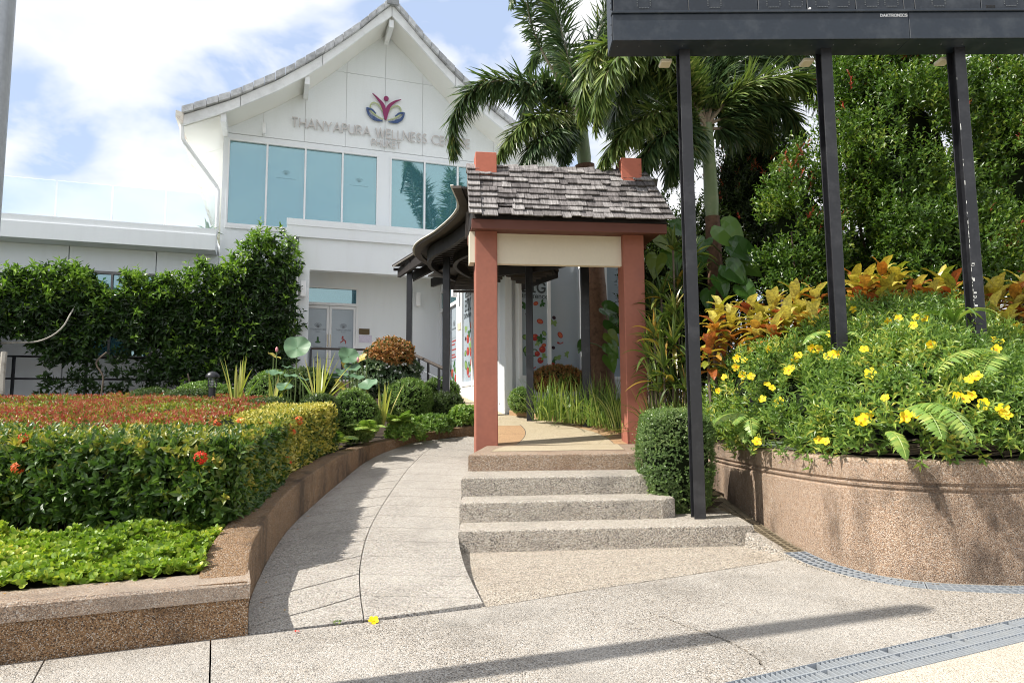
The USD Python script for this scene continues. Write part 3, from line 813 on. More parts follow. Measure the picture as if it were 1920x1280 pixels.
def grating(name, label, path, width, n, mats, pitch, rows, lift, tilt=0.0, rise=None):
    """Drain covers laid end to end along a plan path (outer edge), bars across, ribs along."""
    t = Thing(name, label, 'drain cover', loc=(*path[len(path) // 2], GROUND))
    q = resample(path, n * 12 + 1)
    tot = np.r_[0, np.cumsum(np.linalg.norm(np.diff(q, axis=0), axis=1))]
    inner_ = offset_path(q, width)
    for k in range(n):
        mb = MB()
        s0, s1 = tot[k * 12] + 0.004, tot[(k + 1) * 12] - 0.004

        def pt(s, w, z):
            o_ = np.array([np.interp(s, tot, q[:, j]) for j in (0, 1)])
            i_ = np.array([np.interp(s, tot, inner_[:, j]) for j in (0, 1)])
            m_ = (o_ + i_) / 2
            return np.array([*(o_ + (i_ - o_) * w), float(rise(*m_)) if rise else 0.0])
        zt_ = GROUND + lift
        nb = max(2, int(round((s1 - s0) / pitch)))
        for i in range(nb + 1):
            s = s0 + (s1 - s0 - 0.008) * i / nb
            sk = tilt * width
            a = [pt(s, 0.02, 0), pt(min(s + sk, s1), 0.98, 0), pt(min(s + 0.007 + sk, s1), 0.98, 0), pt(s + 0.007, 0.02, 0)]
            mb.add(hull([(*p[:2], p[2] + z) for p in a for z in (zt_ - 0.03, zt_ - 0.002)]))
        for w in np.linspace(0, 1, rows + 1):
            hw = 0.012 if w in (0, 1) else 0.02
            for j in range(3):
                u0, u1 = s0 + (s1 - s0) * j / 3, s0 + (s1 - s0) * (j + 1) / 3
                a = [pt(u0, np.clip(w - hw, 0, 1), 0), pt(u1, np.clip(w - hw, 0, 1), 0), pt(u1, np.clip(w + hw, 0.0, 1), 0), pt(u0, np.clip(w + hw, 0, 1), 0)]
                mb.add(hull([(*p[:2], p[2] + z) for p in a for z in (zt_ - 0.03, zt_)]))
        t.part('grate', mb, mats[k] if isinstance(mats, list) else mats)
    return t


sel = chan_out[(np.arange(len(chan_out)) > 16) & (np.arange(len(chan_out)) < 98)]
grating('drain_grating', 'curved steel drain grating at the foot of the round planter wall', sel, 0.2, 24, [M['drain_rusty']] * 9 + [M['drain_steel']] * 15, 0.052, 3, 0.004, rise=DZ)
q_o, q_i = resample(sel, 90), None
q_i = offset_path(q_o, 0.205)
q_o2 = offset_path(q_o, -0.02)
zz = DZ((q_o[:, 0] + q_i[:, 0]) / 2, (q_o[:, 1] + q_i[:, 1]) / 2) + GROUND
struct('drain_channel', loft(np.stack([np.column_stack([q_o2, zz - 0.3]), np.column_stack([q_o2, zz + 0.002]), np.column_stack([q_o, zz + 0.002]), np.column_stack([q_o, zz - 0.06]), np.column_stack([q_i, zz - 0.06]), np.column_stack([q_i, zz - 0.3])], 1)[:, ::-1]), M['step_stone'])
struct('drain_bed', loft(np.stack([np.column_stack([q_o, zz - 0.058]), np.column_stack([q_o, zz - 0.050]), np.column_stack([q_i, zz - 0.050]), np.column_stack([q_i, zz - 0.058])], 1)[:, ::-1]), M['dark_gap'])
fl = np.array([F0 - FD * 1.5 + FP * 0.243, F0 + FD * 5 + FP * 0.243])
grating('drain_grating', 'straight grey steel drain grating across the driveway in the right foreground', fl, 0.24, 13, M['drain_steel'], 0.030, 3, 0.003, tilt=0.25)
# ---------------------------------------------------------------- the wellness building (local x along the front, -y towards the camera)
FA = math.radians(19.3)
F_O = np.array([-4.8, 16.0, 0.0])
FU, FN = np.array([math.cos(FA), math.sin(FA), 0]), np.array([math.sin(FA), -math.cos(FA), 0])
fw = lambda s, o, z: F_O + FU * s + FN * o + np.array([0, 0, z])
bld = Thing('gabled_building', 'white two-storey building with a swooping grey gable roof and teal upper windows', 'building', loc=F_O, rotz=FA, local=True)
MIDS = 1.73
UND = np.array([(0, 10.76), (0.25, 10.52), (0.5, 10.30), (1.1, 9.70), (1.66, 9.17), (1.93, 8.93), (2.58, 8.45), (3.49, 7.88), (4.0, 7.62), (4.5, 7.38)])
TOPP = np.array([(0, 11.17), (0.3, 10.87), (0.72, 10.42), (1.0, 10.15), (1.4, 9.78), (1.8, 9.44), (2.57, 8.84), (3.5, 8.24), (4.0, 7.98), (4.52, 7.72)])
und = lambda s: np.interp(np.abs(np.asarray(s) - MIDS), UND[:, 0], UND[:, 1])
top = lambda s: np.interp(np.abs(np.asarray(s) - MIDS), TOPP[:, 0], TOPP[:, 1])
ss = np.linspace(MIDS - 4.5, MIDS + 4.5, 73)
SL, SR = -2.0, 5.46
in_ = ss[(ss > SL) & (ss < SR)]
gable_line = [(SL, und(SL))] + [(s, und(s)) for s in in_] + [(SR, und(SR))]
WIN = [(-1.90, 1.58, 5.47, 7.545), (1.87, 5.36, 5.47, 7.545)]
DOOR = (-0.2, 1.14, 1.84, 4.16)
wall_poly = Polygon([(SL, 0.4)] + [(SL, 7.66), (SR, 7.66), (SR, 0.4)])
for a, b, c, d in WIN + [DOOR]:
    wall_poly = wall_poly.difference(rect(a, c, b, d))
bld.part('front_wall', upright(wall_poly, 0.0, 0.22), M['white_wall'])
wall = bld.part('gable_wall', upright(Polygon([(SL, 7.67)] + gable_line + [(SR, 7.67)]), 0.03, 0.22), M['joint_dark'])
g = Polygon([(SL, 7.672)] + gable_line + [(SR, 7.672)])
xs = [SL - 1, -1.15, -0.2, 0.77, 1.73, 2.69, 3.66, 4.61, SR + 1]
for x0, x1 in zip(xs, xs[1:]):
    for z0, z1 in ((7.0, 9.58), (9.58, 12)):
        p = g.intersection(rect(x0 + 0.003, z0 + 0.003, x1 - 0.003, z1 - 0.003))
        if p.area > 0.01:
            piece(wall, 'panel', upright(p.buffer(-0.001), 0.0, 0.028), M['white_panel'])
bld.part('side_wall', bx((SL, 0.22, 0.4), (SL + 0.22, 10, 7.6)), M['white_wall'])
bld.part('side_wall', bx((SR - 0.22, 0.22, 0.4), (SR, 10, 7.6)), M['white_wall'])
bld.part('rear_wall', upright(Polygon([(SL, 0.4)] + gable_line + [(SR, 0.4)]), 9.8, 10.0), M['white_wall'])
bld.part('inner_floor', bx((SL + .22, 0.24, 5.0), (SR - .22, 9.7, 5.2)), M['dark_gap'])
# windows: frame with mullions, one pane between each pair
for (a, b, c, d), posts in zip(WIN, ([-1.035, -0.165, 0.71], [2.75, 3.62, 4.49])):
    mb = MB()
    mb.box((a, -0.02, d - 0.045), (b, 0.10, d)).box((a, -0.02, c), (b, 0.10, c + 0.05))
    xs_ = [a + 0.02] + posts + [b - 0.02]
    for k, x in enumerate(xs_):
        mb.box((x - 0.021, -0.018, c + 0.05), (x + 0.021, 0.098, d - 0.045))
    f = bld.part('window', mb, M['window_frame'])
    for x0, x1 in zip(xs_, xs_[1:]):
        piece(f, 'pane', bx((x0 + 0.022, 0.045, c + 0.052), (x1 - 0.022, 0.06, d - 0.047)), M['teal_glass'])
bld.part('sill_band', bx((SL + 0.1, -0.035, 5.40), (SR, 0.0, 5.465)), M['white_trim'])


# roof
def roof_band(lo, hi, y0, y1, s0=-9, s1=9, n=24, dlo=0.0, dhi=0.0):
    s = np.linspace(max(s0, MIDS - 4.5), min(s1, MIDS + 4.5), n)
    if s[0] < MIDS < s[-1]:
        s = np.sort(np.append(s, MIDS))
    r = np.stack([np.column_stack([s, np.full_like(s, y0), lo(s) + dlo]), np.column_stack([s, np.full_like(s, y0), hi(s) + dhi]),
                  np.column_stack([s, np.full_like(s, y1), hi(s) + dhi]), np.column_stack([s, np.full_like(s, y1), lo(s) + dlo])], 1)
    return loft(r)


roof = bld.part('roof', roof_band(und, top, -0.78, 10.8, n=60, dlo=0.03, dhi=-0.06), M['roof_tile_grey'], smooth=30)
piece(roof, 'soffit', roof_band(und, und, -0.84, 10.7, n=60, dlo=0.0, dhi=0.028), M['soffit_paint'], smooth=30)
fas = [-4.5, -3.35, -1.6, -0.0, 0.0, 1.6, 3.35, 4.5]
for a, b in zip(fas, fas[1:]):
    if b > a:
        piece(roof, 'fascia_board', roof_band(und, top, -0.90, -0.845, MIDS + a + 0.006, MIDS + b - 0.006, 20, dlo=-0.01, dhi=-0.14), M['white_trim'], smooth=30)
# tiles along the rake, each one its own piece, lapping the next
for sgn in (-1, 1):
    d = np.linspace(0, 4.52, 400)
    tz = np.interp(d, TOPP[:, 0], TOPP[:, 1])
    arc = np.r_[0, np.cumsum(np.hypot(np.diff(d), np.diff(tz)))]
    n = 21
    for k in range(n):
        a0, a1 = arc[-1] * k / n, arc[-1] * (k + 1) / n + 0.004
        ds, zs = np.interp([a0 + 0.008, a1 - 0.008], arc, d), np.interp([a0 + 0.008, a1 - 0.008], arc, tz)
        j = rng.normal(0, 0.006, 4)
        pts = []
        for y in (-0.99, -0.50):
            for t_, (dd, zz) in enumerate(zip(ds, zs)):
                up = 0.012 if t_ == 1 else 0.0
                pts += [(MIDS + sgn * dd, y + j[0], zz + 0.025 + up + j[1]), (MIDS + sgn * dd, y + j[0], zz - 0.125 + up + j[2])]
        piece(roof, 'rake_tile', hull(pts), M['rake_tile'])
piece(roof, 'ridge_cap', hull([(MIDS + x, y, z) for y in (-1.02, 10.8) for x, z in ((-0.15, 11.08), (0.15, 11.08), (-0.05, 11.25), (0.05, 11.25), (-0.14, 10.98), (0.14, 10.98))]), M['roof_tile_grey'])
for x in (-1.96, -0.2, 1.73, 3.66, 5.42):
    z = float(und(x))
    if x == 1.73:
        z = 10.68
    piece(roof, 'purlin_end', bx((x - 0.055, -0.84, z - 0.20), (x + 0.055, 0.0, z - 0.005)), M['white_trim'])
# eave gutter on the left with rust, underside boards, downpipe
gx = MIDS - 4.5
piece(roof, 'gutter', hull([(gx - 0.13, y, z) for y in (-0.98, 10.8) for z in (7.50, 7.66)] + [(gx + 0.02, y, z) for y in (-0.98, 10.8) for z in (7.40, 7.62)]), M['rusty_gutter'])
for k in range(6):
    y0, y1 = -0.80 + k * 1.9, -0.80 + (k + 1) * 1.9 - 0.012
    mb = MB()
    s = np.linspace(gx + 0.03, SL - 0.01, 8)
    mb.add(loft(np.stack([np.column_stack([s, np.full_like(s, y0), und(s) - 0.014]), np.column_stack([s, np.full_like(s, y0), und(s) - 0.003]), np.column_stack([s, np.full_like(s, y1), und(s) - 0.003]), np.column_stack([s, np.full_like(s, y1), und(s) - 0.014])], 1)))
    piece(roof, 'soffit_board', mb, M['soffit_paint'])
bld.part('downpipe', MB().tube([(gx - 0.02, -0.80, 7.42), (gx + 0.0, -0.78, 7.12), (gx + 0.04, -0.74, 7.05), (SL - 0.12, -0.08, 6.35), (SL - 0.07, -0.06, 6.25), (SL - 0.07, -0.06, 5.26), (SL - 0.10, -0.1, 5.19), (SL - 0.16, -0.3, 5.15)], 0.045, 8), M['white_trim'], smooth=40)
lm = MB()
lm.add(cbox((-1.165, -0.16, 7.70), (-1.085, -0.09, 7.96), 0.01)).tube([(-1.125, 0.0, 7.98), (-1.14, -0.09, 8.0), (-1.145, -0.11, 7.95)], 0.012)
bld.part('flood_lamp', lm, M['white_trim'])

# porch: slab, beam, column, floor, doors
bld.part('porch_slab', bx((-0.56, -1.10, 5.05), (3.165, -0.005, 5.44)), M['white_wall'])
bld.part('slab_upstand', bx((-0.57, -1.112, 5.30), (3.165, -1.101, 5.452)), M['white_wall'])
bld.part('porch_beam', bx((-0.30, -1.04, 4.33), (3.165, -0.82, 5.049)), M['white_wall'])
bld.part('porch_ceiling', bx((-0.30, -0.819, 4.55), (3.165, -0.003, 4.60)), M['soffit_paint'])
bld.part('porch_column', bx((-0.302, -1.045, 0.9), (-0.055, -0.80, 4.329)), M['white_wall'])
bld.part('porch_floor', bx((-0.30, -1.3, 1.0), (3.165, -0.002, 1.84)), M['step_orange'])
a, b, c, d = DOOR
mb = MB()
mb.box((a, -0.03, d - 0.05), (b, 0.08, d)).box((a, -0.03, c), (a + 0.05, 0.08, d - 0.05)).box((b - 0.05, -0.03, c), (b, 0.08, d - 0.05)).box((a + 0.05, -0.03, 3.70), (b - 0.05, 0.08, 3.765))
fr = bld.part('door_frame', mb, M['window_frame'])
piece(fr, 'transom_pane', bx((a + 0.052, 0.02, 3.767), (b - 0.052, 0.03, d - 0.052)), M['teal_glass'])
for x0, x1 in ((a + 0.053, 0.462), (0.468, b - 0.053)):
    mb = MB()
    mb.box((x0, -0.01, c + .01), (x0 + 0.055, 0.04, 3.69)).box((x1 - 0.055, -0.01, c + .01), (x1, 0.04, 3.69)).box((x0 + 0.055, -0.01, 3.62), (x1 - 0.055, 0.04, 3.69)).box((x0 + 0.055, -0.01, c + .01), (x1 - 0.055, 0.04, c + 0.09))
    lf = bld.part('door', mb, M['window_frame'])
    piece(lf, 'pane', bx((x0 + 0.057, 0.012, c + 0.092), (x1 - 0.057, 0.02, 3.618)), M['poster_film'])
    hx = x1 - 0.03 if x0 < 0.3 else x0 + 0.03
    piece(lf, 'handle', MB().tube([(hx, -0.012, 2.72), (hx, -0.05, 2.73), (hx, -0.055, 2.78), (hx, -0.055, 2.94), (hx, -0.05, 2.99), (hx, -0.012, 3.0)], 0.010, 6), M['beige_metal'])


def flat_text(text, h, x, y, z, bold=False, depth=0.002, center=True):
    """Lettering standing upright, facing -y."""
    m = meshkit.text_mesh(text, h, depth, bold)
    v = np.asarray(m.vertices)
    w = v[:, 0].max() - v[:, 0].min()
    v = np.stack([v[:, 0] - v[:, 0].min() + x - (w / 2 if center else 0), y - v[:, 2], v[:, 1] + z], 1)
    return v, np.asarray(m.faces)


def petals(cx, cz, w, y, n=5):
    """A small lotus outline as upright petals."""
    ps = []
    for k in np.linspace(-1, 1, n):
        e = affinity.rotate(affinity.scale(Point(0, 0).buffer(1, 10), w * 0.16, w * 0.34), -k * 52, origin=(0, -w * 0.30))
        ps.append(affinity.translate(e.difference(e.buffer(-w * 0.045)), cx, cz + w * 0.15))
    return upright(unary_union(ps), y - 0.002, y)


pr = MB(); prg = MB(); prr = MB()
yp = 0.011
for cx in (0.215, 0.80):
    pr.add(petals(cx, 3.20, 0.16, yp))
    pr.add(flat_text('THANYAPURA', 0.038, cx, yp, 3.10))
    pr.add(flat_text('PHUKET', 0.020, cx, yp, 3.055))
    for k, w_ in enumerate((0.22, 0.28)):
        pr.add(bx((cx - w_ / 2, yp - .002, 2.70 - k * 0.03), (cx + w_ / 2, yp, 2.712 - k * 0.03)))
    pr.add(bx((cx - 0.05, yp - .002, 2.34), (cx + 0.05, yp, 2.36)))
# a seated green figure and a red stretching one
prg.add(upright(unary_union([Point(0.215, 2.922).buffer(0.024), Polygon([(0.185, 2.83), (0.245, 2.83), (0.235, 2.905), (0.195, 2.905)]), affinity.scale(Point(0.215, 2.815).buffer(0.03, 8), 2.2, 0.8)]), yp - .002, yp))
prr.add(upright(unary_union([LineString([(0.74, 2.82), (0.80, 2.87), (0.79, 2.94)]).buffer(0.012), LineString([(0.80, 2.87), (0.86, 2.86), (0.86, 2.80)]).buffer(0.010), LineString([(0.76, 2.92), (0.84, 2.89)]).buffer(0.009), Point(0.79, 2.955).buffer(0.022)]), yp - .002, yp))
pr.add(upright(unary_union([affinity.scale(Point(0.20, 2.44).buffer(0.05, 10), 1, 0.8).difference(Point(0.20, 2.42).buffer(0.04)), Point(0.20, 2.34).buffer(0.02)]), yp - .002, yp))
bld.part('door_print', pr, M['print_grey'])
bld.part('door_print', prg, M['print_green'], label='green seated figure printed on the door')
bld.part('door_print', prr, M['print_red'], label='red stretching figure printed on the door')
mbg = MB()
mbg.box((a + .12, yp - .002, c + 0.10), (0.40, yp, c + 0.24)).box((0.53, yp - .002, c + 0.10), (b - .12, yp, c + 0.24))
for q_ in (bx((a + .12, yp - .002, c + 0.10), (0.40, yp, c + 0.24)), bx((0.53, yp - .002, c + 0.10), (b - .12, yp, c + 0.24))):
    bld.part('door_print', q_, M['print_green'], label='green band along the foot of a door')
bld.part('plaque', cbox((1.17, -0.02, 3.03), (1.42, -0.001, 3.17), 0.004), M['brass_plaque'])
bld.part('paper_notice', bx((1.17, -0.006, 2.83), (1.48, -0.001, 3.01)), M['paper_notice'])
# small prints on the upper panes
up = MB()
for cx in (-0.60, 1.12, 2.32):
    up.add(petals(cx, 6.85, 0.16, 0.0445)); up.add(bx((cx - 0.22, 0.0425, 6.72), (cx + 0.22, 0.0445, 6.728)))
bld.part('window_print', up, M['pane_print'], kind='stuff')

# lettering and emblem on the gable
sgn = Thing('building_sign', 'raised pale lettering THANYAPURA WELLNESS CENTRE PHUKET under a coloured lotus figure emblem', 'sign', loc=fw(1.73, 0.0, 8.2), rotz=FA)
TXT, H_, X0, X1, ZB = 'THANYAPURA WELLNESS CENTRE', 0.225, -0.50, 3.93, 8.0


arc_ = lambda cx, cz, rx, rz, a0, a1, n=14: [(cx + rx * math.cos(math.radians(t)), cz + rz * math.sin(math.radians(t))) for t in np.linspace(a0, a1, n)]
BOWL = [(0, 1), (0.27, 1)] + arc_(0.27, 0.735, 0.25, 0.265, 90, -90) + [(0, 0.47)]
GLYPH = {'T': (0.60, [[(0, 1), (0.60, 1)], [(0.30, 1), (0.30, 0)]]), 'H': (0.64, [[(0, 0), (0, 1)], [(0.64, 0), (0.64, 1)], [(0, 0.52), (0.64, 0.52)]]),
         'A': (0.78, [[(0, 0), (0.39, 1), (0.78, 0)], [(0.14, 0.34), (0.64, 0.34)]]), 'N': (0.70, [[(0, 0), (0, 1), (0.70, 0), (0.70, 1)]]),
         'Y': (0.66, [[(0, 1), (0.33, 0.46), (0.66, 1)], [(0.33, 0.46), (0.33, 0)]]), 'P': (0.52, [[(0, 0), (0, 1)], BOWL]),
         'U': (0.62, [[(0, 1), (0, 0.3)] + arc_(0.31, 0.3, 0.31, 0.3, 180, 360) + [(0.62, 1)]]), 'R': (0.55, [[(0, 0), (0, 1)], BOWL, [(0.24, 0.47), (0.55, 0)]]),
         'W': (1.04, [[(0, 1), (0.27, 0), (0.52, 1), (0.77, 0), (1.04, 1)]]), 'E': (0.46, [[(0.46, 1), (0, 1), (0, 0), (0.46, 0)], [(0, 0.52), (0.43, 0.52)]]),
         'L': (0.42, [[(0, 1), (0, 0), (0.42, 0)]]), 'S': (0.48, [arc_(0.25, 0.755, 0.22, 0.245, 35, 200) + [(0.16, 0.56), (0.34, 0.46)] + arc_(0.23, 0.25, 0.24, 0.25, 25, -155)[2:]]),
         'C': (0.80, [arc_(0.5, 0.5, 0.5, 0.5, 48, 312, 26)]), 'K': (0.56, [[(0, 0), (0, 1)], [(0.54, 1), (0.02, 0.50)], [(0.14, 0.60), (0.56, 0)]])}


def letters(txt, h, x0, x1, zb, depth):
    """Slim capitals made of strokes, spread from x0 to x1, each its own raised letter."""
    pos, x = [], 0.0
    for ch in txt:
        pos.append(x); x += (0.42 if ch == ' ' else GLYPH[ch][0] + 0.21)
    k = (x1 - x0) / (x - 0.21)
    for ch, p in zip(txt, pos):
        if ch == ' ':
            continue
        g_ = unary_union([LineString(q).buffer(0.058, cap_style=2, join_style=2, mitre_limit=2.0) for q in GLYPH[ch][1]])
        g_ = affinity.translate(affinity.scale(g_, k, h, origin=(0, 0)), x0 + p * k, zb)
        sgn.part('letter', fac_poly(g_, 0.03, 0.03 + depth), M['sign_letter'])


def fac_poly(poly, o0, o1):
    v, f = upright(poly, -o1, -o0)
    return F_O + v[:, :1] * FU + (-v[:, 1:2]) * FN + v[:, 2:] * [0, 0, 1], f


letters(TXT, H_, X0, X1, ZB, 0.03)
letters('PHUKET', 0.165, 1.40, 2.12, 7.765, 0.03)


def fac_poly(poly, o0, o1):
    v, f = upright(poly, -o1, -o0)
    return F_O + v[:, :1] * FU + (-v[:, 1:2]) * FN + v[:, 2:] * [0, 0, 1], f


def horn(pts, w0, w1, w2):
    p = smooth_path(np.array(pts), 22)
    w = np.interp(np.linspace(0, 1, 22), [0, 0.6, 1], [w0, w1, w2])
    n = np.gradient(p, axis=0); n = np.stack([-n[:, 1], n[:, 0]], 1) / np.linalg.norm(n, axis=1)[:, None]
    return Polygon(np.vstack([p + n * w[:, None], (p - n * w[:, None])[::-1]])).buffer(0)


bodyp = unary_union([horn([(1.40, 9.12), (1.55, 8.98), (1.67, 8.82), (1.735, 8.47)], 0.006, 0.05, 0.022), horn([(2.12, 9.06), (1.95, 8.97), (1.80, 8.80), (1.735, 8.47)], 0.006, 0.05, 0.022)])
sgn.part('emblem_body', fac_poly(bodyp, 0.03, 0.06), M['logo_magenta'])
sgn.part('emblem_head', fac_poly(Point(1.745, 9.03).buffer(0.062, 16), 0.03, 0.06), M['logo_magenta'])
for sx in (-1, 1):
    X = lambda x: 1.735 + sx * x
    gp = unary_union([horn([(X(0.07), 8.68), (X(0.16), 8.82), (X(0.30), 8.88), (X(0.38), 8.80), (X(0.36), 8.66), (X(0.22), 8.54), (X(0.06), 8.47)], 0.012, 0.02, 0.012)])
    bp = unary_union([horn([(X(0.48), 8.72), (X(0.40), 8.55), (X(0.24), 8.45), (X(0.07), 8.43)], 0.015, 0.045, 0.008), horn([(X(0.48), 8.71), (X(0.36), 8.69), (X(0.24), 8.60)], 0.02, 0.025, 0.01)])
    sgn.part('emblem_petal', fac_poly(gp, 0.035, 0.055), M['logo_green'])
    sgn.part('emblem_hand', fac_poly(bp, 0.03, 0.06), M['logo_blue'])

# ---------------------------------------------------------------- the low wing on the left
wing = Thing('side_wing', 'low white flat-roofed wing with a frameless glass terrace balustrade, left of the gable', 'building', loc=F_O, rotz=FA, local=True)
w_ = rect(-16, 0.2, -2.44, 4.745)
w_ = w_.difference(rect(-4.96, 2.35, -3.30, 4.24))
for x0, x1 in ((-16, -8.5), (-8.5, -4.965), (-4.955, -3.285), (-3.275, -2.445)):
    wing.part('wall_panel', upright(w_.intersection(rect(x0, 0, x1 - 0.01, 5)), 0.01, 0.2), M['white_wall'])
wing.part('wall_panel', bx((-2.435, 0.05, 0.2), (-2.01, 0.2, 4.745)), M['white_wall'])
wing.part('inner_wall', bx((-16, 0.21, 0.2), (-2.01, 0.25, 4.7)), M['joint_dark'])
wf = MB()
wf.box((-4.95, 0.0, 4.18), (-3.305, 0.12, 4.235)).box((-4.95, 0.0, 2.36), (-3.305, 0.12, 2.41)).box((-4.95, 0, 2.41), (-4.90, .12, 4.18)).box((-3.355, 0, 2.41), (-3.305, .12, 4.18)).box((-4.15, 0, 2.41), (-4.11, .12, 4.18))
wfp = wing.part('window', wf, M['frame_grey'])
for x0, x1 in ((-4.898, -4.152), (-4.108, -3.357)):
    piece(wfp, 'pane', bx((x0, 0.05, 2.412), (x1, 0.06, 4.178)), M['teal_glass'])
wing.part('roof_slab', bx((-16, -0.50, 4.75), (-2.05, 6.0, 5.09)), M['white_wall'])
wing.part('parapet', bx((-16, -0.475, 5.091), (-2.05, -0.20, 5.24)), M['white_wall'])
for k in range(11):
    x1 = -2.07 - k * 1.035 if k == 0 else -3.10 - (k - 1) * 1.035
    x0 = -3.10 - k * 1.035
    wing.part('balustrade_pane', bx((x0 + 0.02, -0.36, 5.241), (x1 - 0.02, -0.345, 6.05)), M['balustrade_glass'])
    wing.part('balustrade_clip', bx((x0 - 0.03, -0.37, 5.241), (x0 + 0.03, -0.335, 5.29)), M['white_trim'])

# ---------------------------------------------------------------- the entrance block on the right (its left side faces the path)
blk = Thing('entrance_block', 'white entrance block with full-height film-covered windows of printed vegetables, behind the gate', 'building', loc=F_O, rotz=FA, local=True)
DEPTH = 5.1
WX = 3.17
sp = Polygon([(-DEPTH, 0.2), (-0.001, 0.2), (-0.001, 4.5), (-DEPTH, 4.5)])
OP = [(-1.74, -0.03, 1.62, 4.16), (-4.78, -2.10, 1.78, 4.22)]
for a, b, c, d in OP:
    sp = sp.difference(rect(a, c, b, d))
blk.part('side_wall', sideways(sp, WX, WX + 0.2), M['white_wall'])
fp = rect(WX + 0.2, 0.2, 6.7, 4.5).difference(rect(3.43, 1.74, 6.25, 4.2)).union(rect(WX + 0.2, 0.2, 3.3, 4.5))
blk.part('front_wall', upright(fp, -DEPTH, -DEPTH + 0.2), M['white_wall'])
blk.part('end_wall', bx((6.5, -DEPTH + 0.2, 0.2), (6.7, 6, 4.5)), M['white_wall'])
blk.part('roof_slab', bx((WX, -DEPTH, 4.501), (6.7, 6, 4.65)), M['white_trim'])
blk.part('lining', MB().box((WX + 0.3, -4.7, 0.3), (WX + 0.34, -0.05, 4.4)).box((WX + 0.34, -4.75, 0.3), (6.4, -4.7, 4.4)), M['dark_gap'])
# side: glazed door with a fixed pane, then the two tall windows
mb = MB()
for y0, y1 in ((-1.74, -1.68), (-0.09, -0.03), (-0.93, -0.86)):
    mb.box((WX - 0.02, y0, 1.62), (WX + 0.08, y1, 4.16))
for z0, z1 in ((4.10, 4.16), (3.62, 3.70)):
    mb.box((WX - 0.018, -1.68, z0), (WX + 0.078, -0.09, z1))
f = blk.part('door_frame', mb, M['window_frame'])
piece(f, 'transom_pane', bx((WX + 0.03, -1.678, 3.702), (WX + 0.04, -0.092, 4.098)), M['teal_glass'])
piece(f, 'pane', bx((WX + 0.03, -1.678, 1.70), (WX + 0.04, -0.932, 3.618)), M['poster_film'])
piece(f, 'pane', bx((WX + 0.03, -0.858, 1.70), (WX + 0.04, -0.092, 3.618)), M['poster_film'])
blk.part('plaque', bx((WX - 0.015, -2.02, 2.98), (WX - 0.001, -1.80, 3.14)), M['beige_metal'])
mb = MB()
for y0, y1 in ((-4.78, -4.72), (-2.16, -2.10), (-3.02, -2.93), (-3.92, -3.86)):
    mb.box((WX - 0.02, y0, 1.30), (WX + 0.08, y1, 4.22))
mb.box((WX - 0.018, -4.72, 4.16), (WX + 0.078, -2.16, 4.22)).box((WX - 0.018, -4.72, 1.70), (WX + 0.078, -2.16, 1.79))
f = blk.part('window', mb, M['window_frame'])
for y0, y1 in ((-2.928, -2.162), (-3.858, -3.022), (-4.718, -3.922)):
    piece(f, 'pane', bx((WX + 0.03, y0, 1.792), (WX + 0.04, y1, 4.158)), M['poster_film'])
mb = MB()
xs_ = [3.43, 4.0, 4.66, 5.17, 5.70, 6.19]
for x in xs_:
    mb.box((x, -DEPTH - 0.02, 1.74), (x + 0.06, -DEPTH + 0.08, 4.2))
mb.box((3.49, -DEPTH - 0.018, 1.74), (6.19, -DEPTH + .078, 1.80)).box((3.49, -DEPTH - 0.018, 4.14), (6.19, -DEPTH + .078, 4.2))
f2 = blk.part('window', mb, M['window_frame'])
for x0, x1 in zip(xs_, xs_[1:]):
    piece(f2, 'pane', bx((x0 + 0.062, -DEPTH + 0.03, 1.802), (x1 - 0.002, -DEPTH + 0.04, 4.138)), M['poster_film'])

# prints: words and tumbling vegetables
r_ = np.random.default_rng(21)


def side_map(m):
    """(u, y, z) upright print -> on the side wall, reading along -y."""
    v, fc = arr(m)
    return np.stack([np.full(len(v), WX + 0.0295) - (v[:, 1].max() - v[:, 1]) * 0 + v[:, 1], -v[:, 0], v[:, 2]], 1), fc


def veg(cx, cz, s, kind):
    """One vegetable as coloured flat shapes: list of (material, polygon)."""
    ell = lambda rx, rz, a=0, dx=0, dz=0: affinity.translate(affinity.rotate(affinity.scale(Point(0, 0).buffer(1, 8), rx * s, rz * s), a), cx + dx * s, cz + dz * s)
    a = r_.uniform(-60, 60)
    if kind == 'tomato':
        return [('print_red', ell(1, 0.95, a)), ('print_orange', ell(0.35, 0.25, a, -0.3, 0.35))]
    if kind == 'half':
        return [('print_red', ell(1, 0.72, a)), ('print_orange', ell(0.75, 0.45, a))]
    if kind == 'cucumber':
        return [('print_green', ell(1.05, 0.75, a)), ('print_lime', ell(0.85, 0.55, a))]
    if kind == 'olive':
        return [('print_plum', ell(0.75, 0.65, a))]
    if kind == 'chilli':
        return [('print_red', horn([(cx - s, cz), (cx, cz - 0.35 * s), (cx + s, cz + 0.1 * s)], 0.02, 0.12 * s, 0.01))]
    if kind == 'ring':
        return [('print_green', ell(1, 0.9, a).difference(ell(0.7, 0.6, a)))]
    q = []
    for k in range(6):
        t = r_.uniform(0, 2 * math.pi)
        q.append(affinity.translate(affinity.rotate(affinity.scale(Point(0, 0).buffer(1, 5), 0.55 * s, 0.28 * s), math.degrees(t)), cx + 0.55 * s * math.cos(t), cz + 0.55 * s * math.sin(t)))
    return [('print_green' if r_.random() < 0.6 else 'print_lime', unary_union(q))]


def scatter_veg(spots, y, mapf):
    for i, (cx, cz, s, kind) in enumerate(spots):
        for j, (c, p) in enumerate(veg(cx, cz, s, kind)):
            blk.part('vegetable_print', mapf(upright(p, y - 0.002 * (j + 1) - 0.0003 * (i % 5), y)), M[c])


kinds = ['tomato', 'half', 'leaf', 'leaf', 'cucumber', 'olive', 'leaf', 'tomato', 'ring', 'leaf', 'chilli']
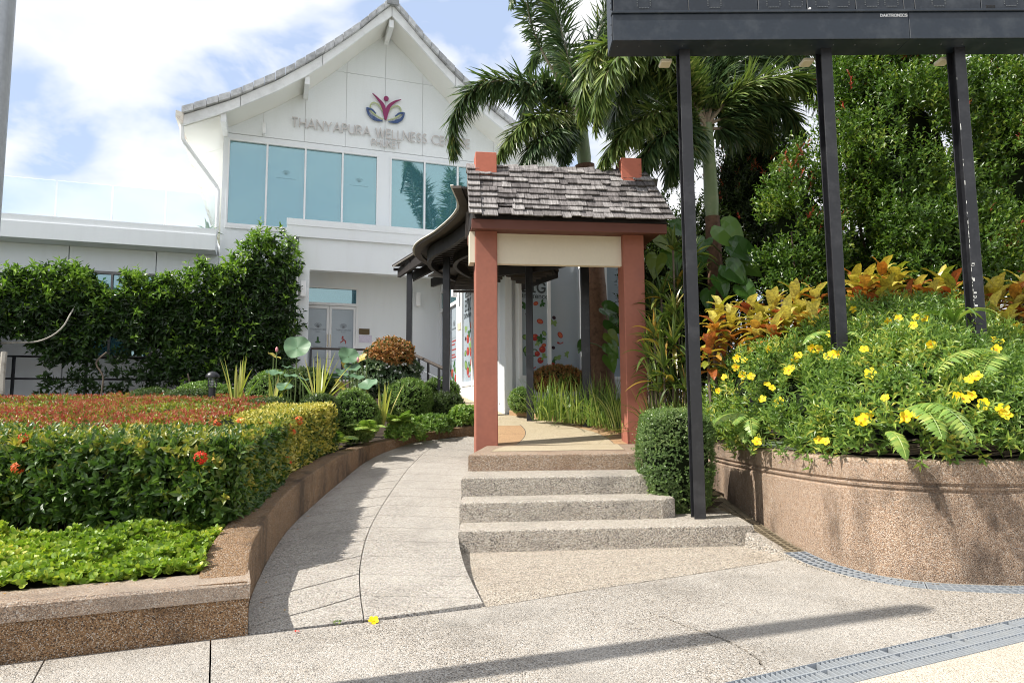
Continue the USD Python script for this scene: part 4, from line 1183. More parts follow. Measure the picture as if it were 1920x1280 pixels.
# front window: coordinates along x. A diagonal tumble that thickens to the lower left
spots = []
for (px, pz, s, k) in [(3.58, 3.10, .10, 'leaf'), (3.60, 2.93, .05, 'olive'), (3.78, 3.13, .06, 'half'), (3.90, 3.14, .08, 'leaf'), (3.66, 2.86, .065, 'tomato'), (3.86, 2.80, .075, 'half'), (3.58, 2.50, .08, 'cucumber'), (3.76, 2.50, .08, 'tomato'),
                       (3.88, 2.48, .10, 'leaf'), (3.60, 2.28, .10, 'cucumber'), (3.62, 2.20, .09, 'ring'), (3.74, 2.22, .09, 'ring'), (3.90, 2.28, .075, 'tomato'), (3.80, 2.20, .06, 'tomato'), (3.92, 2.14, .08, 'leaf'), (3.86, 2.08, .07, 'tomato'), (3.70, 1.95, .08, 'chilli'), (3.80, 2.40, .07, 'leaf'), (3.94, 2.58, .06, 'cucumber'), (3.93, 2.36, .055, 'half'),
                       (4.14, 2.88, .06, 'olive'), (4.12, 2.78, .09, 'leaf'), (4.26, 2.56, .075, 'half'), (4.26, 2.42, .07, 'chilli'), (4.12, 2.32, .055, 'olive'), (4.40, 2.20, .07, 'leaf'), (4.12, 2.10, .085, 'leaf'), (4.20, 2.16, .085, 'leaf'), (4.10, 2.00, .06, 'tomato'), (4.20, 1.99, .06, 'olive'), (4.28, 1.97, .065, 'leaf'), (4.36, 1.93, .05, 'tomato'), (4.42, 1.91, .06, 'leaf'), (4.48, 1.90, .045, 'olive'), (4.54, 1.88, .06, 'leaf'), (4.15, 1.93, .06, 'leaf')]:
    spots.append((px, pz, s * 0.85, k))
scatter_veg(spots, -DEPTH + 0.0295, lambda m: m)
tx = MB()
tx.add(flat_text('BIG', 0.20, 3.745, -DEPTH + 0.0295, 3.335, True)); tx.add(flat_text('Difference', 0.085, 3.745, -DEPTH + 0.0295, 3.225, True))
tx.add(flat_text('CHANGE', 0.10, 3.745, -DEPTH + 0.0295, 3.78, True)); tx.add(flat_text('MAKES', 0.07, 3.745, -DEPTH + 0.0295, 3.63, True)); tx.add(flat_text('A SMALL', 0.09, 3.745, -DEPTH + 0.0295, 3.95, True))
blk.part('printed_words', tx, M['print_dark'])
# side window nearest the door: the same words, then vegetables below (u = distance from the front, read left to right)
sm = MB()
uc = 2.545
for t_, h, z in (('A SMALL', 0.10, 4.02), ('CHANGE', 0.145, 3.80), ('BIG', 0.25, 3.34), ('Difference', 0.105, 3.19)):
    sm.add(side_map(flat_text(t_, h, uc, 0.0, z, True)))
sm.add(side_map(upright(rect(uc - 0.27, 3.645, uc + 0.27, 3.755).difference(rect(uc - 0.2, 3.69, uc + 0.2, 3.715)), -0.002, 0.0)))
blk.part('printed_words', sm, M['print_dark'])
ms = MB(); ms.add(side_map(flat_text('MAKES', 0.07, uc, -0.0025, 3.665, True)))
blk.part('printed_words', ms, M['print_white'])
spots = []
for (u, z, s, k) in [(2.35, 2.98, .10, 'leaf'), (2.75, 3.00, .09, 'half'), (2.32, 2.74, .07, 'olive'), (2.50, 2.72, .10, 'tomato'), (2.60, 2.86, .11, 'leaf'), (2.78, 2.68, .09, 'half'), (2.30, 2.42, .08, 'cucumber'), (2.50, 2.45, .10, 'tomato'), (2.70, 2.55, .12, 'leaf'), (2.75, 2.42, .10, 'tomato'), (2.35, 2.16, .12, 'cucumber'), (2.60, 2.10, .12, 'leaf'), (2.78, 2.2, .09, 'tomato'), (2.50, 2.02, .09, 'tomato'), (2.72, 2.05, .10, 'leaf'), (2.6, 1.93, .10, 'chilli'),
                     (3.2, 2.5, .10, 'tomato'), (3.4, 2.3, .12, 'leaf'), (3.6, 2.5, .10, 'cucumber'), (3.3, 2.1, .1, 'leaf'), (1.02, 2.15, .1, 'leaf'), (1.15, 2.05, .1, 'tomato'), (1.35, 2.2, .12, 'leaf'), (1.5, 2.1, .1, 'cucumber'), (1.25, 1.95, .11, 'leaf'), (1.45, 1.92, .09, 'tomato'), (1.6, 2.02, .1, 'leaf')]:
    spots.append((u, z, s, k))
scatter_veg(spots, 0.0, side_map)
dm = MB()
for uc_ in (0.47, 1.30):
    dr = MB()
    dm.add(side_map(petals(uc_, 3.18, 0.2, 0.0)))
    dm.add(side_map(flat_text('THANYAPURA', 0.04, uc_, 0.0, 3.06)))
    for k, z in enumerate((2.78, 2.70, 2.58, 2.46, 2.40)):
        dr.add(side_map(bx((uc_ - 0.2, -.002, z), (uc_ + (0.2 if k % 2 == 0 else 0.08), 0.0, z + 0.03))))
    dm.add(side_map(bx((uc_ - 0.25, -.002, 2.86), (uc_ + 0.25, 0.0, 2.868)))); dm.add(side_map(bx((uc_ - 0.25, -.002, 2.34), (uc_ + 0.25, 0.0, 2.348))))
    blk.part('door_print', dr, M['print_red'])
blk.part('door_print', dm, M['print_grey'])


# wall lamps: small white up-and-down lights on brackets
def wall_lamp(label, pos, s=1.0, first=[None]):
    if first[0] is None:
        t = Thing('wall_lamp', label, 'wall lamp', loc=pos, rotz=FA, group='white box wall lamps', local=True)
        t.part('body', cbox((-0.055, -0.16, -0.17), (0.055, -0.06, 0.17), 0.006), M['lamp_white'])
        t.part('bracket', bx((-0.035, -0.06, -0.06), (0.035, 0.0, 0.06)), M['lamp_white'])
        first[0] = t
        return t
    return copy_of(first[0], 'wall_lamp', label, pos, FA, scale=s)


wall_lamp('white box lamp on the slim porch column left of the glass doors', fw(-0.19, 1.045, 3.87))
wall_lamp('white box lamp on the shaded porch wall beside the black canopy post', fw(2.58, 0.0, 3.93))
for lab, o_, z_, in (('white box lamp on the side wall left of the tall window with black words', 1.92, 3.92),):
    x = UsdGeom.Xform.Define(stage, numbered('/World', 'wall_lamp'))
    x.GetPrim().GetReferences().AddInternalReference('/World/wall_lamp')
    m = Gf.Matrix4d().SetScale(1.15) * Gf.Matrix4d().SetRotate(Gf.Rotation(Gf.Vec3d(0, 0, 1), math.degrees(FA) - 90)) * Gf.Matrix4d().SetTranslate(Gf.Vec3d(*map(float, fw(WX, o_, z_))))
    x.ClearXformOpOrder(); x.MakeMatrixXform().Set(m)
    keys(x.GetPrim(), label=lab, category='wall lamp', group='white box wall lamps'); x.GetPrim().SetInstanceable(True)
wall_lamp('white box lamp at the left edge of the vegetable window, under the canopy', fw(3.60, DEPTH, 3.60), 0.85)
wall_lamp('white box lamp high on the mullion right of the vegetable print', fw(4.66, DEPTH, 3.99), 1.1)
# ---------------------------------------------------------------- the roofed gate (local x along its front, -y towards the camera)
GA = math.radians(7.2)
G_O = np.array([-0.49, 9.1, 0.0])
GU, GN = np.array([math.cos(GA), math.sin(GA), 0]), np.array([math.sin(GA), -math.cos(GA), 0])
gate = Thing('roofed_gate', 'small entrance gate with two terracotta pillars and a grey wood-shingle roof above the steps', 'gate', loc=G_O, rotz=GA, local=True)
for x0, x1 in ((0.0, 0.30), (2.07, 2.37)):
    gate.part('pillar', cbox((x0, 0.0, 0.25), (x1, 0.30, 4.30), 0.010), M['terracotta_paint'])
    gate.part('pillar_top', cbox((x0 + 0.003, 0.003, 4.301), (x1 - 0.003, 0.297, 4.72), 0.006), M['terracotta_bright'], label='bright orange pillar head poking through the ridge')
EO, EZ, RO, RZ = -0.38, 3.70, 0.15, 4.56              # eave and ridge of the front slope (y, z)
gate.part('eave_beam', cbox((-0.07, -0.33, 3.545), (2.59, -0.255, 3.675), 0.004), M['beam_maroon'])
gate.part('eave_beam', cbox((-0.07, 0.555, 3.545), (2.59, 0.63, 3.675), 0.004), M['beam_maroon'])
gate.part('soffit', hull([(x, y, z) for x in (-0.06, 2.58) for y, z in ((-0.25, 3.60), (-0.25, 3.63), (0.55, 3.63), (0.55, 3.60))]), M['beam_maroon'])
gate.part('cream_panel', bx((0.301, 0.10, 3.175), (2.069, 0.20, 3.599)), M['cream_panel'])
gate.part('end_panel', bx((-0.075, 0.03, 3.17), (-0.004, 0.27, 3.60)), M['cream_panel'])
roof_ = gate.part('roof', MB().add(hull([(x + (0 if x < 1 else (2.60 - 2.40) * 0), y, z) for x, y, z in [(-0.06, -0.34, 3.676), (2.60, -0.34, 3.676), (-0.06, 0.64, 3.676), (2.60, 0.64, 3.676), (-0.06, 0.15, 4.50), (2.42, 0.15, 4.50)]])), M['dark_timber'])
r_ = np.random.default_rng(5)
down = np.array([0, EO - RO, EZ - RZ]); SLOPE = np.linalg.norm(down); down /= SLOPE
out = np.array([0, -(RZ - EZ), (RO - EO)]) * np.array([1, 1, 1]); out /= np.linalg.norm(out); out = np.array([0, -abs(out[1]), abs(out[2])])


def shingle(x0, x1, d0, d1, lift, th, side=1, curl=0.0, skew=0.0):
    """A split wooden shingle: d measured down the slope from the ridge."""
    pts = []
    n = 3
    top_, bot_ = [], []
    for k in range(n + 1):
        d = d0 + (d1 - d0) * k / n
        h = lift * (0.25 + 0.75 * k / n)
        for x in (x0, (x0 + x1) / 2, x1):
            cup = curl * (0 if x == (x0 + x1) / 2 else 1) * k / n
            p = np.array([x + skew * (k / n), RO, RZ]) + down * d + out * (h + cup)
            bot_.append(p); top_.append(p + out * th)
    v = np.array(top_ + bot_)
    if side < 0:
        v[:, 1] = 2 * RO - v[:, 1]
    m = (n + 1) * 3
    f = []
    q = lambda a, b, c, d: f.extend([(a, b, c), (a, c, d)])
    for k in range(n):
        for j in range(2):
            a = k * 3 + j
            q(a, a + 3, a + 4, a + 1); q(m + a, m + a + 1, m + a + 4, m + a + 3)
    for k in range(n):
        a = k * 3
        q(a, m + a, m + a + 3, a + 3); q(a + 2, a + 5, m + a + 5, m + a + 2)
    for j in range(2):
        q(j, j + 1, m + j + 1, m + j); a = n * 3 + j
        q(a, m + a, m + a + 1, a + 1)
    f = np.array(f)
    return (v, f if side > 0 else f[:, ::-1])


ROWS = 9
for k in range(ROWS):
    d1 = SLOPE * (k + 1) / ROWS + 0.02
    d0 = d1 - SLOPE / ROWS - 0.055
    xr = 2.40 + (2.62 - 2.40) * (d1 / SLOPE)
    x = 0.055
    while x < xr - 0.12:
        w = r_.uniform(0.11, 0.27)
        if xr - 0.10 - (x + w) < 0.09:
            w = xr - 0.10 - x
        dl = r_.normal(0, 0.010) - (0.06 if r_.random() < 0.05 else 0)
        lift = r_.uniform(0.034, 0.058)
        piece(roof_, 'shingle', shingle(x + 0.0025, x + w - 0.0025, max(d0, 0.01), d1 + dl, lift, 0.017, 1, r_.uniform(-0.004, 0.012), r_.normal(0, 0.003)), M['shingle_wood'])
        x += w
    for x0, x1, base in ((-0.115, 0.052, 0), (xr - 0.105, xr + 0.045, 1)):
        piece(roof_, 'verge_shingle', shingle(x0, x1, max(d0 - 0.01, 0.0), d1 + 0.012, 0.066, 0.020, 1, 0.003), M['shingle_wood'])
rear = MB()
for k in range(ROWS):
    d1 = SLOPE * (k + 1) / ROWS + 0.02
    x = -0.10
    while x < 2.5:
        w = r_.uniform(0.12, 0.24)
        rear.add(shingle(x + 0.002, x + w - 0.002, max(d1 - SLOPE / ROWS - 0.055, 0.01), d1 + r_.normal(0, 0.006), 0.015, 0.016, -1)); x += w
piece(roof_, 'rear_shingles', rear, M['shingle_wood'], kind='stuff')
x = 0.31
while x < 2.06:                                             # ridge caps lapping to the right
    w = min(0.29, 2.068 - x)
    h_ = 0.010 + r_.uniform(0, 0.012)
    piece(roof_, 'ridge_cap', hull([(x, RO - 0.085, RZ - 0.06), (x + w + 0.015, RO - 0.085, RZ - 0.045 + h_), (x, RO, RZ + 0.03), (x + w + 0.015, RO, RZ + 0.045 + h_), (x, RO + 0.085, RZ - 0.06), (x + w + 0.015, RO + 0.085, RZ - 0.045),
                                   (x, RO - 0.085, RZ - 0.085), (x + w, RO - 0.085, RZ - 0.07), (x, RO + 0.085, RZ - 0.085)]), M['shingle_wood'])
    x += 0.275
for x0, x1 in ((-0.115, -0.005), (2.375, 2.45)):
    piece(roof_, 'ridge_cap', hull([(x, y, z) for x in (x0, x1) for y, z in ((RO - 0.085, RZ - 0.05), (RO, RZ + 0.04), (RO + 0.085, RZ - 0.05), (RO - 0.085, RZ - 0.075), (RO + 0.085, RZ - 0.075))]), M['shingle_wood'])

# ---------------------------------------------------------------- the covered walkway behind the gate
can = Thing('walkway_canopy', 'dark timber walkway canopy with a curved edge on black posts behind the gate', 'canopy', loc=(-0.4, 11.5, 0.8))
CL = smooth_path([(-0.74, 8.95, 4.16), (-0.70, 9.55, 4.02), (-1.10, 10.5, 3.96), (-1.52, 11.25, 3.94), (-1.66, 11.9, 3.92), (-1.55, 12.55, 3.90), (-1.27, 13.3, 3.88)], 30)
CR = smooth_path([(1.75, 9.6, 3.82), (1.62, 10.0, 3.80), (1.45, 10.4, 3.78), (1.22, 10.9, 3.76), (0.98, 11.35, 3.74), (0.5, 11.75, 3.74), (-0.1, 12.15, 3.76)], 30)
# roof sheet between the edges, with a pale drip edge, a brown fascia board below it and a curved beam
sheet = np.stack([CL, CR], 1)


def sheet_fn(u, v):
    i = v * 29
    a = np.stack([np.interp(i, np.arange(30), CL[:, k]) for k in range(3)], 1)
    b = np.stack([np.interp(i, np.arange(30), CR[:, k]) for k in range(3)], 1)
    p = a + (b - a) * u[:, None]
    p[:, 2] += 0.12 * np.sin(np.pi * u) + 0.02
    return p


can.part('roof_sheet', gridslab(sheet_fn, np.linspace(0, 1, 9), np.linspace(0, 1, 30), 0.03), M['canopy_sheet'])


def ribbon(path, d0, d1, z0, z1):
    a, b = offset_path(path, d0), offset_path(path, d1)
    r = np.stack([np.column_stack([a[:, :2], path[:, 2] + z0]), np.column_stack([b[:, :2], path[:, 2] + z0]), np.column_stack([b[:, :2], path[:, 2] + z1]), np.column_stack([a[:, :2], path[:, 2] + z1])], 1)
    return loft(r)


can.part('drip_edge', ribbon(CL, 0.085, 0.04, 0.03, 0.045), M['canopy_edge'])
can.part('edge_board', ribbon(CL, 0.05, -0.07, -0.01, 0.025), M['canopy_board'])
can.part('curved_beam', ribbon(CL, -0.17, -0.24, -0.20, 0.0), M['dark_timber'])
can.part('curved_beam', ribbon(CL[6:], -0.62, -0.69, -0.22, 0.01), M['dark_timber'])
can.part('curved_beam', ribbon(CR, 0.22, 0.15, -0.20, 0.0), M['dark_timber'])
can.part('edge_board', ribbon(CR, 0.02, -0.10, -0.01, 0.02), M['canopy_board'])
for k in range(1, 29):                                     # purlins across
    a, b = CL[k], CR[k]
    t = (b - a) / np.linalg.norm(b - a)
    pts = [a + t * 0.2 + [0, 0, -0.02], a + (b - a) * 0.5 + [0, 0, 0.09], b - t * 0.1 + [0, 0, -0.02]]
    s_ = np.array([-t[1], t[0], 0]) * 0.02
    can.part('purlin', loft(np.stack([[p - s_ + [0, 0, -0.05], p + s_ + [0, 0, -0.05], p + s_, p - s_] for p in np.array(pts)])), M['dark_timber'])
# the straight arm that turns towards the porch: a gabled roof seen from its end
arm0 = fw(1.55, 1.15, 0); AU, AN = FU, FN
E_L, E_R = at(735, 497, 13.3), at(1040, 500, 12.4)


def ap(s, o, z):
    return fw(s, o, z)


def plate(pts, th, mat, name):
    pts = np.array(pts, float)
    can.part(name, hull(np.vstack([pts, pts - [0, 0, th]])), mat)


# left slope over the porch steps: eave at left, rising to the right under the curved roof
plate([at(735, 497, 13.6), at(832, 437, 11.9), at(905, 440, 12.6), at(850, 497, 14.8)], 0.035, M['canopy_sheet'], 'roof_sheet')
pe0, pe1 = at(735, 499, 13.6), at(832, 439, 11.9)
plate([pe0, pe1, pe1 + [0.05, 0.02, 0.012], pe0 + [0.05, 0.02, 0.012]], 0.02, M['canopy_edge'], 'drip_edge')
for (x0, y0, d0), (x1, y1, d1) in (((748, 512, 13.65), (826, 462, 12.0)), ((772, 520, 13.9), (870, 470, 12.4)), ((810, 530, 13.9), (868, 512, 12.9))):
    p, q = at(x0, y0, d0), at(x1, y1, d1)
    n_ = np.cross(q - p, [0, 0, 1]); n_ /= np.linalg.norm(n_); n_ *= 0.03
    can.part('rafter', loft(np.array([[p - n_ - [0, 0, .09], p + n_ - [0, 0, .09], p + n_ + [0, 0, .09], p - n_ + [0, 0, .09]], [q - n_ - [0, 0, .09], q + n_ - [0, 0, .09], q + n_ + [0, 0, .09], q - n_ + [0, 0, .09]]])), M['dark_timber'])
for k in range(7):
    t = k / 6
    p = at(738 + 88 * t, 503 - 52 * t, 13.6 - 1.6 * t); q = at(850 + 60 * t, 503 - 46 * t, 14.8 - 2.1 * t)
    can.part('purlin', loft(np.array([[p - [0, .02, .05], p + [0, .02, -.05], p + [0, .02, 0], p - [0, .02, 0]], [q - [0, .02, .05], q + [0, .02, -.05], q + [0, .02, 0], q - [0, .02, 0]]])), M['dark_timber'])
# lower small eave in front of the second post and the far slope with its tip on the right
plate([at(802, 516, 12.7), at(836, 498, 12.2), at(880, 500, 12.8), at(858, 520, 13.4)], 0.03, M['canopy_sheet'], 'roof_sheet')
pe0, pe1 = at(802, 517, 12.7), at(836, 499, 12.2)
plate([pe0, pe1, pe1 + [0.04, 0.02, 0.012], pe0 + [0.04, 0.02, 0.012]], 0.02, M['canopy_edge'], 'drip_edge')
plate([at(870, 500, 12.6), at(1048, 506, 11.6), at(1030, 470, 11.2), at(880, 470, 12.0)], 0.035, M['canopy_sheet'], 'roof_sheet')
plate([at(838, 540, 13.6), at(950, 542, 12.8), at(1044, 512, 11.6), at(1020, 480, 11.4), at(870, 480, 12.6)], 0.03, M['dark_timber'], 'roof_sheet')
for k in range(9):
    t = k / 8
    p, q = at(850 + 14 * t, 541 - 48 * t, 13.4 - 0.8 * t), at(955 + 80 * t, 543 - 36 * t, 12.7 - 1.1 * t)
    can.part('purlin', loft(np.array([[p - [0, .015, .075], p + [0, .015, -.075], p + [0, .015, -.03], p - [0, .015, .03]], [q - [0, .015, .075], q + [0, .015, -.075], q + [0, .015, -.03], q - [0, .015, .03]]])), M['canopy_board'])
p, q = at(948, 545, 12.7), at(1046, 510, 11.6)
can.part('rafter', loft(np.array([[p + [0, -.03, -.1], p + [0, .03, -.1], p + [0, .03, 0.02], p + [0, -.03, .02]], [q + [0, -.03, -.1], q + [0, .03, -.1], q + [0, .03, 0.02], q + [0, -.03, .02]]])), M['dark_timber'])


def steel_post(x, y, z0, z1, w=0.055):
    can.part('post', cbox((x - w, y - w, z0), (x + w, y + w, z1), 0.006), M['black_steel'])


steel_post(*at(768, 560, 13.45)[:2], 1.3, 3.98)
steel_post(*at(837, 600, 11.85)[:2], 0.9, 3.86, 0.06)
steel_post(*at(993, 640, 11.5)[:2], 0.95, 3.75, 0.06)
steel_post(*at(1098, 640, 10.85)[:2], 0.90, 3.74, 0.066)

# railing on the porch and down beside the path
rail = Thing('porch_railing', 'black steel railing with a timber handrail along the porch and down the path', 'railing', loc=fw(1.2, 1.2, 1.84))
p0, p1 = fw(0.0, 1.22, 2.55), fw(2.02, 1.22, 2.55)
p2 = at(832, 691, 12.05)
rail.part('handrail', MB().tube([p0, p1], 0.028, 6).tube([p1 + [0.05, -0.02, 0], p2], 0.032, 6), M['canopy_board'])
for k in range(4):
    p = p0 + (p1 - p0) * k / 3
    rail.part('post', bx(p - [0.022, 0.022, 0.95], p + [0.022, 0.022, -0.01]), M['black_steel'])
for k in range(1, 5):
    p = p1 + (p2 - p1) * k / 4.4
    rail.part('post', bx(p - [0.024, 0.024, 0.85], p + [0.024, 0.024, -0.02]), M['black_steel'])
for h in (0.22, 0.42, 0.62):
    rail.part('wire', MB().tube([p0 - [0, 0, h], p1 - [0, 0, h]], 0.008, 5).tube([p1 - [0, 0, h], p2 - [0, 0, h]], 0.008, 5), M['drain_steel'])
# the low rail in front of the wing that the creeper grows on
gr = Thing('garden_railing', 'low black two-rail fence under the dark creeper, in front of the left wing', 'fence', loc=fw(-6, 0.7, 1.2))
for z in (2.30, 1.86):
    gr.part('rail', MB().tube([fw(-11, 0.75, z), fw(-0.5, 0.75, z)], 0.022, 6), M['black_steel'])
for k in range(9):
    p = fw(-10.6 + k * 1.25, 0.75, 0)
    gr.part('post', bx(p + [-0.022, -0.022, 0.7], p + [0.022, 0.022, 2.3]), M['black_steel'])

# ---------------------------------------------------------------- the electronic display board on three black steel columns
BY = 6.28
brd = Thing('display_board', 'dark blue electronic display board on three tall black columns at the top right', 'display board', loc=(2.9, BY, 0.18))


def h_beam(xc, y0, z0, z1, w=0.105, d=0.13, t=0.014):
    m = MB()
    m.add(cbox((xc - w / 2, y0, z0), (xc + w / 2, y0 + t, z1), 0.003)).add(cbox((xc - w / 2, y0 + d - t, z0), (xc + w / 2, y0 + d, z1), 0.003)).add(bx((xc - t / 2, y0 + t, z0), (xc + t / 2, y0 + d - t, z1)))
    return m


posts = []
for px, z0 in ((1306, 0.17), (1584, 0.6), (1846, 0.6)):
    xc = at(px - 4, 640, BY)[0]
    posts.append(xc)
    brd.part('column', h_beam(xc, BY, z0, 4.64), M['black_steel'])
    xx = xc + 0.053
chip = MB()
r_ = np.random.default_rng(11)
for k in range(46):                                         # paint chipped off the right-hand column's flange edge
    z = r_.uniform(2.0, 4.3) if k > 30 else r_.uniform(1.9, 3.1)
    w, h = r_.uniform(0.002, 0.006), r_.uniform(0.008, 0.06)
    chip.add(bx((posts[2] - 0.0525 + 0.001, BY - 0.0012, z), (posts[2] - 0.0525 + 0.001 + w, BY + 0.001, z + h)))
for k in range(10):
    z = r_.uniform(2.0, 2.6); w = r_.uniform(0.003, 0.012)
    chip.add(bx((posts[2] - 0.05 + r_.uniform(0, 0.012), BY - 0.0012, z), (posts[2] - 0.05 + r_.uniform(0, 0.012) + w + 0.012, BY + 0.001, z + r_.uniform(0.005, 0.03))))
brd.part('chipped_paint', chip, M['chipped_paint'], kind='stuff')
bx0, bx1 = at(1149, 60, BY - 0.16)[0], 8.2
zb = at(1300, 75, BY - 0.16)[2]
FY = BY - 0.16
JX = at(1706, 60, FY)[0]
# lower beam: two lengths, butting at a seam
for x0, x1 in ((bx0, JX - 0.002), (JX + 0.002, bx1)):
    brd.part('beam', MB().add(cbox((x0, FY, zb), (x1, FY + 0.012, zb + 0.26), 0.003)).add(bx((x0, FY + 0.012, zb), (x1, FY + 0.30, zb + 0.012))).add(bx((x0, FY + 0.012, zb + 0.248), (x1, FY + 0.30, zb + 0.26))), M['navy_steel'])
brd.part('end_plate', hull([(bx0 - 0.006, y, z) for y, z in ((FY + 0.02, zb + 0.01), (FY + 0.30, zb + 0.01), (FY + 0.30, zb + 1.6), (FY + 0.04, zb + 1.6))] + [(bx0 - 0.001, y, z) for y, z in ((FY + 0.02, zb + 0.01), (FY + 0.30, zb + 0.01), (FY + 0.30, zb + 1.6), (FY + 0.04, zb + 1.6))]), M['navy_steel'])
brd.part('ledge', cbox((bx0 - 0.01, FY - 0.02, zb + 0.262), (bx1, FY + 0.05, zb + 0.285), 0.004), M['navy_steel'])
brd.part('cabinet', bx((bx0 + 0.01, FY + 0.05, zb + 0.27), (bx1, FY + 0.42, zb + 1.62)), M['navy_steel'])
brd.part('lip', bx((bx0 - 0.004, FY + 0.30, zb + 0.012), (bx1, FY + 0.312, zb + 0.26)), M['black_steel'])
seams = [bx0 + 0.012] + [at(px, 10, FY)[0] for px in (1292, 1423, 1515, 1607, 1697, 1718, 1843)] + [at(1990, 10, FY)[0], 7.0, 8.19]
for k, (x0, x1) in enumerate(zip(seams, seams[1:])):
    brd.part('face_panel', cbox((x0 + 0.003, FY + 0.025, zb + 0.29), (x1 - 0.003, FY + 0.049, zb + 1.6), 0.003), M['led_panel'])
# dot-lamp figures: rounded rectangles and eights, their lower halves in view
digits = [(1208, 8), (1341, 0), (1452, 8), (1494, 0), (1544, 8), (1582, 5), (1637, 8), (1674, 0), (1763, 0), (1899, 8)]
for px, d in digits:
    xc = at(px, 5, FY)[0]
    dots = MB()
    w, h, z0 = 0.062, 0.26, zb + 0.335
    q = []
    for t in np.linspace(-w * 0.7, w * 0.7, 7):
        q += [(t, 0), (t, h)]
        if d in (8, 5):
            q.append((t, h / 2))
    for t in np.linspace(0.02, h - 0.02, 14):
        if d in (8, 0) or t > h / 2:
            q.append((-w, t))
        if d in (8, 0) or t < h / 2:
            q.append((w, t))
    for x, z in q:
        dots.add(bx((xc + x - 0.004, FY + 0.021, z0 + z - 0.004), (xc + x + 0.004, FY + 0.026, z0 + z + 0.004)))
    brd.part('dot_figure', dots, M['led_dot'])
for px, py in ((1518, 17), (1610, 28), (1914, 37)):
    p = at(px, py, FY + 0.02)
    brd.part('stud', MB().tube([(p[0], FY + 0.01, p[2]), (p[0], FY + 0.03, p[2])], 0.011, 10), M['bolt_white'])
p = at(1897, 14, FY)
vent = MB()
for i in range(7):
    for j in range(7):
        vent.add(bx((at(1852, 10, FY)[0] + i * 0.013, FY + 0.022, p[2] - 0.05 + j * 0.013), (at(1852, 10, FY)[0] + i * 0.013 + 0.007, FY + 0.026, p[2] - 0.05 + j * 0.013 + 0.007)))
brd.part('vent', vent, M['dark_gap'], kind='stuff')
bt = MB()
for px in range(1160, 1920, 41):
    x = at(px, 40, FY)[0]
    bt.add(bx((x - 0.008, FY + 0.018, zb + 0.292), (x + 0.008, FY + 0.03, zb + 0.304)))
    bt.add(bx((x - 0.005, FY + 0.1, zb - 0.005), (x + 0.005, FY + 0.11, zb + 0.001)))
for z in (0.34, 0.40, 0.46, 0.08, 0.18):
    bt.add(bx((bx0 - 0.012, FY + 0.05, zb + z), (bx0 - 0.004, FY + 0.062, zb + z + 0.012)))
brd.part('bolt', bt, M['led_dot'], kind='stuff')
m_ = meshkit.text_mesh('DAKTRONICS', 0.028, 0.002, True)
v = np.asarray(m_.vertices); p = at(1651, 52, FY)
k = (at(1702, 52, FY)[0] - p[0]) / np.ptp(v[:, 0])
brd.part('maker_name', (np.stack([p[0] + v[:, 0] * k, FY - 0.0035 + (0.002 - v[:, 2]), zb + 0.215 + v[:, 1]], 1), np.asarray(m_.faces)), M['brand_letter'])
for px, w in ((1248, 0.055), (1514, 0.055), (1770, 0.055)):
    q = at(px, 90, BY + 0.2)
    brd.part('spotlight', cbox((q[0] - w, BY + 0.17, zb - 0.04), (q[0] + w, BY + 0.30, zb - 0.004), 0.008), M['beige_metal'])

# the grey pole at the left edge, its shadow falls across the driveway
pole = Thing('lamp_pole', 'grey galvanised pole at the left edge of the driveway, cropped by the photo', 'pole', loc=(-2.10, 2.62, GROUND))
px_ = np.array([-2.125, 2.62])
pole.part('shaft', MB().tube([(px_[0], px_[1], GROUND), (px_[0], px_[1], 2.5), (px_[0], px_[1], 5.75)], [0.096, 0.094, 0.09], 20), M['galvanised_pole'], smooth=40)
pole.part('base_plate', cbox((px_[0] - 0.14, px_[1] - 0.14, GROUND), (px_[0] + 0.14, px_[1] + 0.14, GROUND + 0.02), 0.004), M['galvanised_pole'])
# ---------------------------------------------------------------- foliage tools
unit = lambda a: a / (np.linalg.norm(a, axis=-1, keepdims=True) + 1e-12)
LEAF = {
    'diamond': ([(0, 0, 0), (-.5, .5, .1), (.5, .5, .1), (0, 1, -.06)], [(0, 2, 1), (1, 2, 3)]),
    'fold': ([(0, 0, 0), (-.5, .42, .12), (.5, .42, .12), (0, .5, -.02), (0, 1, -.14)], [(0, 3, 1), (0, 2, 3), (3, 4, 1), (3, 2, 4)]),
    'ovate': ([(0, 0, 0), (-.40, .25, .10), (.40, .25, .10), (-.44, .60, .06), (.44, .60, .06), (0, 1, -.16), (0, .28, -.01), (0, .65, -.04)],
              [(0, 6, 1), (0, 2, 6), (6, 7, 3), (6, 3, 1), (6, 2, 4), (6, 4, 7), (7, 5, 3), (7, 4, 5)]),
    'blade': ([(0, 0, 0), (-.5, .25, 0.03), (.5, .25, 0.03), (-.42, .65, -.05), (.42, .65, -.05), (0, 1, -.18)], [(0, 2, 1), (1, 2, 4), (1, 4, 3), (3, 4, 5)]),
    'round': ([(0, 0, 0), (-.38, .2, .05), (.38, .2, .05), (-.5, .6, .04), (.5, .6, .04), (-.25, .93, -.02), (.25, .93, -.02), (0, .55, -.03)],
              [(0, 7, 1), (0, 2, 7), (1, 7, 3), (2, 4, 7), (3, 7, 5), (7, 4, 6), (7, 6, 5)]),
}


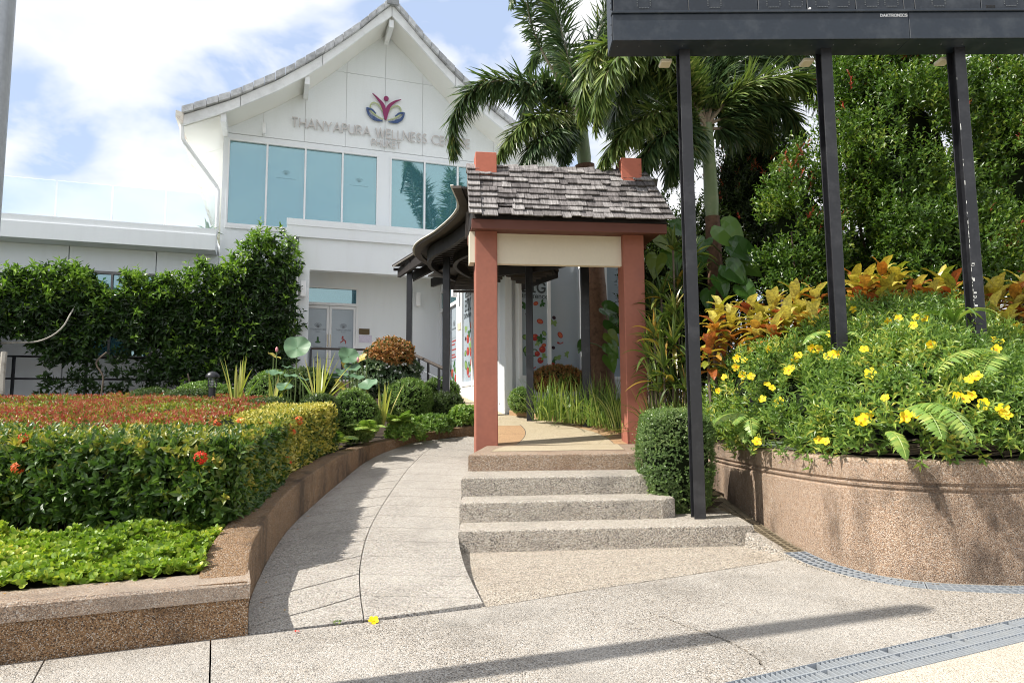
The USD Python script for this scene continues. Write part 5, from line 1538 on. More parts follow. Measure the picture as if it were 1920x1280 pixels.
def leaf_mesh(P, A, N, L, W, kind='fold'):
    tv, tf = (np.array(x) for x in LEAF[kind])
    A = unit(A)
    B = unit(np.cross(A, N))
    N = np.cross(B, A)
    n = len(P)
    L, W = np.broadcast_to(L, (n,)), np.broadcast_to(W, (n,))
    v = P[:, None] + (L[:, None] * tv[None, :, 1])[..., None] * A[:, None] + (W[:, None] * tv[None, :, 0])[..., None] * B[:, None] + (L[:, None] * tv[None, :, 2])[..., None] * N[:, None]
    f = tf[None] + (np.arange(n) * len(tv))[:, None, None]
    return v.reshape(-1, 3), f.reshape(-1, 3)


def rdirs(n, r):
    return unit(r.normal(size=(n, 3)))


def sprigs(P, D, k, length, L, W, spread, r, kind='fold', up=0.15, jitter=0.35, droop=0.0, taper=0.35):
    """k leaves along each short twig that starts at P and points along D."""
    n = len(P)
    D = unit(D)
    a = unit(np.cross(D, rdirs(n, r)))
    b = np.cross(D, a)
    t = (np.arange(k) + 0.5) / k
    ph = np.arange(k) * 2.39996 + r.uniform(0, 6.28, (n, 1))
    rad = np.cos(ph)[..., None] * a[:, None] + np.sin(ph)[..., None] * b[:, None]
    sp = spread + r.normal(0, 0.18, (n, k)) - 0.25 * t[None]
    A = np.cos(sp)[..., None] * D[:, None] + np.sin(sp)[..., None] * rad + r.normal(0, jitter * 0.4, (n, k, 3))
    A[..., 2] += up - droop
    N = np.sin(sp)[..., None] * D[:, None] - np.cos(sp)[..., None] * rad + r.normal(0, jitter, (n, k, 3))
    N[..., 2] += 0.25
    Q = P[:, None] + D[:, None] * (length * t)[None, :, None]
    s = (1 - taper * t)[None] * r.uniform(0.7, 1.2, (n, k))
    Lx = np.broadcast_to(np.asarray(L), (n,))[:, None] * s
    Wx = np.broadcast_to(np.asarray(W), (n,))[:, None] * s
    return leaf_mesh(Q.reshape(-1, 3), A.reshape(-1, 3), N.reshape(-1, 3), Lx.ravel(), Wx.ravel(), kind)


def join(*ms):
    mb = MB()
    for m in ms:
        mb.add(m)
    return mb


def ball_points(n, c, rad, r, lo=-0.6, rough=0.12, seed=0, depth=0.18, power=1.0):
    d = rdirs(int(n * 1.7) + 10, r)
    d = d[d[:, 2] > lo][:n]
    if power != 1.0:
        d = np.sign(d) * np.abs(d) ** power
        m = np.max(np.abs(d), axis=1, keepdims=True)
        d = d / np.linalg.norm(d, axis=1, keepdims=True) * (0.6 + 0.4 / np.maximum(m, 0.5)) ** 0.5
    k = 1 + rough * (meshkit.fbm(d * 2.2 + 7 + seed, 3, seed) - 0.5) * 2
    q = c + d * rad * (k * (1 - depth * r.random(len(d)) ** 2))[:, None]
    nn = unit(d / rad)
    return q, nn


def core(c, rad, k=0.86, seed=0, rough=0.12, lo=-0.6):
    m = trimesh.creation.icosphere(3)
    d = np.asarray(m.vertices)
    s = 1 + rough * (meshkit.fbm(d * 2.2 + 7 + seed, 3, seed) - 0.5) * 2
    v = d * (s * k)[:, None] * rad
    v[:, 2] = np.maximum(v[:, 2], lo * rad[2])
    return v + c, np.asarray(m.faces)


def strap(base, d0, length, width, bend, r, n=7, fold=0.25, twist=0.0):
    """A strap leaf: starts along d0, bends down; folded along its middle."""
    d = unit(np.asarray(d0, float))
    p = np.asarray(base, float).copy()
    side0 = unit(np.cross(d, [0, 0, 1.0]) + 1e-6)
    rows = []
    for i in range(n + 1):
        t = i / n
        w = width * (0.55 + 0.45 * min(1, t * 5)) * (1 - t ** 2.2) + 0.001
        side = unit(np.cross(d, [0, 0, 1.0]) + side0 * 0.05)
        side = unit(side + twist * t * np.array([0, 0, 1.0]))
        nn = np.cross(side, d)
        rows.append([p - side * w / 2 + nn * w * fold, p - nn * 0.0, p + side * w / 2 + nn * w * fold])
        p = p + d * length / n
        d = unit(d + np.array([0, 0, -1.0]) * bend / n)
    v = np.array(rows).reshape(-1, 3)
    f = []
    for i in range(n):
        for j in range(2):
            a = i * 3 + j
            f += [(a, a + 1, a + 4), (a, a + 4, a + 3)]
    return v, np.array(f)


def strap_clump(c, n, lmin, lmax, width, lean, bend, r, spread=0.06, nseg=7, fold=0.25):
    out = []
    for i in range(n):
        a = r.uniform(0, 6.283)
        e = abs(r.normal(0, lean))
        d = np.array([math.cos(a) * math.sin(e), math.sin(a) * math.sin(e), math.cos(e)])
        b = np.asarray(c) + [math.cos(a) * spread * r.random(), math.sin(a) * spread * r.random(), 0]
        out.append(strap(b, d, r.uniform(lmin, lmax), width * r.uniform(0.8, 1.2), bend * r.uniform(0.4, 1.3), r, nseg, fold))
    return out


G = {}
G['ixora'] = foliage('ixora_leaf', [(0, (0.018, 0.040, 0.010)), (0.5, (0.030, 0.070, 0.015)), (0.82, (0.060, 0.115, 0.022)), (1, (0.135, 0.17, 0.035))], rough=0.32, gain=1.45, hue=(1.22, 1.08, 1.0))
G['ixora_tip'] = foliage('ixora_young_leaf', [(0, (0.055, 0.105, 0.018)), (0.6, (0.14, 0.19, 0.035)), (0.9, (0.26, 0.27, 0.06)), (1, (0.34, 0.30, 0.09))], rough=0.38, gain=1.25)
G['red_tip'] = foliage('red_young_leaf', [(0, (0.21, 0.032, 0.016)), (0.5, (0.30, 0.055, 0.026)), (0.8, (0.36, 0.11, 0.045)), (1, (0.27, 0.19, 0.07))], rough=0.36, glow=(1.3, 0.9, 0.8), through=0.22, gain=1.3, hue=(1.0, 1.15, 1.5))
G['red_base'] = foliage('red_hedge_green_leaf', [(0, (0.035, 0.07, 0.015)), (0.5, (0.085, 0.125, 0.022)), (0.85, (0.17, 0.20, 0.035)), (1, (0.26, 0.22, 0.05))], rough=0.4)
G['yellow_leaf'] = foliage('yellow_leaf', [(0, (0.05, 0.10, 0.02)), (0.25, (0.16, 0.20, 0.03)), (0.5, (0.38, 0.35, 0.06)), (0.85, (0.55, 0.49, 0.12)), (1, (0.60, 0.55, 0.25))], rough=0.42, glow=(1.1, 1.1, 0.8), gain=1.1, hue=(1.05, 1.04, 0.95))
G['peanut'] = foliage('ground_peanut_leaf', [(0, (0.055, 0.135, 0.010)), (0.5, (0.125, 0.245, 0.018)), (0.85, (0.23, 0.34, 0.03)), (1, (0.36, 0.40, 0.06))], rough=0.45, through=0.30, gain=1.3, hue=(1.35, 1.05, 1.5))
G['vine'] = foliage('creeper_leaf', [(0, (0.009, 0.022, 0.007)), (0.55, (0.019, 0.045, 0.011)), (0.85, (0.035, 0.085, 0.016)), (1, (0.08, 0.16, 0.03))], rough=0.34, spec=0.5, gain=1.2, hue=(1.15, 1.05, 1.0))
G['vine_tip'] = foliage('creeper_young_leaf', [(0, (0.04, 0.10, 0.016)), (0.6, (0.09, 0.19, 0.025)), (1, (0.17, 0.29, 0.05))], rough=0.3, gain=1.5, hue=(1.3, 1.1, 1.0))
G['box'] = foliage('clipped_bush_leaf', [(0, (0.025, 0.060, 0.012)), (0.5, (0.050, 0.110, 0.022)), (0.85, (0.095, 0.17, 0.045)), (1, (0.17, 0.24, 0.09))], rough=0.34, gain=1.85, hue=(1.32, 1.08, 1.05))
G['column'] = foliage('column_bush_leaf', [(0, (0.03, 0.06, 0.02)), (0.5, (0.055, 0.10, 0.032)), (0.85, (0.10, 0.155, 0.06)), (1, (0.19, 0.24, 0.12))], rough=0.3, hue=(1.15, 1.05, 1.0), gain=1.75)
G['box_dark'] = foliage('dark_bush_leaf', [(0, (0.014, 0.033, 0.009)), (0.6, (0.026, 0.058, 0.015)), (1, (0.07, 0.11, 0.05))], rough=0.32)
G['grey_green'] = foliage('silvery_bush_leaf', [(0, (0.028, 0.060, 0.024)), (0.5, (0.060, 0.11, 0.05)), (0.8, (0.15, 0.20, 0.14)), (1, (0.42, 0.46, 0.40))], rough=0.4, gain=1.4, hue=(1.05, 1.0, 1.0))
G['orange_tip'] = foliage('orange_young_leaf', [(0, (0.05, 0.08, 0.02)), (0.28, (0.09, 0.12, 0.03)), (0.45, (0.22, 0.10, 0.03)), (0.7, (0.34, 0.15, 0.05)), (0.9, (0.40, 0.24, 0.09)), (1, (0.30, 0.26, 0.08))], rough=0.42, through=0.2, gain=1.3, hue=(1.05, 1.0, 1.0))
G['allamanda'] = foliage('flower_bush_leaf', [(0, (0.028, 0.078, 0.018)), (0.5, (0.060, 0.150, 0.032)), (0.8, (0.115, 0.225, 0.045)), (1, (0.24, 0.31, 0.07))], rough=0.38, gain=1.55, hue=(1.55, 1.07, 1.0))
G['yellow_petal'] = foliage('yellow_petal', [(0, (0.78, 0.55, 0.010)), (0.5, (0.84, 0.64, 0.018)), (1, (0.86, 0.70, 0.05))], rough=0.55, through=0.25, glow=(1.1, 1.0, 0.6), spec=0.25, gain=1.0, hue=(1.05, 1.0, 1.0))
G['petal_throat'] = plain('petal_throat', (0.55, 0.22, 0.01), 0.6)
G['red_petal'] = foliage('red_petal', [(0, (0.50, 0.018, 0.014)), (1, (0.66, 0.06, 0.025))], rough=0.5, through=0.2, glow=(1.1, 0.8, 0.8), spec=0.25, gain=1.0, hue=(1.05, 1.0, 1.0))
G['orange_petal'] = foliage('orange_petal', [(0, (0.60, 0.085, 0.020)), (1, (0.72, 0.17, 0.05))], rough=0.5, through=0.2, glow=(1.1, 0.8, 0.8), spec=0.25, gain=1.0, hue=(1.05, 1.0, 1.0))
G['croton_yellow'] = foliage('croton_yellow_leaf', [(0, (0.26, 0.24, 0.03)), (0.5, (0.46, 0.38, 0.045)), (1, (0.52, 0.46, 0.10))], rough=0.36, vein=True, glow=(1.1, 1.05, 0.7), gain=1.0, hue=(1.0, 1.0, 1.3))
G['croton_orange'] = foliage('croton_orange_leaf', [(0, (0.30, 0.085, 0.016)), (0.5, (0.46, 0.16, 0.025)), (1, (0.50, 0.26, 0.05))], rough=0.36, vein=True, glow=(1.1, 0.95, 0.7), gain=1.05, hue=(0.92, 1.15, 1.2))
G['croton_red'] = foliage('croton_red_leaf', [(0, (0.14, 0.028, 0.012)), (0.5, (0.26, 0.060, 0.018)), (1, (0.34, 0.10, 0.03))], rough=0.36, vein=True, glow=(1.1, 0.9, 0.8), gain=1.25, hue=(0.95, 1.2, 1.2))
G['croton_green'] = foliage('croton_green_leaf', [(0, (0.05, 0.09, 0.014)), (1, (0.15, 0.18, 0.03))], rough=0.36, vein=True)
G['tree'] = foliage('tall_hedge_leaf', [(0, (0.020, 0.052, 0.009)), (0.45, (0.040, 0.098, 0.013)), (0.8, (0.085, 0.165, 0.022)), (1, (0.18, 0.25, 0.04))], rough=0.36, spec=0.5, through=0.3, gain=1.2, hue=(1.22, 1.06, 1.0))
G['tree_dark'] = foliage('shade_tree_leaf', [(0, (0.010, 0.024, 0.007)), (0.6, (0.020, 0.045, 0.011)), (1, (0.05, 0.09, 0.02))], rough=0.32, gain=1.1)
G['tree_red'] = foliage('red_new_leaf', [(0, (0.30, 0.045, 0.028)), (0.6, (0.42, 0.09, 0.05)), (1, (0.36, 0.18, 0.07))], rough=0.4, glow=(1.2, 0.8, 0.8), gain=1.2, hue=(1.05, 1.0, 1.0))
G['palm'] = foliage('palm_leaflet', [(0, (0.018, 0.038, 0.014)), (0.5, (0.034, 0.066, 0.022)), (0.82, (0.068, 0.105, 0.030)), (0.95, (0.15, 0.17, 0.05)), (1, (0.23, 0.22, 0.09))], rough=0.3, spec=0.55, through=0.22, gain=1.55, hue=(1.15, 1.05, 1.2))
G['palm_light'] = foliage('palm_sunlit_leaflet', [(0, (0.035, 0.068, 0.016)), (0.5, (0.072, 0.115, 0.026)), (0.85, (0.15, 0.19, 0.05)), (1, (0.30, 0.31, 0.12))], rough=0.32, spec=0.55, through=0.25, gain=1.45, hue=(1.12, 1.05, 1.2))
G['lily'] = foliage('lily_blade', [(0, (0.055, 0.11, 0.018)), (0.5, (0.13, 0.22, 0.035)), (0.85, (0.25, 0.33, 0.07)), (1, (0.34, 0.38, 0.12))], rough=0.38, through=0.3, gain=1.15, hue=(1.1, 1.05, 1.1))
G['yellow_blade'] = foliage('yellow_blade', [(0, (0.20, 0.25, 0.05)), (0.5, (0.33, 0.36, 0.09)), (1, (0.46, 0.44, 0.17))], rough=0.4, through=0.3, gain=1.3, hue=(1.05, 1.0, 1.0))
G['fern'] = foliage('fern_leaf', [(0, (0.075, 0.16, 0.025)), (0.6, (0.15, 0.27, 0.045)), (1, (0.30, 0.38, 0.08))], rough=0.42, through=0.32, gain=1.15, hue=(1.15, 1.05, 1.2))
G['lotus'] = paint('lotus_leaf', (0.085, 0.165, 0.085), 0.5, dirt=(0.17, 0.24, 0.13), dirt_amt=0.6, scale=3.0, fine=0.15)
G['lotus_old'] = paint('lotus_leaf_old', (0.30, 0.26, 0.045), 0.5, dirt=(0.20, 0.10, 0.03), dirt_amt=0.7, scale=4.0, fine=0.2)
G['lotus_bud'] = plain('lotus_bud', (0.60, 0.24, 0.27), 0.5)
G['bigleaf'] = foliage('large_climber_leaf', [(0, (0.022, 0.062, 0.013)), (0.6, (0.038, 0.10, 0.018)), (1, (0.075, 0.155, 0.028))], rough=0.25, spec=0.6, through=0.25, gain=1.35, hue=(1.15, 1.05, 1.0))
G['bigleaf_pale'] = foliage('large_pale_leaf', [(0, (0.09, 0.17, 0.03)), (1, (0.24, 0.32, 0.08))], rough=0.3, through=0.35, gain=1.1)
G['cordyline'] = foliage('cordyline_leaf', [(0, (0.030, 0.052, 0.012)), (0.5, (0.070, 0.105, 0.022)), (0.85, (0.14, 0.16, 0.035)), (1, (0.30, 0.17, 0.03))], rough=0.33, through=0.25, gain=1.15, hue=(1.0, 1.05, 1.0))
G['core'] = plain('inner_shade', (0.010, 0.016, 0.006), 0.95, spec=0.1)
G['twig'] = paint('twig_bark', (0.12, 0.092, 0.068), 0.85, dirt=(0.05, 0.038, 0.028), dirt_amt=0.6, scale=14, fine=0.3)
G['pale_bark'] = paint('pale_bark', (0.36, 0.335, 0.29), 0.8, dirt=(0.16, 0.14, 0.11), dirt_amt=0.7, scale=9, fine=0.25)
G['palm_trunk'] = paint('palm_trunk', (0.155, 0.085, 0.052), 0.85, dirt=(0.055, 0.032, 0.02), dirt_amt=0.8, scale=12, fine=0.4, bump=0.01, bump_scale=18)
G['crownshaft'] = paint('crownshaft', (0.20, 0.26, 0.135), 0.45, dirt=(0.34, 0.34, 0.25), dirt_amt=0.6, scale=5, streak=True, fine=0.15)
G['crownshaft_green'] = paint('crownshaft_green', (0.19, 0.245, 0.12), 0.45, dirt=(0.30, 0.32, 0.18), dirt_amt=0.5, scale=6, fine=0.15)
G['petiole'] = paint('frond_stalk', (0.30, 0.235, 0.17), 0.5, dirt=(0.16, 0.17, 0.07), dirt_amt=0.7, scale=6, fine=0.2)
G['stalk'] = plain('green_stalk', (0.10, 0.15, 0.045), 0.5)
# ---------------------------------------------------------------- left garden
bed_top = lambda y: 0.93 + 0.078 * (np.asarray(y) - 5.05)
INX = smooth_path([(-2.06, 4.6), (-2.12, 5.0), (-2.2, 5.6), (-2.27, 6.3), (-2.3, 7.2), (-2.3, 8.2), (-2.28, 8.8)], 40)
in_x = lambda y: np.interp(y, INX[:, 1], INX[:, 0])
r = np.random.default_rng(101)


def ixora_flower(c, n, rad, r, axis):
    """A round head of small four-petalled flowers."""
    d = rdirs(n * 3, r); d = d[d @ axis > 0.05][:n]
    P, A, N = [], [], []
    for q in d:
        a = unit(np.cross(q, [0.3, 0.2, 1.0])); b = np.cross(q, a)
        for k in range(4):
            t = k * 1.5708 + 0.4
            A.append(math.cos(t) * a + math.sin(t) * b + 0.25 * q); N.append(q); P.append(np.asarray(c) + q * rad)
    return leaf_mesh(np.array(P), np.array(A), np.array(N), rad * 0.80, rad * 0.34, 'diamond')


# --- the green flowering hedge: along the front and round the corner
hedge = Thing('flowering_hedge', 'clipped green hedge with scattered orange-red flower heads behind the low bright ground cover', 'hedge', loc=(-3.5, 5.6, 0.3))
n = 2300
x = r.uniform(-9, -2.05, n); front = np.interp(x, [-9, -4, -2.0], [5.7, 5.18, 4.98])
zt = bed_top(front); zb = soil_z(front) + 0.02
u = r.random(n) ** 0.9
bulge = 0.10 * np.sin(np.pi * np.clip(u, 0, 1)) + 0.08 * (meshkit.fbm(np.column_stack([x * 2, u * 2, x * 0]), 3, 5) - 0.5) * 2
P = np.column_stack([x, front - bulge + 0.12 * r.random(n), zb + 0.05 + (zt - zb - 0.08) * u])
keep = P[:, 0] < in_x(P[:, 1]) + 0.08
P = P[keep]; D = unit(np.column_stack([r.normal(0, .35, len(P)), -np.ones(len(P)), 0.35 + r.normal(0, .35, len(P))]))
m1 = sprigs(P, D, 7, 0.11, r.uniform(0.075, 0.125, len(P)), r.uniform(0.036, 0.058, len(P)), 0.95, r, 'ovate', jitter=0.5)
n = 1900                                                 # right-hand face along the curved wall
y = r.uniform(5.0, 6.5, n); u = r.random(n)
b2 = 0.05 + 0.10 * (meshkit.fbm(np.column_stack([y * 2, u * 2, y * 0 + 3]), 3, 6) - 0.2)
P = np.column_stack([in_x(y) + b2 - 0.10 * r.random(n), y, soil_z(y) + 0.05 + (bed_top(y) - soil_z(y) - 0.08) * u])
D = unit(np.column_stack([np.ones(n), r.normal(-0.2, .35, n), 0.35 + r.normal(0, .35, n)]))
m2 = sprigs(P, D, 7, 0.10, 0.085, 0.040, 0.95, r, 'ovate')
n = 2600                                                 # top of the front band
x = r.uniform(-9, -2.05, n); fr_ = np.interp(x, [-9, -4, -2.0], [5.7, 5.18, 4.98]); y = fr_ + r.random(n) * 0.95
P = np.column_stack([x, y, bed_top(y) - 0.07 + 0.05 * meshkit.fbm(np.column_stack([x * 3, y * 3, x * 0]), 3, 8)])
P = P[P[:, 0] < in_x(P[:, 1]) + 0.05]
D = unit(np.column_stack([r.normal(0, .3, len(P)), -0.35 + r.normal(0, .3, len(P)), np.ones(len(P))]))
k = r.random(len(P)) < 0.45
hedge.part('foliage', join(m1, m2, sprigs(P[k], D[k], 7, 0.09, 0.085, 0.04, 0.95, r, 'ovate')), G['ixora'])
n = 240
xf = r.uniform(-9, -2.05, n); ff = np.interp(xf, [-9, -4, -2.0], [5.7, 5.18, 4.98]); uf = r.random(n) ** 0.4
Pf = np.column_stack([xf, ff - 0.08 + 0.05 * r.random(n), soil_z(ff) + 0.1 + (bed_top(ff) - soil_z(ff) - 0.1) * uf])
Pf = Pf[Pf[:, 0] < in_x(Pf[:, 1]) + 0.08]
Df = unit(np.column_stack([r.normal(0, .35, len(Pf)), -np.ones(len(Pf)), 0.5 + r.normal(0, .35, len(Pf))]))
ys = r.uniform(5.2, 6.6, 800); us = r.random(800) ** 0.7
Ps = np.column_stack([in_x(ys) + 0.04 + 0.06 * r.random(800), ys, soil_z(ys) + 0.1 + (bed_top(ys) - soil_z(ys) - 0.1) * us])
Ds = unit(np.column_stack([np.ones(800), r.normal(-.2, .3, 800), 0.5 + r.normal(0, .3, 800)]))
hedge.part('young_leaves', join(sprigs(P[~k], D[~k], 6, 0.09, 0.075, 0.036, 0.85, r, 'ovate'), sprigs(Pf, Df, 6, 0.09, 0.08, 0.038, 0.85, r, 'ovate'), sprigs(Ps, Ds, 6, 0.08, 0.075, 0.036, 0.85, r, 'ovate')), G['ixora_tip'])
cpts = []
ys = np.linspace(0, 1, 12)
xs_ = np.linspace(-9.3, -2.35, 24)
fr_ = np.interp(xs_, [-9, -4, -2.0], [5.7, 5.18, 4.98]) + 0.10
ring = lambda d, z: None
rings = [np.column_stack([xs_, fr_ + 0.04, soil_z(fr_) + 0.1]), np.column_stack([xs_, fr_ - 0.0, (soil_z(fr_) + bed_top(fr_)) / 2]), np.column_stack([xs_, fr_ + 0.05, bed_top(fr_) - 0.16]), np.column_stack([xs_, fr_ + 0.8, bed_top(fr_) - 0.10]), np.column_stack([xs_, fr_ + 0.8, soil_z(fr_) - 0.1])]
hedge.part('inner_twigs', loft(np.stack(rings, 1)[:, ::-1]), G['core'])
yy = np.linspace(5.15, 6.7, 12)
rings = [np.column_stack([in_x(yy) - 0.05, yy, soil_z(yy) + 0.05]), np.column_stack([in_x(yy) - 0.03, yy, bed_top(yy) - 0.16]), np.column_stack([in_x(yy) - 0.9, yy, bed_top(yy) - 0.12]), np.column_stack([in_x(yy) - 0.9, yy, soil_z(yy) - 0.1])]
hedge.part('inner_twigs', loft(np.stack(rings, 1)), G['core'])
tw = MB()
for i in range(70):
    xx = r.uniform(-6, -2.2); f0 = np.interp(xx, [-9, -4, -2.0], [5.7, 5.18, 4.98])
    p = np.array([xx, f0 + 0.1, soil_z(f0) + 0.02]); q = p + [r.normal(0, .12), -0.10 * r.random(), r.uniform(0.2, 0.5)]
    tw.tube([p, (p + q) / 2 + r.normal(0, .02, 3), q], [0.007, 0.006, 0.004], 5)
hedge.part('stems', tw, G['twig'], kind='stuff')


def on_hedge(px, py):
    """Where the ray of a pixel meets the hedge's front or top."""
    for d in np.arange(4.2, 12, 0.02):
        q = at(px, py, d)
        f0 = np.interp(q[0], [-9, -4, -2.0], [5.7, 5.18, 4.98])
        if q[0] < in_x(min(q[1], 8.8)) + 0.06 and q[1] > f0 - 0.06 and q[2] < bed_top(q[1]) + 0.02:
            return q
    return at(px, py, 5.5)


for px, py, rad, c in ((376, 861, 0.036, 'red_petal'), (33, 880, 0.034, 'orange_petal'), (44, 823, 0.028, 'red_petal'), (524, 837, 0.032, 'orange_petal'), (517, 866, 0.030, 'red_petal'), (536, 860, 0.026, 'orange_petal'), (541, 868, 0.024, 'red_petal'), (408, 795, 0.030, 'orange_petal'), (452, 793, 0.032, 'orange_petal'), (505, 800, 0.028, 'orange_petal'), (538, 802, 0.032, 'orange_petal'), (549, 812, 0.026, 'orange_petal'), (560, 790, 0.036, 'orange_petal')):
    q = on_hedge(px, py)
    ax_ = unit(EYE - q + [0, 0, 0.6])
    hedge.part('flower_head', ixora_flower(q + ax_ * 0.11 + unit(EYE - q) * 0.05, 13, rad * 1.0, r, ax_), G[c])

# --- the yellow-leaved corner
yel = Thing('yellow_hedge', 'yellow-leaved hedge at the right end of the red-leaved bed, beside the curved wall', 'hedge', loc=(-2.7, 7.4, 0.5))
n = 1500
y = r.uniform(6.3, 8.7, n); u = r.random(n)
P = np.column_stack([in_x(y) + 0.04 - 0.12 * r.random(n) - 0.12 * np.clip((y - 8.2) * 2, 0, 1) * r.random(n), y, soil_z(y) + 0.15 + (bed_top(y) - soil_z(y) - 0.18) * u])
D = unit(np.column_stack([np.ones(n), r.normal(-.1, .35, n), 0.35 + r.normal(0, .35, n)]))
n2 = 1000
y2 = r.uniform(6.3, 8.6, n2); x2 = in_x(y2) + 0.04 - r.random(n2) ** 1.5 * np.interp(y2, [6.3, 7, 8.6], [0.3, 0.5, 0.8])
P2 = np.column_stack([x2, y2, bed_top(y2) - 0.06 + 0.06 * meshkit.fbm(np.column_stack([x2 * 3, y2 * 3, x2 * 0]), 3, 8)])
D2 = unit(np.column_stack([r.normal(0.1, .3, n2), -0.3 + r.normal(0, .3, n2), np.ones(n2)]))
yel.part('foliage', join(sprigs(P, D, 6, 0.09, 0.072, 0.036, 0.9, r, 'fold'), sprigs(P2, D2, 6, 0.09, 0.072, 0.036, 0.9, r, 'fold')), G['yellow_leaf'])
n = 900
y = r.uniform(6.2, 8.7, n); u = r.random(n) ** 1.2
P = np.column_stack([in_x(y) + 0.02 - 0.12 * r.random(n), y, soil_z(y) + 0.1 + (bed_top(y) - soil_z(y) - 0.18) * u])
D = unit(np.column_stack([np.ones(n), r.normal(-.1, .35, n), 0.35 + r.normal(0, .35, n)]))
yel.part('green_leaves', sprigs(P, D, 6, 0.09, 0.075, 0.038, 0.9, r, 'fold'), G['ixora'])
yy = np.linspace(6.6, 8.65, 12)
rings = [np.column_stack([in_x(yy) - 0.06, yy, soil_z(yy) + 0.05]), np.column_stack([in_x(yy) - 0.05, yy, bed_top(yy) - 0.14]), np.column_stack([in_x(yy) - 0.95, yy, bed_top(yy) - 0.12]), np.column_stack([in_x(yy) - 0.95, yy, soil_z(yy) - 0.1])]
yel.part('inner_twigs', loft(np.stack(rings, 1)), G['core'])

# --- the red-leaved bed behind
red = Thing('red_leaf_hedge', 'wide flat-topped hedge with masses of red young leaves, behind the green hedge', 'hedge', loc=(-5.5, 8.5, 0.6))
n = 9000
x = -2.9 - r.random(n) * 9.5; y = 5.75 + (r.random(n)) * 6.3
ok = (x < np.interp(y, [5.7, 6.2, 8.6, 9.4, 12.2], [-2.35, -2.42, -2.75, -3.3, -4.6])) & (x > -1.0 * y * 0.80 - 0.8)
x, y = x[ok], y[ok]; n = len(x)
hump = 0.07 * (meshkit.fbm(np.column_stack([x * 2.2, y * 2.2, x * 0]), 4, 9) - 0.5) * 2
P = np.column_stack([x, y, bed_top(y) - 0.05 + hump])
D = unit(np.column_stack([r.normal(0, .28, n), r.normal(-.12, .28, n), np.ones(n)]))
redness = meshkit.fbm(np.column_stack([x * 0.9, y * 0.7, x * 0 + 2]), 3, 12) + 0.10 * np.clip((y - 6.4) / 2, -1, 1)
isred = redness + r.normal(0, .13, n) > 0.47
red.part('green_leaves', sprigs(P, D, 6, 0.07, 0.07, 0.032, 1.0, r, 'fold'), G['red_base'])
P3 = P[isred] + [0, 0, 0.035]
red.part('red_leaves', sprigs(P3, D[isred], 5, 0.06, 0.062, 0.022, 0.7, r, 'fold', taper=0.5), G['red_tip'])
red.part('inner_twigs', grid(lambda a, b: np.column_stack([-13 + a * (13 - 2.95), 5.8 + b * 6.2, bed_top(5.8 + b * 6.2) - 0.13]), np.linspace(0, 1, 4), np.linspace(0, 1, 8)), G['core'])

# --- bright ground cover along the front wall
n = 12500
u = r.random(n); s = r.random(n) * 7
wx = A[0] + e1[0] * s + e2[0] * 0.285; wy = A[1] + e1[1] * s + e2[1] * 0.285
fy = np.interp(wx, [-9, -4, -2.0], [5.7, 5.18, 4.98]) - 0.06
yy = wy + (np.maximum(fy - wy, 0.05)) * u
xx = wx + 0.0
lim = np.interp(yy, CURB[:, 1], CURB[:, 0]) - np.interp(yy, [4, 5], [0.28, 0.27])
ok = (xx < lim)
# fill the corner as well
n2 = 4600
x2 = r.uniform(-3.2, -1.75, n2); y2 = r.uniform(3.9, 5.05, n2)
dw = (np.column_stack([x2, y2]) - A) @ e2
lim2 = np.interp(y2, CURB[:, 1], CURB[:, 0]) - 0.28
ok2 = (dw > 0.285) & (x2 < lim2)
X, Y = np.r_[xx[ok], x2[ok2]], np.r_[yy[ok], y2[ok2]]
h = 0.11 + 0.11 * (meshkit.fbm(np.column_stack([X * 5, Y * 5, X * 0]), 3, 3) - 0.5) * 2
P = np.column_stack([X, Y, soil_z(Y) * 0.35 + 0.65 * 0.205 + h * r.uniform(0.55, 1.05, len(X))])
D = unit(np.column_stack([r.normal(0, .3, len(X)), r.normal(-.15, .3, len(X)), np.ones(len(X))]))
m = sprigs(P, unit(D + r.normal(0, .35, D.shape)), 4, 0.014, 0.039, 0.027, 1.0, r, 'round', up=0.15, jitter=0.4, taper=0.0)
solo('ground_cover', m, G['peanut'], 'low bright lime-green ground cover along the front planter coping', 'ground cover', kind='stuff')

# --- the creeper on the rail in front of the wing
vine = Thing('wall_creeper', 'dark glossy creeper spread over the railing, in front of the left wing', 'climbing plant', loc=fw(-5, 0.8, 1.2))
n = 6600
s = -12.5 + 12.2 * r.random(n)
topz = np.interp(s, [-12.5, -9, -6, -4.9, -3.6, -2.8, -2.2, -1.6, -1.1, -0.75, -0.4, -0.15], [4.10, 4.05, 4.06, 4.05, 4.00, 4.12, 4.2, 4.50, 4.95, 4.95, 4.70, 4.35])
topz = topz + 0.34 * (meshkit.fbm(np.column_stack([s * 2.2, s * 0, s * 0]), 3, 3) - 0.5) * 2
lowz = np.interp(s, [-12.5, -6.2, -5.5, -4.6, -3.8, -3.0, -2.2, -0.5], [1.9, 1.9, 2.25, 2.15, 1.95, 1.85, 1.8, 1.6])
z = lowz + (topz - lowz) * r.random(n) ** 0.85
dens = meshkit.fbm(np.column_stack([s * 1.3, z * 1.6, s * 0]), 3, 31)
ok = (dens > np.interp(z - lowz, [0, 0.5, 1.2], [0.52, 0.36, 0.22])) & (s < -0.28 - 0.12 * r.random(n))
s, z, topz = s[ok], z[ok], topz[ok]; n = len(s)
o = 0.80 + 0.28 * r.random(n) + 0.12 * meshkit.fbm(np.column_stack([s * 2, z * 2, s * 0 + 4]), 3, 7) + 0.1 * np.clip((s + 2.2), 0, 1)
P = F_O + s[:, None] * FU + o[:, None] * FN + z[:, None] * [0, 0, 1]
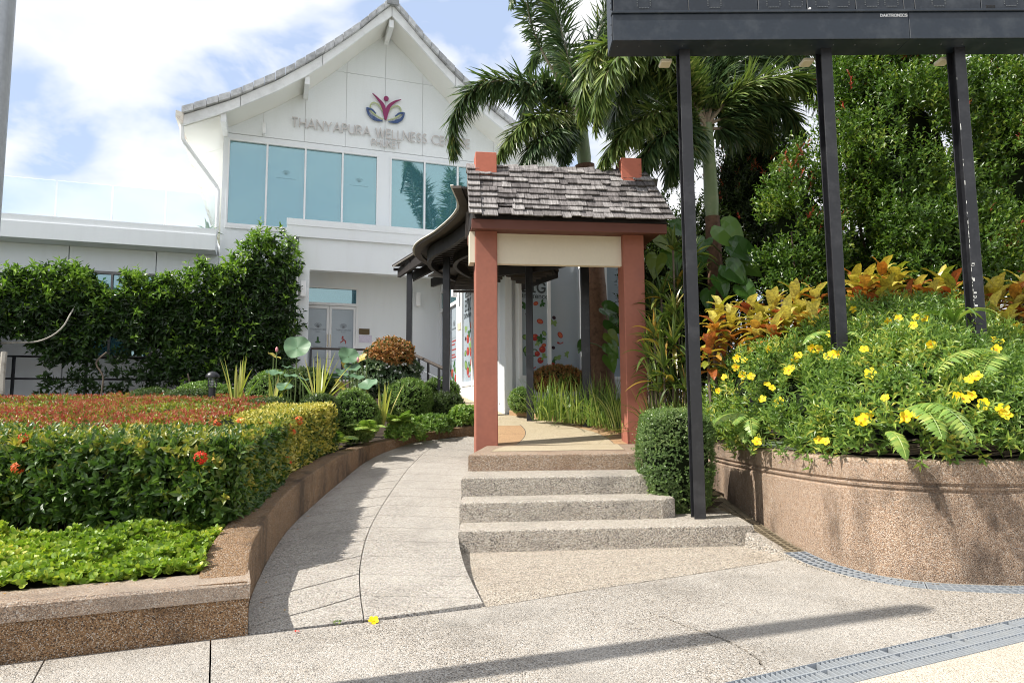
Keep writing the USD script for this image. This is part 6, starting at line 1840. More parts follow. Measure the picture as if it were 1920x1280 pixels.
D = unit(FN * 0.9 + np.column_stack([r.normal(0, .5, n), r.normal(0, .3, n), r.normal(0.15, .5, n)]))
young = (topz - z < 0.55) & (r.random(n) < 0.55) | (r.random(n) < 0.06)
vine.part('foliage', sprigs(P[~young], D[~young], 7, 0.24, 0.185, 0.076, 1.0, r, 'fold', up=-0.1, droop=0.2), G['vine'])
vine.part('young_leaves', sprigs(P[young] + FN * 0.06, D[young] + [0, 0, .4], 7, 0.24, 0.175, 0.070, 1.0, r, 'fold', up=0.0, droop=0.1), G['vine_tip'])
n = 1500                                                # thin lower growth near the ground
s = -12 + 11.6 * r.random(n); z = 1.45 + 1.0 * r.random(n)
d_ = meshkit.fbm(np.column_stack([s * 1.1, s * 0, s * 0 + 9]), 3, 17)
ok = d_ > 0.44 + (z - 1.6) * 0.05
s, z = s[ok], z[ok]
P = F_O + s[:, None] * FU + (0.9 + 0.2 * r.random(len(s)))[:, None] * FN + z[:, None] * [0, 0, 1]
vine.part('foliage', sprigs(P, unit(FN * .6 + r.normal(0, .5, (len(s), 3)) + [0, 0, .5]), 6, 0.2, 0.15, 0.065, 1.0, r, 'fold'), G['vine'])
bk = MB()
sx = np.linspace(-12.5, -0.45, 40)
lowb = np.interp(sx, [-12.5, -6.2, -5.5, -4.6, -3.8, -3.0, -2.2, -0.5], [2.6, 2.7, 2.85, 2.75, 2.5, 2.3, 2.1, 1.9]) + 0.2
topb = np.interp(sx, [-12.5, -9, -6, -4.9, -3.6, -2.8, -2.2, -1.6, -1.1, -0.75, -0.4], [3.7, 3.65, 3.66, 3.65, 3.6, 3.7, 3.75, 4.0, 4.4, 4.4, 4.15])
q = lambda o_, z_: F_O + sx[:, None] * FU + o_ * FN + z_[:, None] * [0, 0, 1]
bk.add(loft(np.stack([q(0.70, lowb), q(0.82, (lowb + topb) / 2), q(0.72, topb), q(0.66, topb), q(0.64, lowb)], 1)))
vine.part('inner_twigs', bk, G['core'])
br = [at(-30, 644, 13.2), at(30, 642, 13.1), at(70, 640, 13.0), at(100, 628, 12.95), at(120, 610, 13.0), at(130, 592, 13.1), at(140, 575, 13.3)]
vine.part('branch', MB().tube(smooth_path(br, 24), np.linspace(0.024, 0.012, 24), 7), G['pale_bark'], smooth=40)
for pts in (((352, 700, 13.9), (356, 725, 13.9), (350, 750, 13.9)), ((8, 660, 12.6), (4, 700, 12.5), (2, 740, 12.4)), ((190, 740, 13.2), (193, 705, 13.2), (180, 680, 13.2), (200, 660, 13.3))):
    vine.part('branch', MB().tube(smooth_path([at(*p) for p in pts], 14), 0.016 if pts[0][0] != 8 else 0.05, 6), G['pale_bark'] if pts[0][0] in (375, 8) else G['twig'], smooth=40)


# --- clipped bushes of the left garden
def bush(name, label, c, rad, leaf, n, look_, r, kind='diamond', seed=0, group=None, lo=-0.75, rough=0.10, cat='bush', extra=None, k=5, spread=0.95, length=0.05):
    t = Thing(name, label, cat, loc=(c[0], c[1], c[2] - rad[2] * 0.75), group=group)
    rad = np.array(rad, float)
    P, N = ball_points(n, np.array(c), rad, r, lo, rough, seed)
    t.part('foliage', sprigs(P - N * length * 0.5, unit(N + r.normal(0, .3, N.shape) + [0, 0, .15]), k, length, leaf, leaf * 0.52, spread, r, kind), G[look_])
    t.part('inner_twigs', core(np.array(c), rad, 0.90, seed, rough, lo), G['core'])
    if extra:
        extra(t)
    return t


def px_bush(x, y, depth, rx, rz, ry=None):
    """Centre and radii from where the photo shows it, at a depth."""
    c = at(x, y, depth)
    s_ = depth / FOCAL
    return c, (rx * s_, (ry or rx) * s_, rz * s_)


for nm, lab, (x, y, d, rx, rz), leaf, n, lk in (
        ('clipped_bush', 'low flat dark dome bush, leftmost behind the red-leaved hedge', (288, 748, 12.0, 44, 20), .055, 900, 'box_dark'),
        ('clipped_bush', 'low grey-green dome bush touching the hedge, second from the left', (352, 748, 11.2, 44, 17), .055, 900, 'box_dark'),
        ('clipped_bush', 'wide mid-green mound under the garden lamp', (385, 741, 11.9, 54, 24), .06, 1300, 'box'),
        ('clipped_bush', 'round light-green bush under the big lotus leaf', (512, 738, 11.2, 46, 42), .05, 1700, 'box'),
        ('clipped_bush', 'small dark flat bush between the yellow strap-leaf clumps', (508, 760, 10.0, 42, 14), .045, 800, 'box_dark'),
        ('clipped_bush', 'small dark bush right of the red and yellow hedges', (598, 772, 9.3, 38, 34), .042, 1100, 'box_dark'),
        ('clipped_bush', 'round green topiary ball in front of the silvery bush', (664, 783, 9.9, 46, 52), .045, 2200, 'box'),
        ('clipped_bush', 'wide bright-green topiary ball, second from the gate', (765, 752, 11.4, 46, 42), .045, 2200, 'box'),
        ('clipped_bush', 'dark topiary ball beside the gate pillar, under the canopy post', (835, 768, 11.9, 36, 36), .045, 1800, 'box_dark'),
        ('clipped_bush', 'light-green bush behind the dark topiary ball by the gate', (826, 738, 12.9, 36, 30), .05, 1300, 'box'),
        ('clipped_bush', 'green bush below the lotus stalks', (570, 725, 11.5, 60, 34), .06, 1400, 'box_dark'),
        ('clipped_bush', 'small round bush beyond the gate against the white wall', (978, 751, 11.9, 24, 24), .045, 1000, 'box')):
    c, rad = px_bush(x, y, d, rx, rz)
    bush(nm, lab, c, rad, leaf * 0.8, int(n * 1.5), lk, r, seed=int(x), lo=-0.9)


def blossoms(t, c, rad, n, col, size, r, seed):
    P, N = ball_points(n, np.array(c), np.array(rad) * 1.02, r, -0.2, 0.12, seed, depth=0.05)
    t.part('small_flowers', sprigs(P, N, 4, 0.01, size, size * .7, 1.2, r, 'diamond', taper=0), col, kind='stuff')


M['white_petal'] = plain('white_petal', (0.72, 0.74, 0.72), 0.6)
c, rad = px_bush(724, 703, 12.2, 64, 46)
bush('silvery_bush', 'silvery-green bush dotted with small white flowers, under the orange bush', c, rad, 0.075, 1700, 'grey_green', r, 'fold', seed=5, lo=-0.95, rough=0.2, extra=lambda t: blossoms(t, c, rad, 70, M['white_petal'], 0.035, r, 5))
c, rad = px_bush(733, 664, 12.0, 42, 27)
bush('orange_bush', 'round bush with orange-red young leaves in front of the porch', c, rad, 0.065, 1300, 'orange_tip', r, 'fold', seed=6, rough=0.28, length=0.10, k=7)
c, rad = px_bush(1046, 712, 12.35, 50, 26)
ob = bush('orange_bush', 'low clipped hedge with rusty young leaves under the vegetable window', c, (rad[0], rad[1] * 0.5, rad[2]), 0.06, 1300, 'orange_tip', r, 'fold', seed=8, rough=0.1)

# --- lotus plants in the garden
lot = Thing('lotus_plant', 'tall lotus plants with big round blue-green leaves, between the creeper and the orange bush', 'plant', loc=at(600, 740, 10.8))


def lotus_leaf(c, rad, tilt, az, r, cup=0.18, tear=0.0):
    nr, na = 5, 22
    v = [np.zeros(3)]
    for i in range(1, nr + 1):
        for j in range(na):
            a = 2 * math.pi * j / na
            rr = rad * i / nr * (1 + 0.06 * math.sin(3 * a + r.uniform(0, .3)) * (i / nr))
            w = cup * rad * ((i / nr) ** 2) + 0.10 * rad * math.sin(5 * a + c[0] * 9) * (i / nr) ** 2 + 0.015 * rad * math.cos(11 * a) * (i / nr)
            v.append(np.array([rr * math.cos(a), rr * math.sin(a), w]))
    v = np.array(v)
    f = [(0, 1 + j, 1 + (j + 1) % na) for j in range(na)]
    for i in range(nr - 1):
        for j in range(na):
            a, b = 1 + i * na + j, 1 + i * na + (j + 1) % na
            f += [(a, a + na, b + na), (a, b + na, b)]
    R1 = trimesh.transformations.rotation_matrix(tilt, [math.cos(az), math.sin(az), 0])[:3, :3]
    return v @ R1.T + c, np.array(f)


for px, py, d, rad, tilt, az, lk in ((557, 652, 10.6, .33, 1.05, 0.15, 'lotus'), (653, 668, 10.9, .27, 0.95, 0.4, 'lotus'), (690, 657, 11.2, .20, -0.6, 1.9, 'lotus'), (678, 672, 11.3, .17, 0.8, -0.5, 'lotus_old'), (648, 685, 11.3, .16, 0.9, 0.9, 'lotus_old'), (513, 668, 10.8, .18, 0.5, 1.4, 'lotus_old'), (541, 690, 10.7, .18, 0.2, 1.0, 'lotus'), (513, 700, 10.4, .20, 0.35, 0.5, 'lotus'),
                                     (545, 706, 10.3, .19, 0.2, 0.4, 'lotus'), (568, 712, 10.2, .17, 0.25, 1.3, 'lotus'), (533, 726, 10.2, .20, 0.5, 0.2, 'lotus'), (660, 690, 10.8, .22, 0.5, 0.3, 'lotus'), (668, 708, 10.6, .20, 0.35, 0.7, 'lotus'), (690, 722, 10.4, .24, 0.6, -0.3, 'lotus'), (640, 700, 10.9, .18, 0.6, 0.8, 'lotus'), (636, 722, 10.7, .18, 0.9, 1.2, 'lotus_old')):
    q = at(px, py, d)
    rad *= 0.62
    lf = lot.part('leaf', lotus_leaf(q, rad, tilt, az, r), G[lk], smooth=60)
    g_ = np.array([q[0] + r.normal(0, .06), q[1] + r.normal(0, .06) + 0.1, soil_z(q[1]) - 0.05])
    lot.part('stalk', MB().tube([q, q * 0.5 + g_ * 0.5 + [r.normal(0, .03), 0, 0], g_], 0.010, 6), G['stalk'])
for px, py, d in ((519, 655, 10.7), (671, 674, 10.9), (564, 690, 10.6)):
    q = at(px, py, d)
    m_ = trimesh.creation.icosphere(2, 0.024); v = np.asarray(m_.vertices) * [1, 1, 1.9]
    v[:, :2] *= (1 - 0.55 * np.clip(v[:, 2:] / 0.046, -1, 1) ** 2 * (v[:, 2:] > 0))
    lot.part('bud', (v + q, np.asarray(m_.faces)), G['lotus_bud'] if px < 700 and px != 564 else G['stalk'], smooth=True)
    lot.part('stalk', MB().tube([q, [q[0], q[1], soil_z(q[1])]], 0.008, 5), G['stalk'])

# --- yellow strap-leaf clumps
for lab, (x, y, d), n, l0, l1 in (('yellow-green strap-leaf clump right of the garden lamp', (445, 752, 10.4), 13, .5, .85), ('yellow strap-leaf clump in front of the lotus stalks', (598, 752, 9.6), 15, .45, .8), ('slim yellow strap-leaf clump left of the round topiary ball', (512, 748, 10.2), 6, .3, .5), ('yellow strap-leaf clump between the two topiary balls', (716, 792, 10.2), 14, .4, .72)):
    c = at(x, y, d)
    t = Thing('strap_leaf_clump', lab, 'plant', loc=c)
    for m in strap_clump(c - [0, 0, 0.05], n, l0, l1, 0.05, 0.30, 0.5, r, 0.10, 8):
        t.part('blade', m, G['yellow_blade'] if r.random() < 0.75 else G['lily'])


# --- ferns
def fern_frond(base, d0, length, r, bend=1.0, pin=0.16, n=22, w=0.022):
    d = unit(np.asarray(d0, float)); p = np.asarray(base, float).copy()
    pts, dirs = [p.copy()], [d.copy()]
    for i in range(n):
        p = p + d * length / n; d = unit(d + np.array([0, 0, -1.0]) * bend / n + r.normal(0, .01, 3))
        pts.append(p.copy()); dirs.append(d.copy())
    pts, dirs = np.array(pts), np.array(dirs)
    side = unit(np.cross(dirs, [0, 0, 1.0]) + 1e-5)
    nn = np.cross(side, dirs)
    P, A, N, L = [], [], [], []
    for k in range(2, n + 1):
        t = k / n
        for s_ in (-1, 1):
            P.append(pts[k]); A.append(side[k] * s_ + dirs[k] * 0.35 - nn[k] * 0.12 + r.normal(0, .05, 3)); N.append(nn[k] + r.normal(0, .1, 3))
            L.append(pin * (math.sin(math.pi * min(1, 0.18 + 0.82 * t)) ** 0.7 + 0.06))
    mb = MB()
    mb.add(leaf_mesh(np.array(P), np.array(A), np.array(N), np.array(L), w, 'blade'))
    mb.add(tube(pts[::3], 0.004, 4))
    return mb


def fern(label, c, fronds, name='fern'):
    t = Thing(name, label, 'fern', loc=c)
    for d0, ln, bend, pin in fronds:
        t.part('frond', fern_frond(c, d0, ln, r, bend, pin), G['fern'])
    return t


def fan(n, tilt, ln, bend, pin, az0=-2.6, az1=-0.5):
    return [((math.cos(a) * math.sin(tilt * k), math.sin(a) * math.sin(tilt * k), math.cos(tilt * k)), ln * r.uniform(.8, 1.15), bend, pin) for a, k in zip(r.uniform(az0, az1, n), r.uniform(.6, 1.2, n))]


fern('bright fern leaning over the curved wall below the round topiary ball', at(632, 832, 8.9), fan(12, 0.7, .48, 1.3, .13))
fern('bright fern on the curved wall left of the strap-leaf clump', at(690, 812, 9.6), fan(9, 0.75, .42, 1.3, .11))
fern('leafy fern below the wide topiary ball', at(745, 800, 10.3), fan(10, 0.7, .40, 1.2, .10))
for lab, (x, y, d), rx, rz in (('small leafy plants along the curved wall beside the gate pillar', (872, 784, 11.5), 24, 16), ('low leafy plants under the dark topiary ball', (810, 797, 10.9), 34, 12), ('low leafy plants at the foot of the topiary, above the curved wall', (760, 812, 10.4), 30, 14)):
    c, rad = px_bush(x, y, d, rx, rz)
    P, N = ball_points(170, c, np.array(rad), r, -0.5, 0.3, int(x))
    solo('leafy_plants', sprigs(P, unit(N + [0, 0, .5]), 7, 0.06, 0.10, 0.045, 0.9, r, 'ovate'), G['fern'] if x != 810 else G['box'], lab, 'plant', kind='stuff')

# --- the garden lamp
c = at(398, 722, 11.0)
gl = Thing('garden_lamp', 'small black bollard lamp with a domed cap among the garden bushes', 'lamp', loc=c - [0, 0, 0.35])
gl.part('stem', MB().tube([c - [0, 0, .35], c - [0, 0, 0.03]], 0.055, 14), M['black_steel'], smooth=40)
gl.part('glass', MB().tube([c - [0, 0, 0.03], c + [0, 0, 0.13]], 0.07, 16), M['lantern_glass'], smooth=40)
gl.part('bulb', MB().tube([c - [0, 0, 0.02], c + [0, 0, 0.09]], 0.026, 10), M['lamp_white'], smooth=40)
for z in (0.0, 0.045, 0.09):
    gl.part('ring', MB().tube([c + [0, 0, z - 0.004], c + [0, 0, z + 0.004]], 0.083, 16), M['black_steel'])
v = [(0.105, .12), (0.11, .135), (0.10, .17), (0.07, .205), (0.03, .222), (0, .226)]
ang = np.linspace(0, 2 * math.pi, 19)[:-1]
gl.part('cap', loft(np.array([[[c[0] + q[0] * math.cos(a), c[1] + q[0] * math.sin(a), c[2] + q[1]] for a in ang] for q in v])), M['black_steel'], smooth=50)

# --- variegated plant on the terrace
c = fw(-2.25, 0.1, 5.22)
t = Thing('terrace_plant', 'pale variegated plant on the terrace beside the downpipe', 'plant', loc=c)
for m in strap_clump(c, 16, .2, .36, 0.09, 0.6, 0.9, r, 0.04, 6):
    t.part('blade', m, G['grey_green'])
# ---------------------------------------------------------------- right-hand planting
r = np.random.default_rng(202)

# --- the clipped bush beside the steps
bc = np.array([1.60, 6.85, 0.66])
bt_ = Thing('column_bush', 'tall clipped box bush standing on the steps behind the first black column', 'bush', loc=(bc[0], bc[1], 0.17))
n = 9500
d = rdirs(n, r)
e = 0.55
sq = np.sign(d) * np.abs(d) ** e
sq = sq / np.max(np.abs(sq), axis=1, keepdims=True)
d3 = unit(d) * 0.5 + sq * 0.5
low = np.clip((-d3[:, 2] - 0.1) / 0.9, 0, 1)
rad = np.array([0.335, 0.34, 0.49])
k = 1 + 0.10 * (meshkit.fbm(d * 2.5 + 3, 3, 4) - 0.5) * 2
P = bc + d3 * rad * (k * (1 - 0.10 * r.random(n) ** 2))[:, None] * np.column_stack([1 - 0.22 * low, 1 - 0.2 * low, np.ones(n)])
P[:, 0] -= 0.06 * np.clip(d3[:, 2], -1, 1) * -1 * 0 + 0.05 * low * -1
N = unit(d3)
bt_.part('foliage', sprigs(P, unit(N + r.normal(0, .35, N.shape) + [0, 0, .2]), 6, 0.032, 0.023, 0.014, 0.9, r, 'diamond'), G['column'])
wisp = r.random(n) < 0.035
bt_.part('shoots', sprigs(P[wisp], unit(N[wisp] * .7 + [0, 0, .6] + r.normal(0, .3, (wisp.sum(), 3))), 9, 0.11, 0.026, 0.015, 0.8, r, 'diamond'), G['box'])
m = trimesh.creation.icosphere(3); dd = np.asarray(m.vertices)
sq = np.sign(dd) * np.abs(dd) ** e; sq /= np.max(np.abs(sq), axis=1, keepdims=True)
cc = dd * 0.5 + sq * 0.5
lw = np.clip((-cc[:, 2] - 0.1) / 0.9, 0, 1)
bt_.part('inner_twigs', (bc + cc * rad * 0.9 * np.column_stack([1 - .25 * lw, 1 - .25 * lw, np.ones(len(lw))]), np.asarray(m.faces)), G['core'])

# --- the yellow trumpet-flower bush over the round planter
inr = offset_path(WALL, 0.04)


def inside_depth(x, y):
    """How far behind the planter's rim a point lies (negative outside)."""
    p = np.column_stack([x, y])
    d2 = ((p[:, None] - WALL[None, :, :2]) ** 2).sum(2)
    i = d2.argmin(1)
    t = np.gradient(WALL[:, :2], axis=0); t = unit(t)
    nrm_ = np.stack([-t[:, 1], t[:, 0]], 1)
    return ((p - WALL[i, :2]) * nrm_[i]).sum(1)


def mound(x, y):
    dep = inside_depth(x, y)
    h = 0.80 + 0.36 * np.clip((dep + 0.05) / 0.25, 0, 1) ** 0.7 + 0.92 * np.clip(dep / 1.45, 0, 1)
    h = h + 0.17 * (meshkit.fbm(np.column_stack([x * 1.6, y * 1.6, x * 0]), 3, 14) - 0.5) * 2
    h = h + 0.20 * np.clip((y - 6.2) / 1.2, 0, 1) + 0.14 * np.exp(-((x - 3.0) / 0.5) ** 2 - ((y - 6.6) / 0.7) ** 2) + 0.30 * np.exp(-((x - 2.55) / 0.4) ** 2 - ((y - 7.6) / 0.8) ** 2)
    return np.where(dep > np.where(y > 6.3, -0.22, -0.10), h, -9)


al = Thing('yellow_flower_bush', 'sprawling green bush covered in yellow trumpet flowers, filling the round planter', 'bush', loc=(3.6, 6.4, 0.75))
n = 5600
x = r.uniform(1.95, 7.2, n); y = r.uniform(4.75, 8.8, n)
dep = inside_depth(x, y)
ok = (dep > np.where(y > 6.3, -0.16, -0.02)) & (dep < 2.9) & (x < y * 0.80 + 0.4)
x, y, dep = x[ok], y[ok], dep[ok]; n = len(x)
z = mound(x, y)
eps = 0.05
gx_, gy_ = (mound(x + eps, y) - mound(x - eps, y)) / (2 * eps), (mound(x, y + eps) - mound(x, y - eps)) / (2 * eps)
gx_, gy_ = np.clip(gx_, -1.2, 1.2), np.clip(gy_, -1.2, 1.2)
N = unit(np.column_stack([-gx_, -gy_, np.ones(n)]))
P = np.column_stack([x, y, z - 0.16 * r.random(n)])
edge_ = dep < 0.35
D = unit(N + r.normal(0, .35, N.shape) + np.array([0, -0.25, 0.25]))
al.part('foliage', sprigs(P - D * 0.10, D, 12, 0.22, 0.105, 0.031, 0.95, r, 'fold', up=0.05, taper=0.45), G['allamanda'])
# growth hanging at the rim
nr_ = 620
i = r.integers(4, len(WALL) - 14, nr_)
q = offset_path(WALL, 0.10)[i]
P2 = np.column_stack([q + r.normal(0, .05, q.shape), r.uniform(0.82, 1.16, nr_)])
t_ = unit(np.gradient(WALL[:, :2], axis=0))[i]
outw = np.column_stack([t_[:, 1], -t_[:, 0], np.zeros(nr_)])
al.part('foliage', sprigs(P2, unit(outw * 0.8 + r.normal(0, .4, (nr_, 3)) + [0, 0, .25]), 11, 0.17, 0.095, 0.028, 0.95, r, 'fold'), G['allamanda'])
xs_, ys_ = np.linspace(2.1, 7.4, 54), np.linspace(4.8, 9.2, 46)
v, f = grid(lambda a, b: np.column_stack([2.1 + a * 5.3, 4.8 + b * 4.4, np.zeros_like(a)]), np.linspace(0, 1, 54), np.linspace(0, 1, 46))
dep_ = inside_depth(v[:, 0], v[:, 1])
v[:, 2] = mound(v[:, 0], v[:, 1]) - 0.22 - 0.1 * (dep_ < 0.2)
f = f[(dep_[f] > 0.10).all(1)]
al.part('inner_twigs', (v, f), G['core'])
tw = MB()
for k in range(150):                                    # dry stems showing along the rim
    i = r.integers(18, len(WALL) - 16)
    q = offset_path(WALL, r.uniform(0.08, 0.22))[i]; q2 = offset_path(WALL, r.uniform(0.06, 0.2))[min(i + r.integers(4, 13), len(WALL) - 1)]
    z0 = r.uniform(0.80, 0.90)
    mid = (q + q2) / 2
    tw.tube([[*q, z0], [*mid, z0 + r.uniform(0.0, 0.06)], [*q2, z0 + r.uniform(-0.01, 0.05)]], 0.005, 5)
al.part('bare_stems', tw, G['twig'], kind='stuff')


def on_mound(px, py):
    ds = np.arange(4.3, 9.5, 0.02)
    pts = np.array([at(px, py, d) for d in ds])
    h = mound(pts[:, 0], pts[:, 1])
    hit = np.nonzero((pts[:, 2] < h + 0.03) & (h > 0))[0]
    if len(hit):
        return pts[hit[0]]
    return None


def trumpet(c, axis, size, r):
    """Five broad rounded petals round a throat, a funnel behind."""
    axis = unit(axis)
    a = unit(np.cross(axis, [0.1, 0.3, 1.0])); b = np.cross(axis, a)
    t0 = r.uniform(0, 6.28)
    mb = MB()
    P, A_, N_ = [], [], []
    for k in range(5):
        t = t0 + k * 1.2566
        rad = math.cos(t) * a + math.sin(t) * b
        P.append(c + rad * size * 0.10); A_.append(rad + axis * 0.28 + r.normal(0, .06, 3)); N_.append(axis - rad * .3 + r.normal(0, .08, 3))
    mb.add(leaf_mesh(np.array(P), np.array(A_), np.array(N_), size * 0.54, size * 0.50, 'round'))
    th = tube([c - axis * size * 0.55, c - axis * size * 0.2, c + axis * 0.004], [size * 0.06, size * 0.12, size * 0.17], 8)
    mb.add(th)
    return mb, tube([c + axis * 0.0045, c + axis * 0.006], [size * 0.12, size * 0.10], 8)


FL = [(1333, 727), (1347, 733), (1318, 722), (1372, 648), (1380, 655), (1362, 642), (1358, 707), (1380, 688), (1396, 676), (1392, 704), (1408, 706), (1382, 672), (1447, 727), (1438, 720), (1462, 752), (1455, 757), (1478, 695), (1490, 672), (1484, 690), (1497, 667), (1522, 653), (1535, 655), (1552, 668), (1562, 665), (1430, 748), (1540, 624), (1556, 626), (1571, 665), (1600, 580), (1665, 602), (1685, 597), (1718, 595), (1713, 610), (1734, 597), (1462, 570), (1620, 655), (1632, 700), (1660, 746), (1622, 785), (1612, 790), (1630, 778), (1694, 787), (1700, 780), (1720, 776), (1795, 742), (1806, 748), (1822, 741), (1830, 706), (1818, 712), (1862, 637), (1876, 640), (1868, 655), (1905, 612), (1880, 768), (1885, 777), (1845, 757), (1419, 828), (1535, 825), (1548, 827), (1440, 655), (1745, 645)]
for px, py in FL:
    q = on_mound(px, py)
    if q is None:
        continue
    ax_ = unit(EYE - q + np.array([r.normal(-1.0, 3.0), 0, 2.2 + r.normal(0, 2.2)]))
    q = q + unit(EYE - q) * 0.08
    m, th = trumpet(q, ax_, r.uniform(0.056, 0.082), r)
    f_ = al.part('flower', m, G['yellow_petal'])
    piece(f_, 'throat', (arr(th)[0] - al.loc, arr(th)[1]), G['petal_throat'])


# --- crotons behind
def broad_leaf(base, d0, length, width, bend, r, wave=0.06):
    d = unit(np.asarray(d0, float)); p = np.asarray(base, float).copy(); n = 6
    rows = []
    for i in range(n + 1):
        t = i / n
        w = width * (math.sin(math.pi * min(1.0, 0.06 + 0.94 * t ** 0.8)) ** 0.75) * 0.5 + 0.002
        side = unit(np.cross(d, [0, 0, 1.0]) + 1e-5); nn = np.cross(side, d)
        z = wave * width * math.sin(i * 2.1 + base[0] * 40)
        rows.append([p - side * w + nn * (w * 0.28 + z), p, p + side * w + nn * (w * 0.28 - z)])
        p = p + d * length / n; d = unit(d + np.array([0, 0, -1.0]) * bend / n)
    v = np.array(rows).reshape(-1, 3)
    f = []
    for i in range(n):
        for j in range(2):
            a = i * 3 + j
            f += [(a, a + 1, a + 4), (a, a + 4, a + 3)]
    return v, np.array(f)


def croton(label, heads, r):
    c0 = np.mean([h[0] for h in heads], 0)
    t = Thing('croton_bush', label, 'bush', loc=(c0[0], c0[1], c0[2] - 0.7))
    for c, n, size in heads:
        t.part('stem', MB().tube([c - [0, 0, 0.8], c - [0.02, 0, 0.3], c + [0, 0, 0.05]], [0.02, 0.016, 0.01], 6), G['twig'])
        for k in range(n):
            a = k * 2.4 + r.uniform(-.3, .3); e_ = np.interp(k / n, [0, 1], [1.75, 0.35]) + r.normal(0, .14)
            dd_ = np.array([math.cos(a) * math.sin(e_), math.sin(a) * math.sin(e_), math.cos(e_)])
            hh = np.interp(k / n, [0, 1], [-0.30, 0.04])
            u_ = r.random()
            lk = 'croton_yellow' if u_ < np.interp(k / n, [0, 1], [0.12, 0.75]) else ('croton_orange' if u_ < 0.72 else ('croton_red' if u_ < 0.92 else 'croton_green'))
            t.part('leaf', broad_leaf(c + [0, 0, hh], dd_, size * r.uniform(.75, 1.1), size * 0.40, 1.25, r), G[lk], smooth=60)
    return t


def heads(lst, n, size):
    return [(at(x, y, d), n, size) for x, y, d in lst]


croton('orange and yellow croton bush between the first and middle black columns', heads([(1405, 585, 7.9), (1450, 575, 7.9), (1492, 560, 8.0), (1530, 562, 7.9), (1475, 600, 7.5), (1420, 620, 7.6), (1525, 600, 7.5), (1428, 600, 7.7), (1500, 590, 7.7), (1450, 625, 7.4)], 24, 0.27), r)
croton('dark red and green croton right of the first black column', heads([(1340, 610, 8.0), (1330, 650, 7.8), (1372, 600, 8.1), (1350, 580, 8.4)], 20, 0.27), r)
croton('yellow and orange croton bush between the middle and right black columns', heads([(1625, 535, 7.7), (1665, 548, 7.6), (1700, 575, 7.5), (1745, 560, 7.6), (1785, 545, 7.8), (1640, 575, 7.4), (1720, 545, 7.9), (1775, 590, 7.4), (1680, 520, 8.0), (1610, 560, 7.8), (1605, 530, 8.0), (1690, 590, 7.3), (1655, 515, 8.1), (1765, 535, 8.0)], 24, 0.28), r)
croton('orange croton bush right of the right black column at the picture edge', heads([(1870, 555, 7.4), (1905, 560, 7.3), (1935, 585, 7.2), (1860, 590, 7.2), (1920, 540, 7.6), (1885, 610, 7.0), (1950, 550, 7.5), (1850, 560, 7.6)], 24, 0.27), r)

# --- ferns and a spider lily among the flowers
t = fern('bright arching fern hanging over the round planter rim', on_mound(1700, 800) + [0, -0.05, 0.12], [((0.25, -1, 0.55), 0.62, 2.0, .12), ((-0.1, -1, 0.5), 0.5, 2.2, .11), ((0.5, -1, 0.4), 0.5, 2.0, .11)])
fern('small hanging fern frond at the middle of the planter rim', on_mound(1660, 830) + [0, -0.04, 0.08], [((0.05, -1, 0.2), 0.30, 2.4, .07)])
fern('fern at the left end of the round planter, by the column bush', on_mound(1400, 790) + [0, 0, 0.03], [((-0.9, -.5, .6), .48, 1.5, .10), ((-0.2, -1, .5), .5, 1.9, .10), ((-0.6, -.9, .7), .45, 1.6, .10), ((.5, -.9, .6), .45, 1.7, .10), ((-1, -.1, .5), .42, 1.4, .1), ((-0.4, -1, 0.1), .42, 1.7, .09)])
fern('long light fern frond low among the yellow flowers on the right', on_mound(1880, 690) + [0, -0.02, 0.08], [((-1, -.35, .45), 0.85, 1.3, .13), ((-0.8, -.6, .25), 0.6, 1.5, .11), ((-1, -.1, 0.15), 0.7, 1.2, .11)])
fern('dark small fern on the planter left of centre', on_mound(1560, 640) + [0, -0.02, 0.06], [((-1, -.4, .5), .42, 1.6, .08), ((.5, -.9, .5), .36, 1.6, .08)])
c = on_mound(1790, 625) + [0, 0, 0.05]
t = Thing('spider_lily', 'pale green arching strap-leaf plant left of the right black column', 'plant', loc=c)
for k, a in enumerate(np.linspace(0.3, 6.0, 9)):
    t.part('blade', strap(c, (math.cos(a) * .55, math.sin(a) * .55, 1), 0.5, 0.05, 2.6, r, 9), G['lily'])


# --- palms
def palm_frond(pts, r, n=240, L=0.54, W=0.034, plume=1.3, start=0.12, droop=0.42, r0=0.028):
    p = smooth_path(np.array(pts), 40)
    t = unit(np.gradient(p, axis=0))
    m = int(n * 2.7)
    u = start + (1 - start) * np.sqrt(r.random(m) * 0.6 + 0.4 * np.linspace(0, 1, m)) if False else start + (1 - start) * np.linspace(0, 1, m)
    i = u * 39
    P = np.stack([np.interp(i, np.arange(40), p[:, k]) for k in range(3)], 1)
    T = unit(np.stack([np.interp(i, np.arange(40), t[:, k]) for k in range(3)], 1))
    side = unit(np.cross(T, [0, 0, 1.0]) + 1e-5); upv = np.cross(side, T)
    sgn_ = np.where(np.arange(m) % 2 == 0, 1, -1)
    ph = r.normal(0, 0.55 * plume, m)
    R_ = side * sgn_[:, None] * np.cos(ph)[:, None] + upv * np.sin(ph)[:, None]
    an = np.interp(u, [start, 0.7, 1], [1.10, 0.80, 0.35]) + r.normal(0, .14, m)
    A_ = T * np.cos(an)[:, None] + R_ * np.sin(an)[:, None]
    A_[:, 2] -= droop * r.uniform(0.6, 1.3, m)
    N_ = unit(upv + r.normal(0, .35, (m, 3)))
    ln = L * np.interp(u, [start, start + .15, .6, .9, 1], [0.65, 1.0, 1.0, 0.72, 0.45]) * r.uniform(.85, 1.1, m)
    mb = MB()
    mb.add(leaf_mesh(P, A_, N_, ln, W, 'blade'))
    return mb, tube(p[::3], np.interp(np.linspace(0, 1, len(p[::3])), [0, 1], [r0, 0.006]), 6)


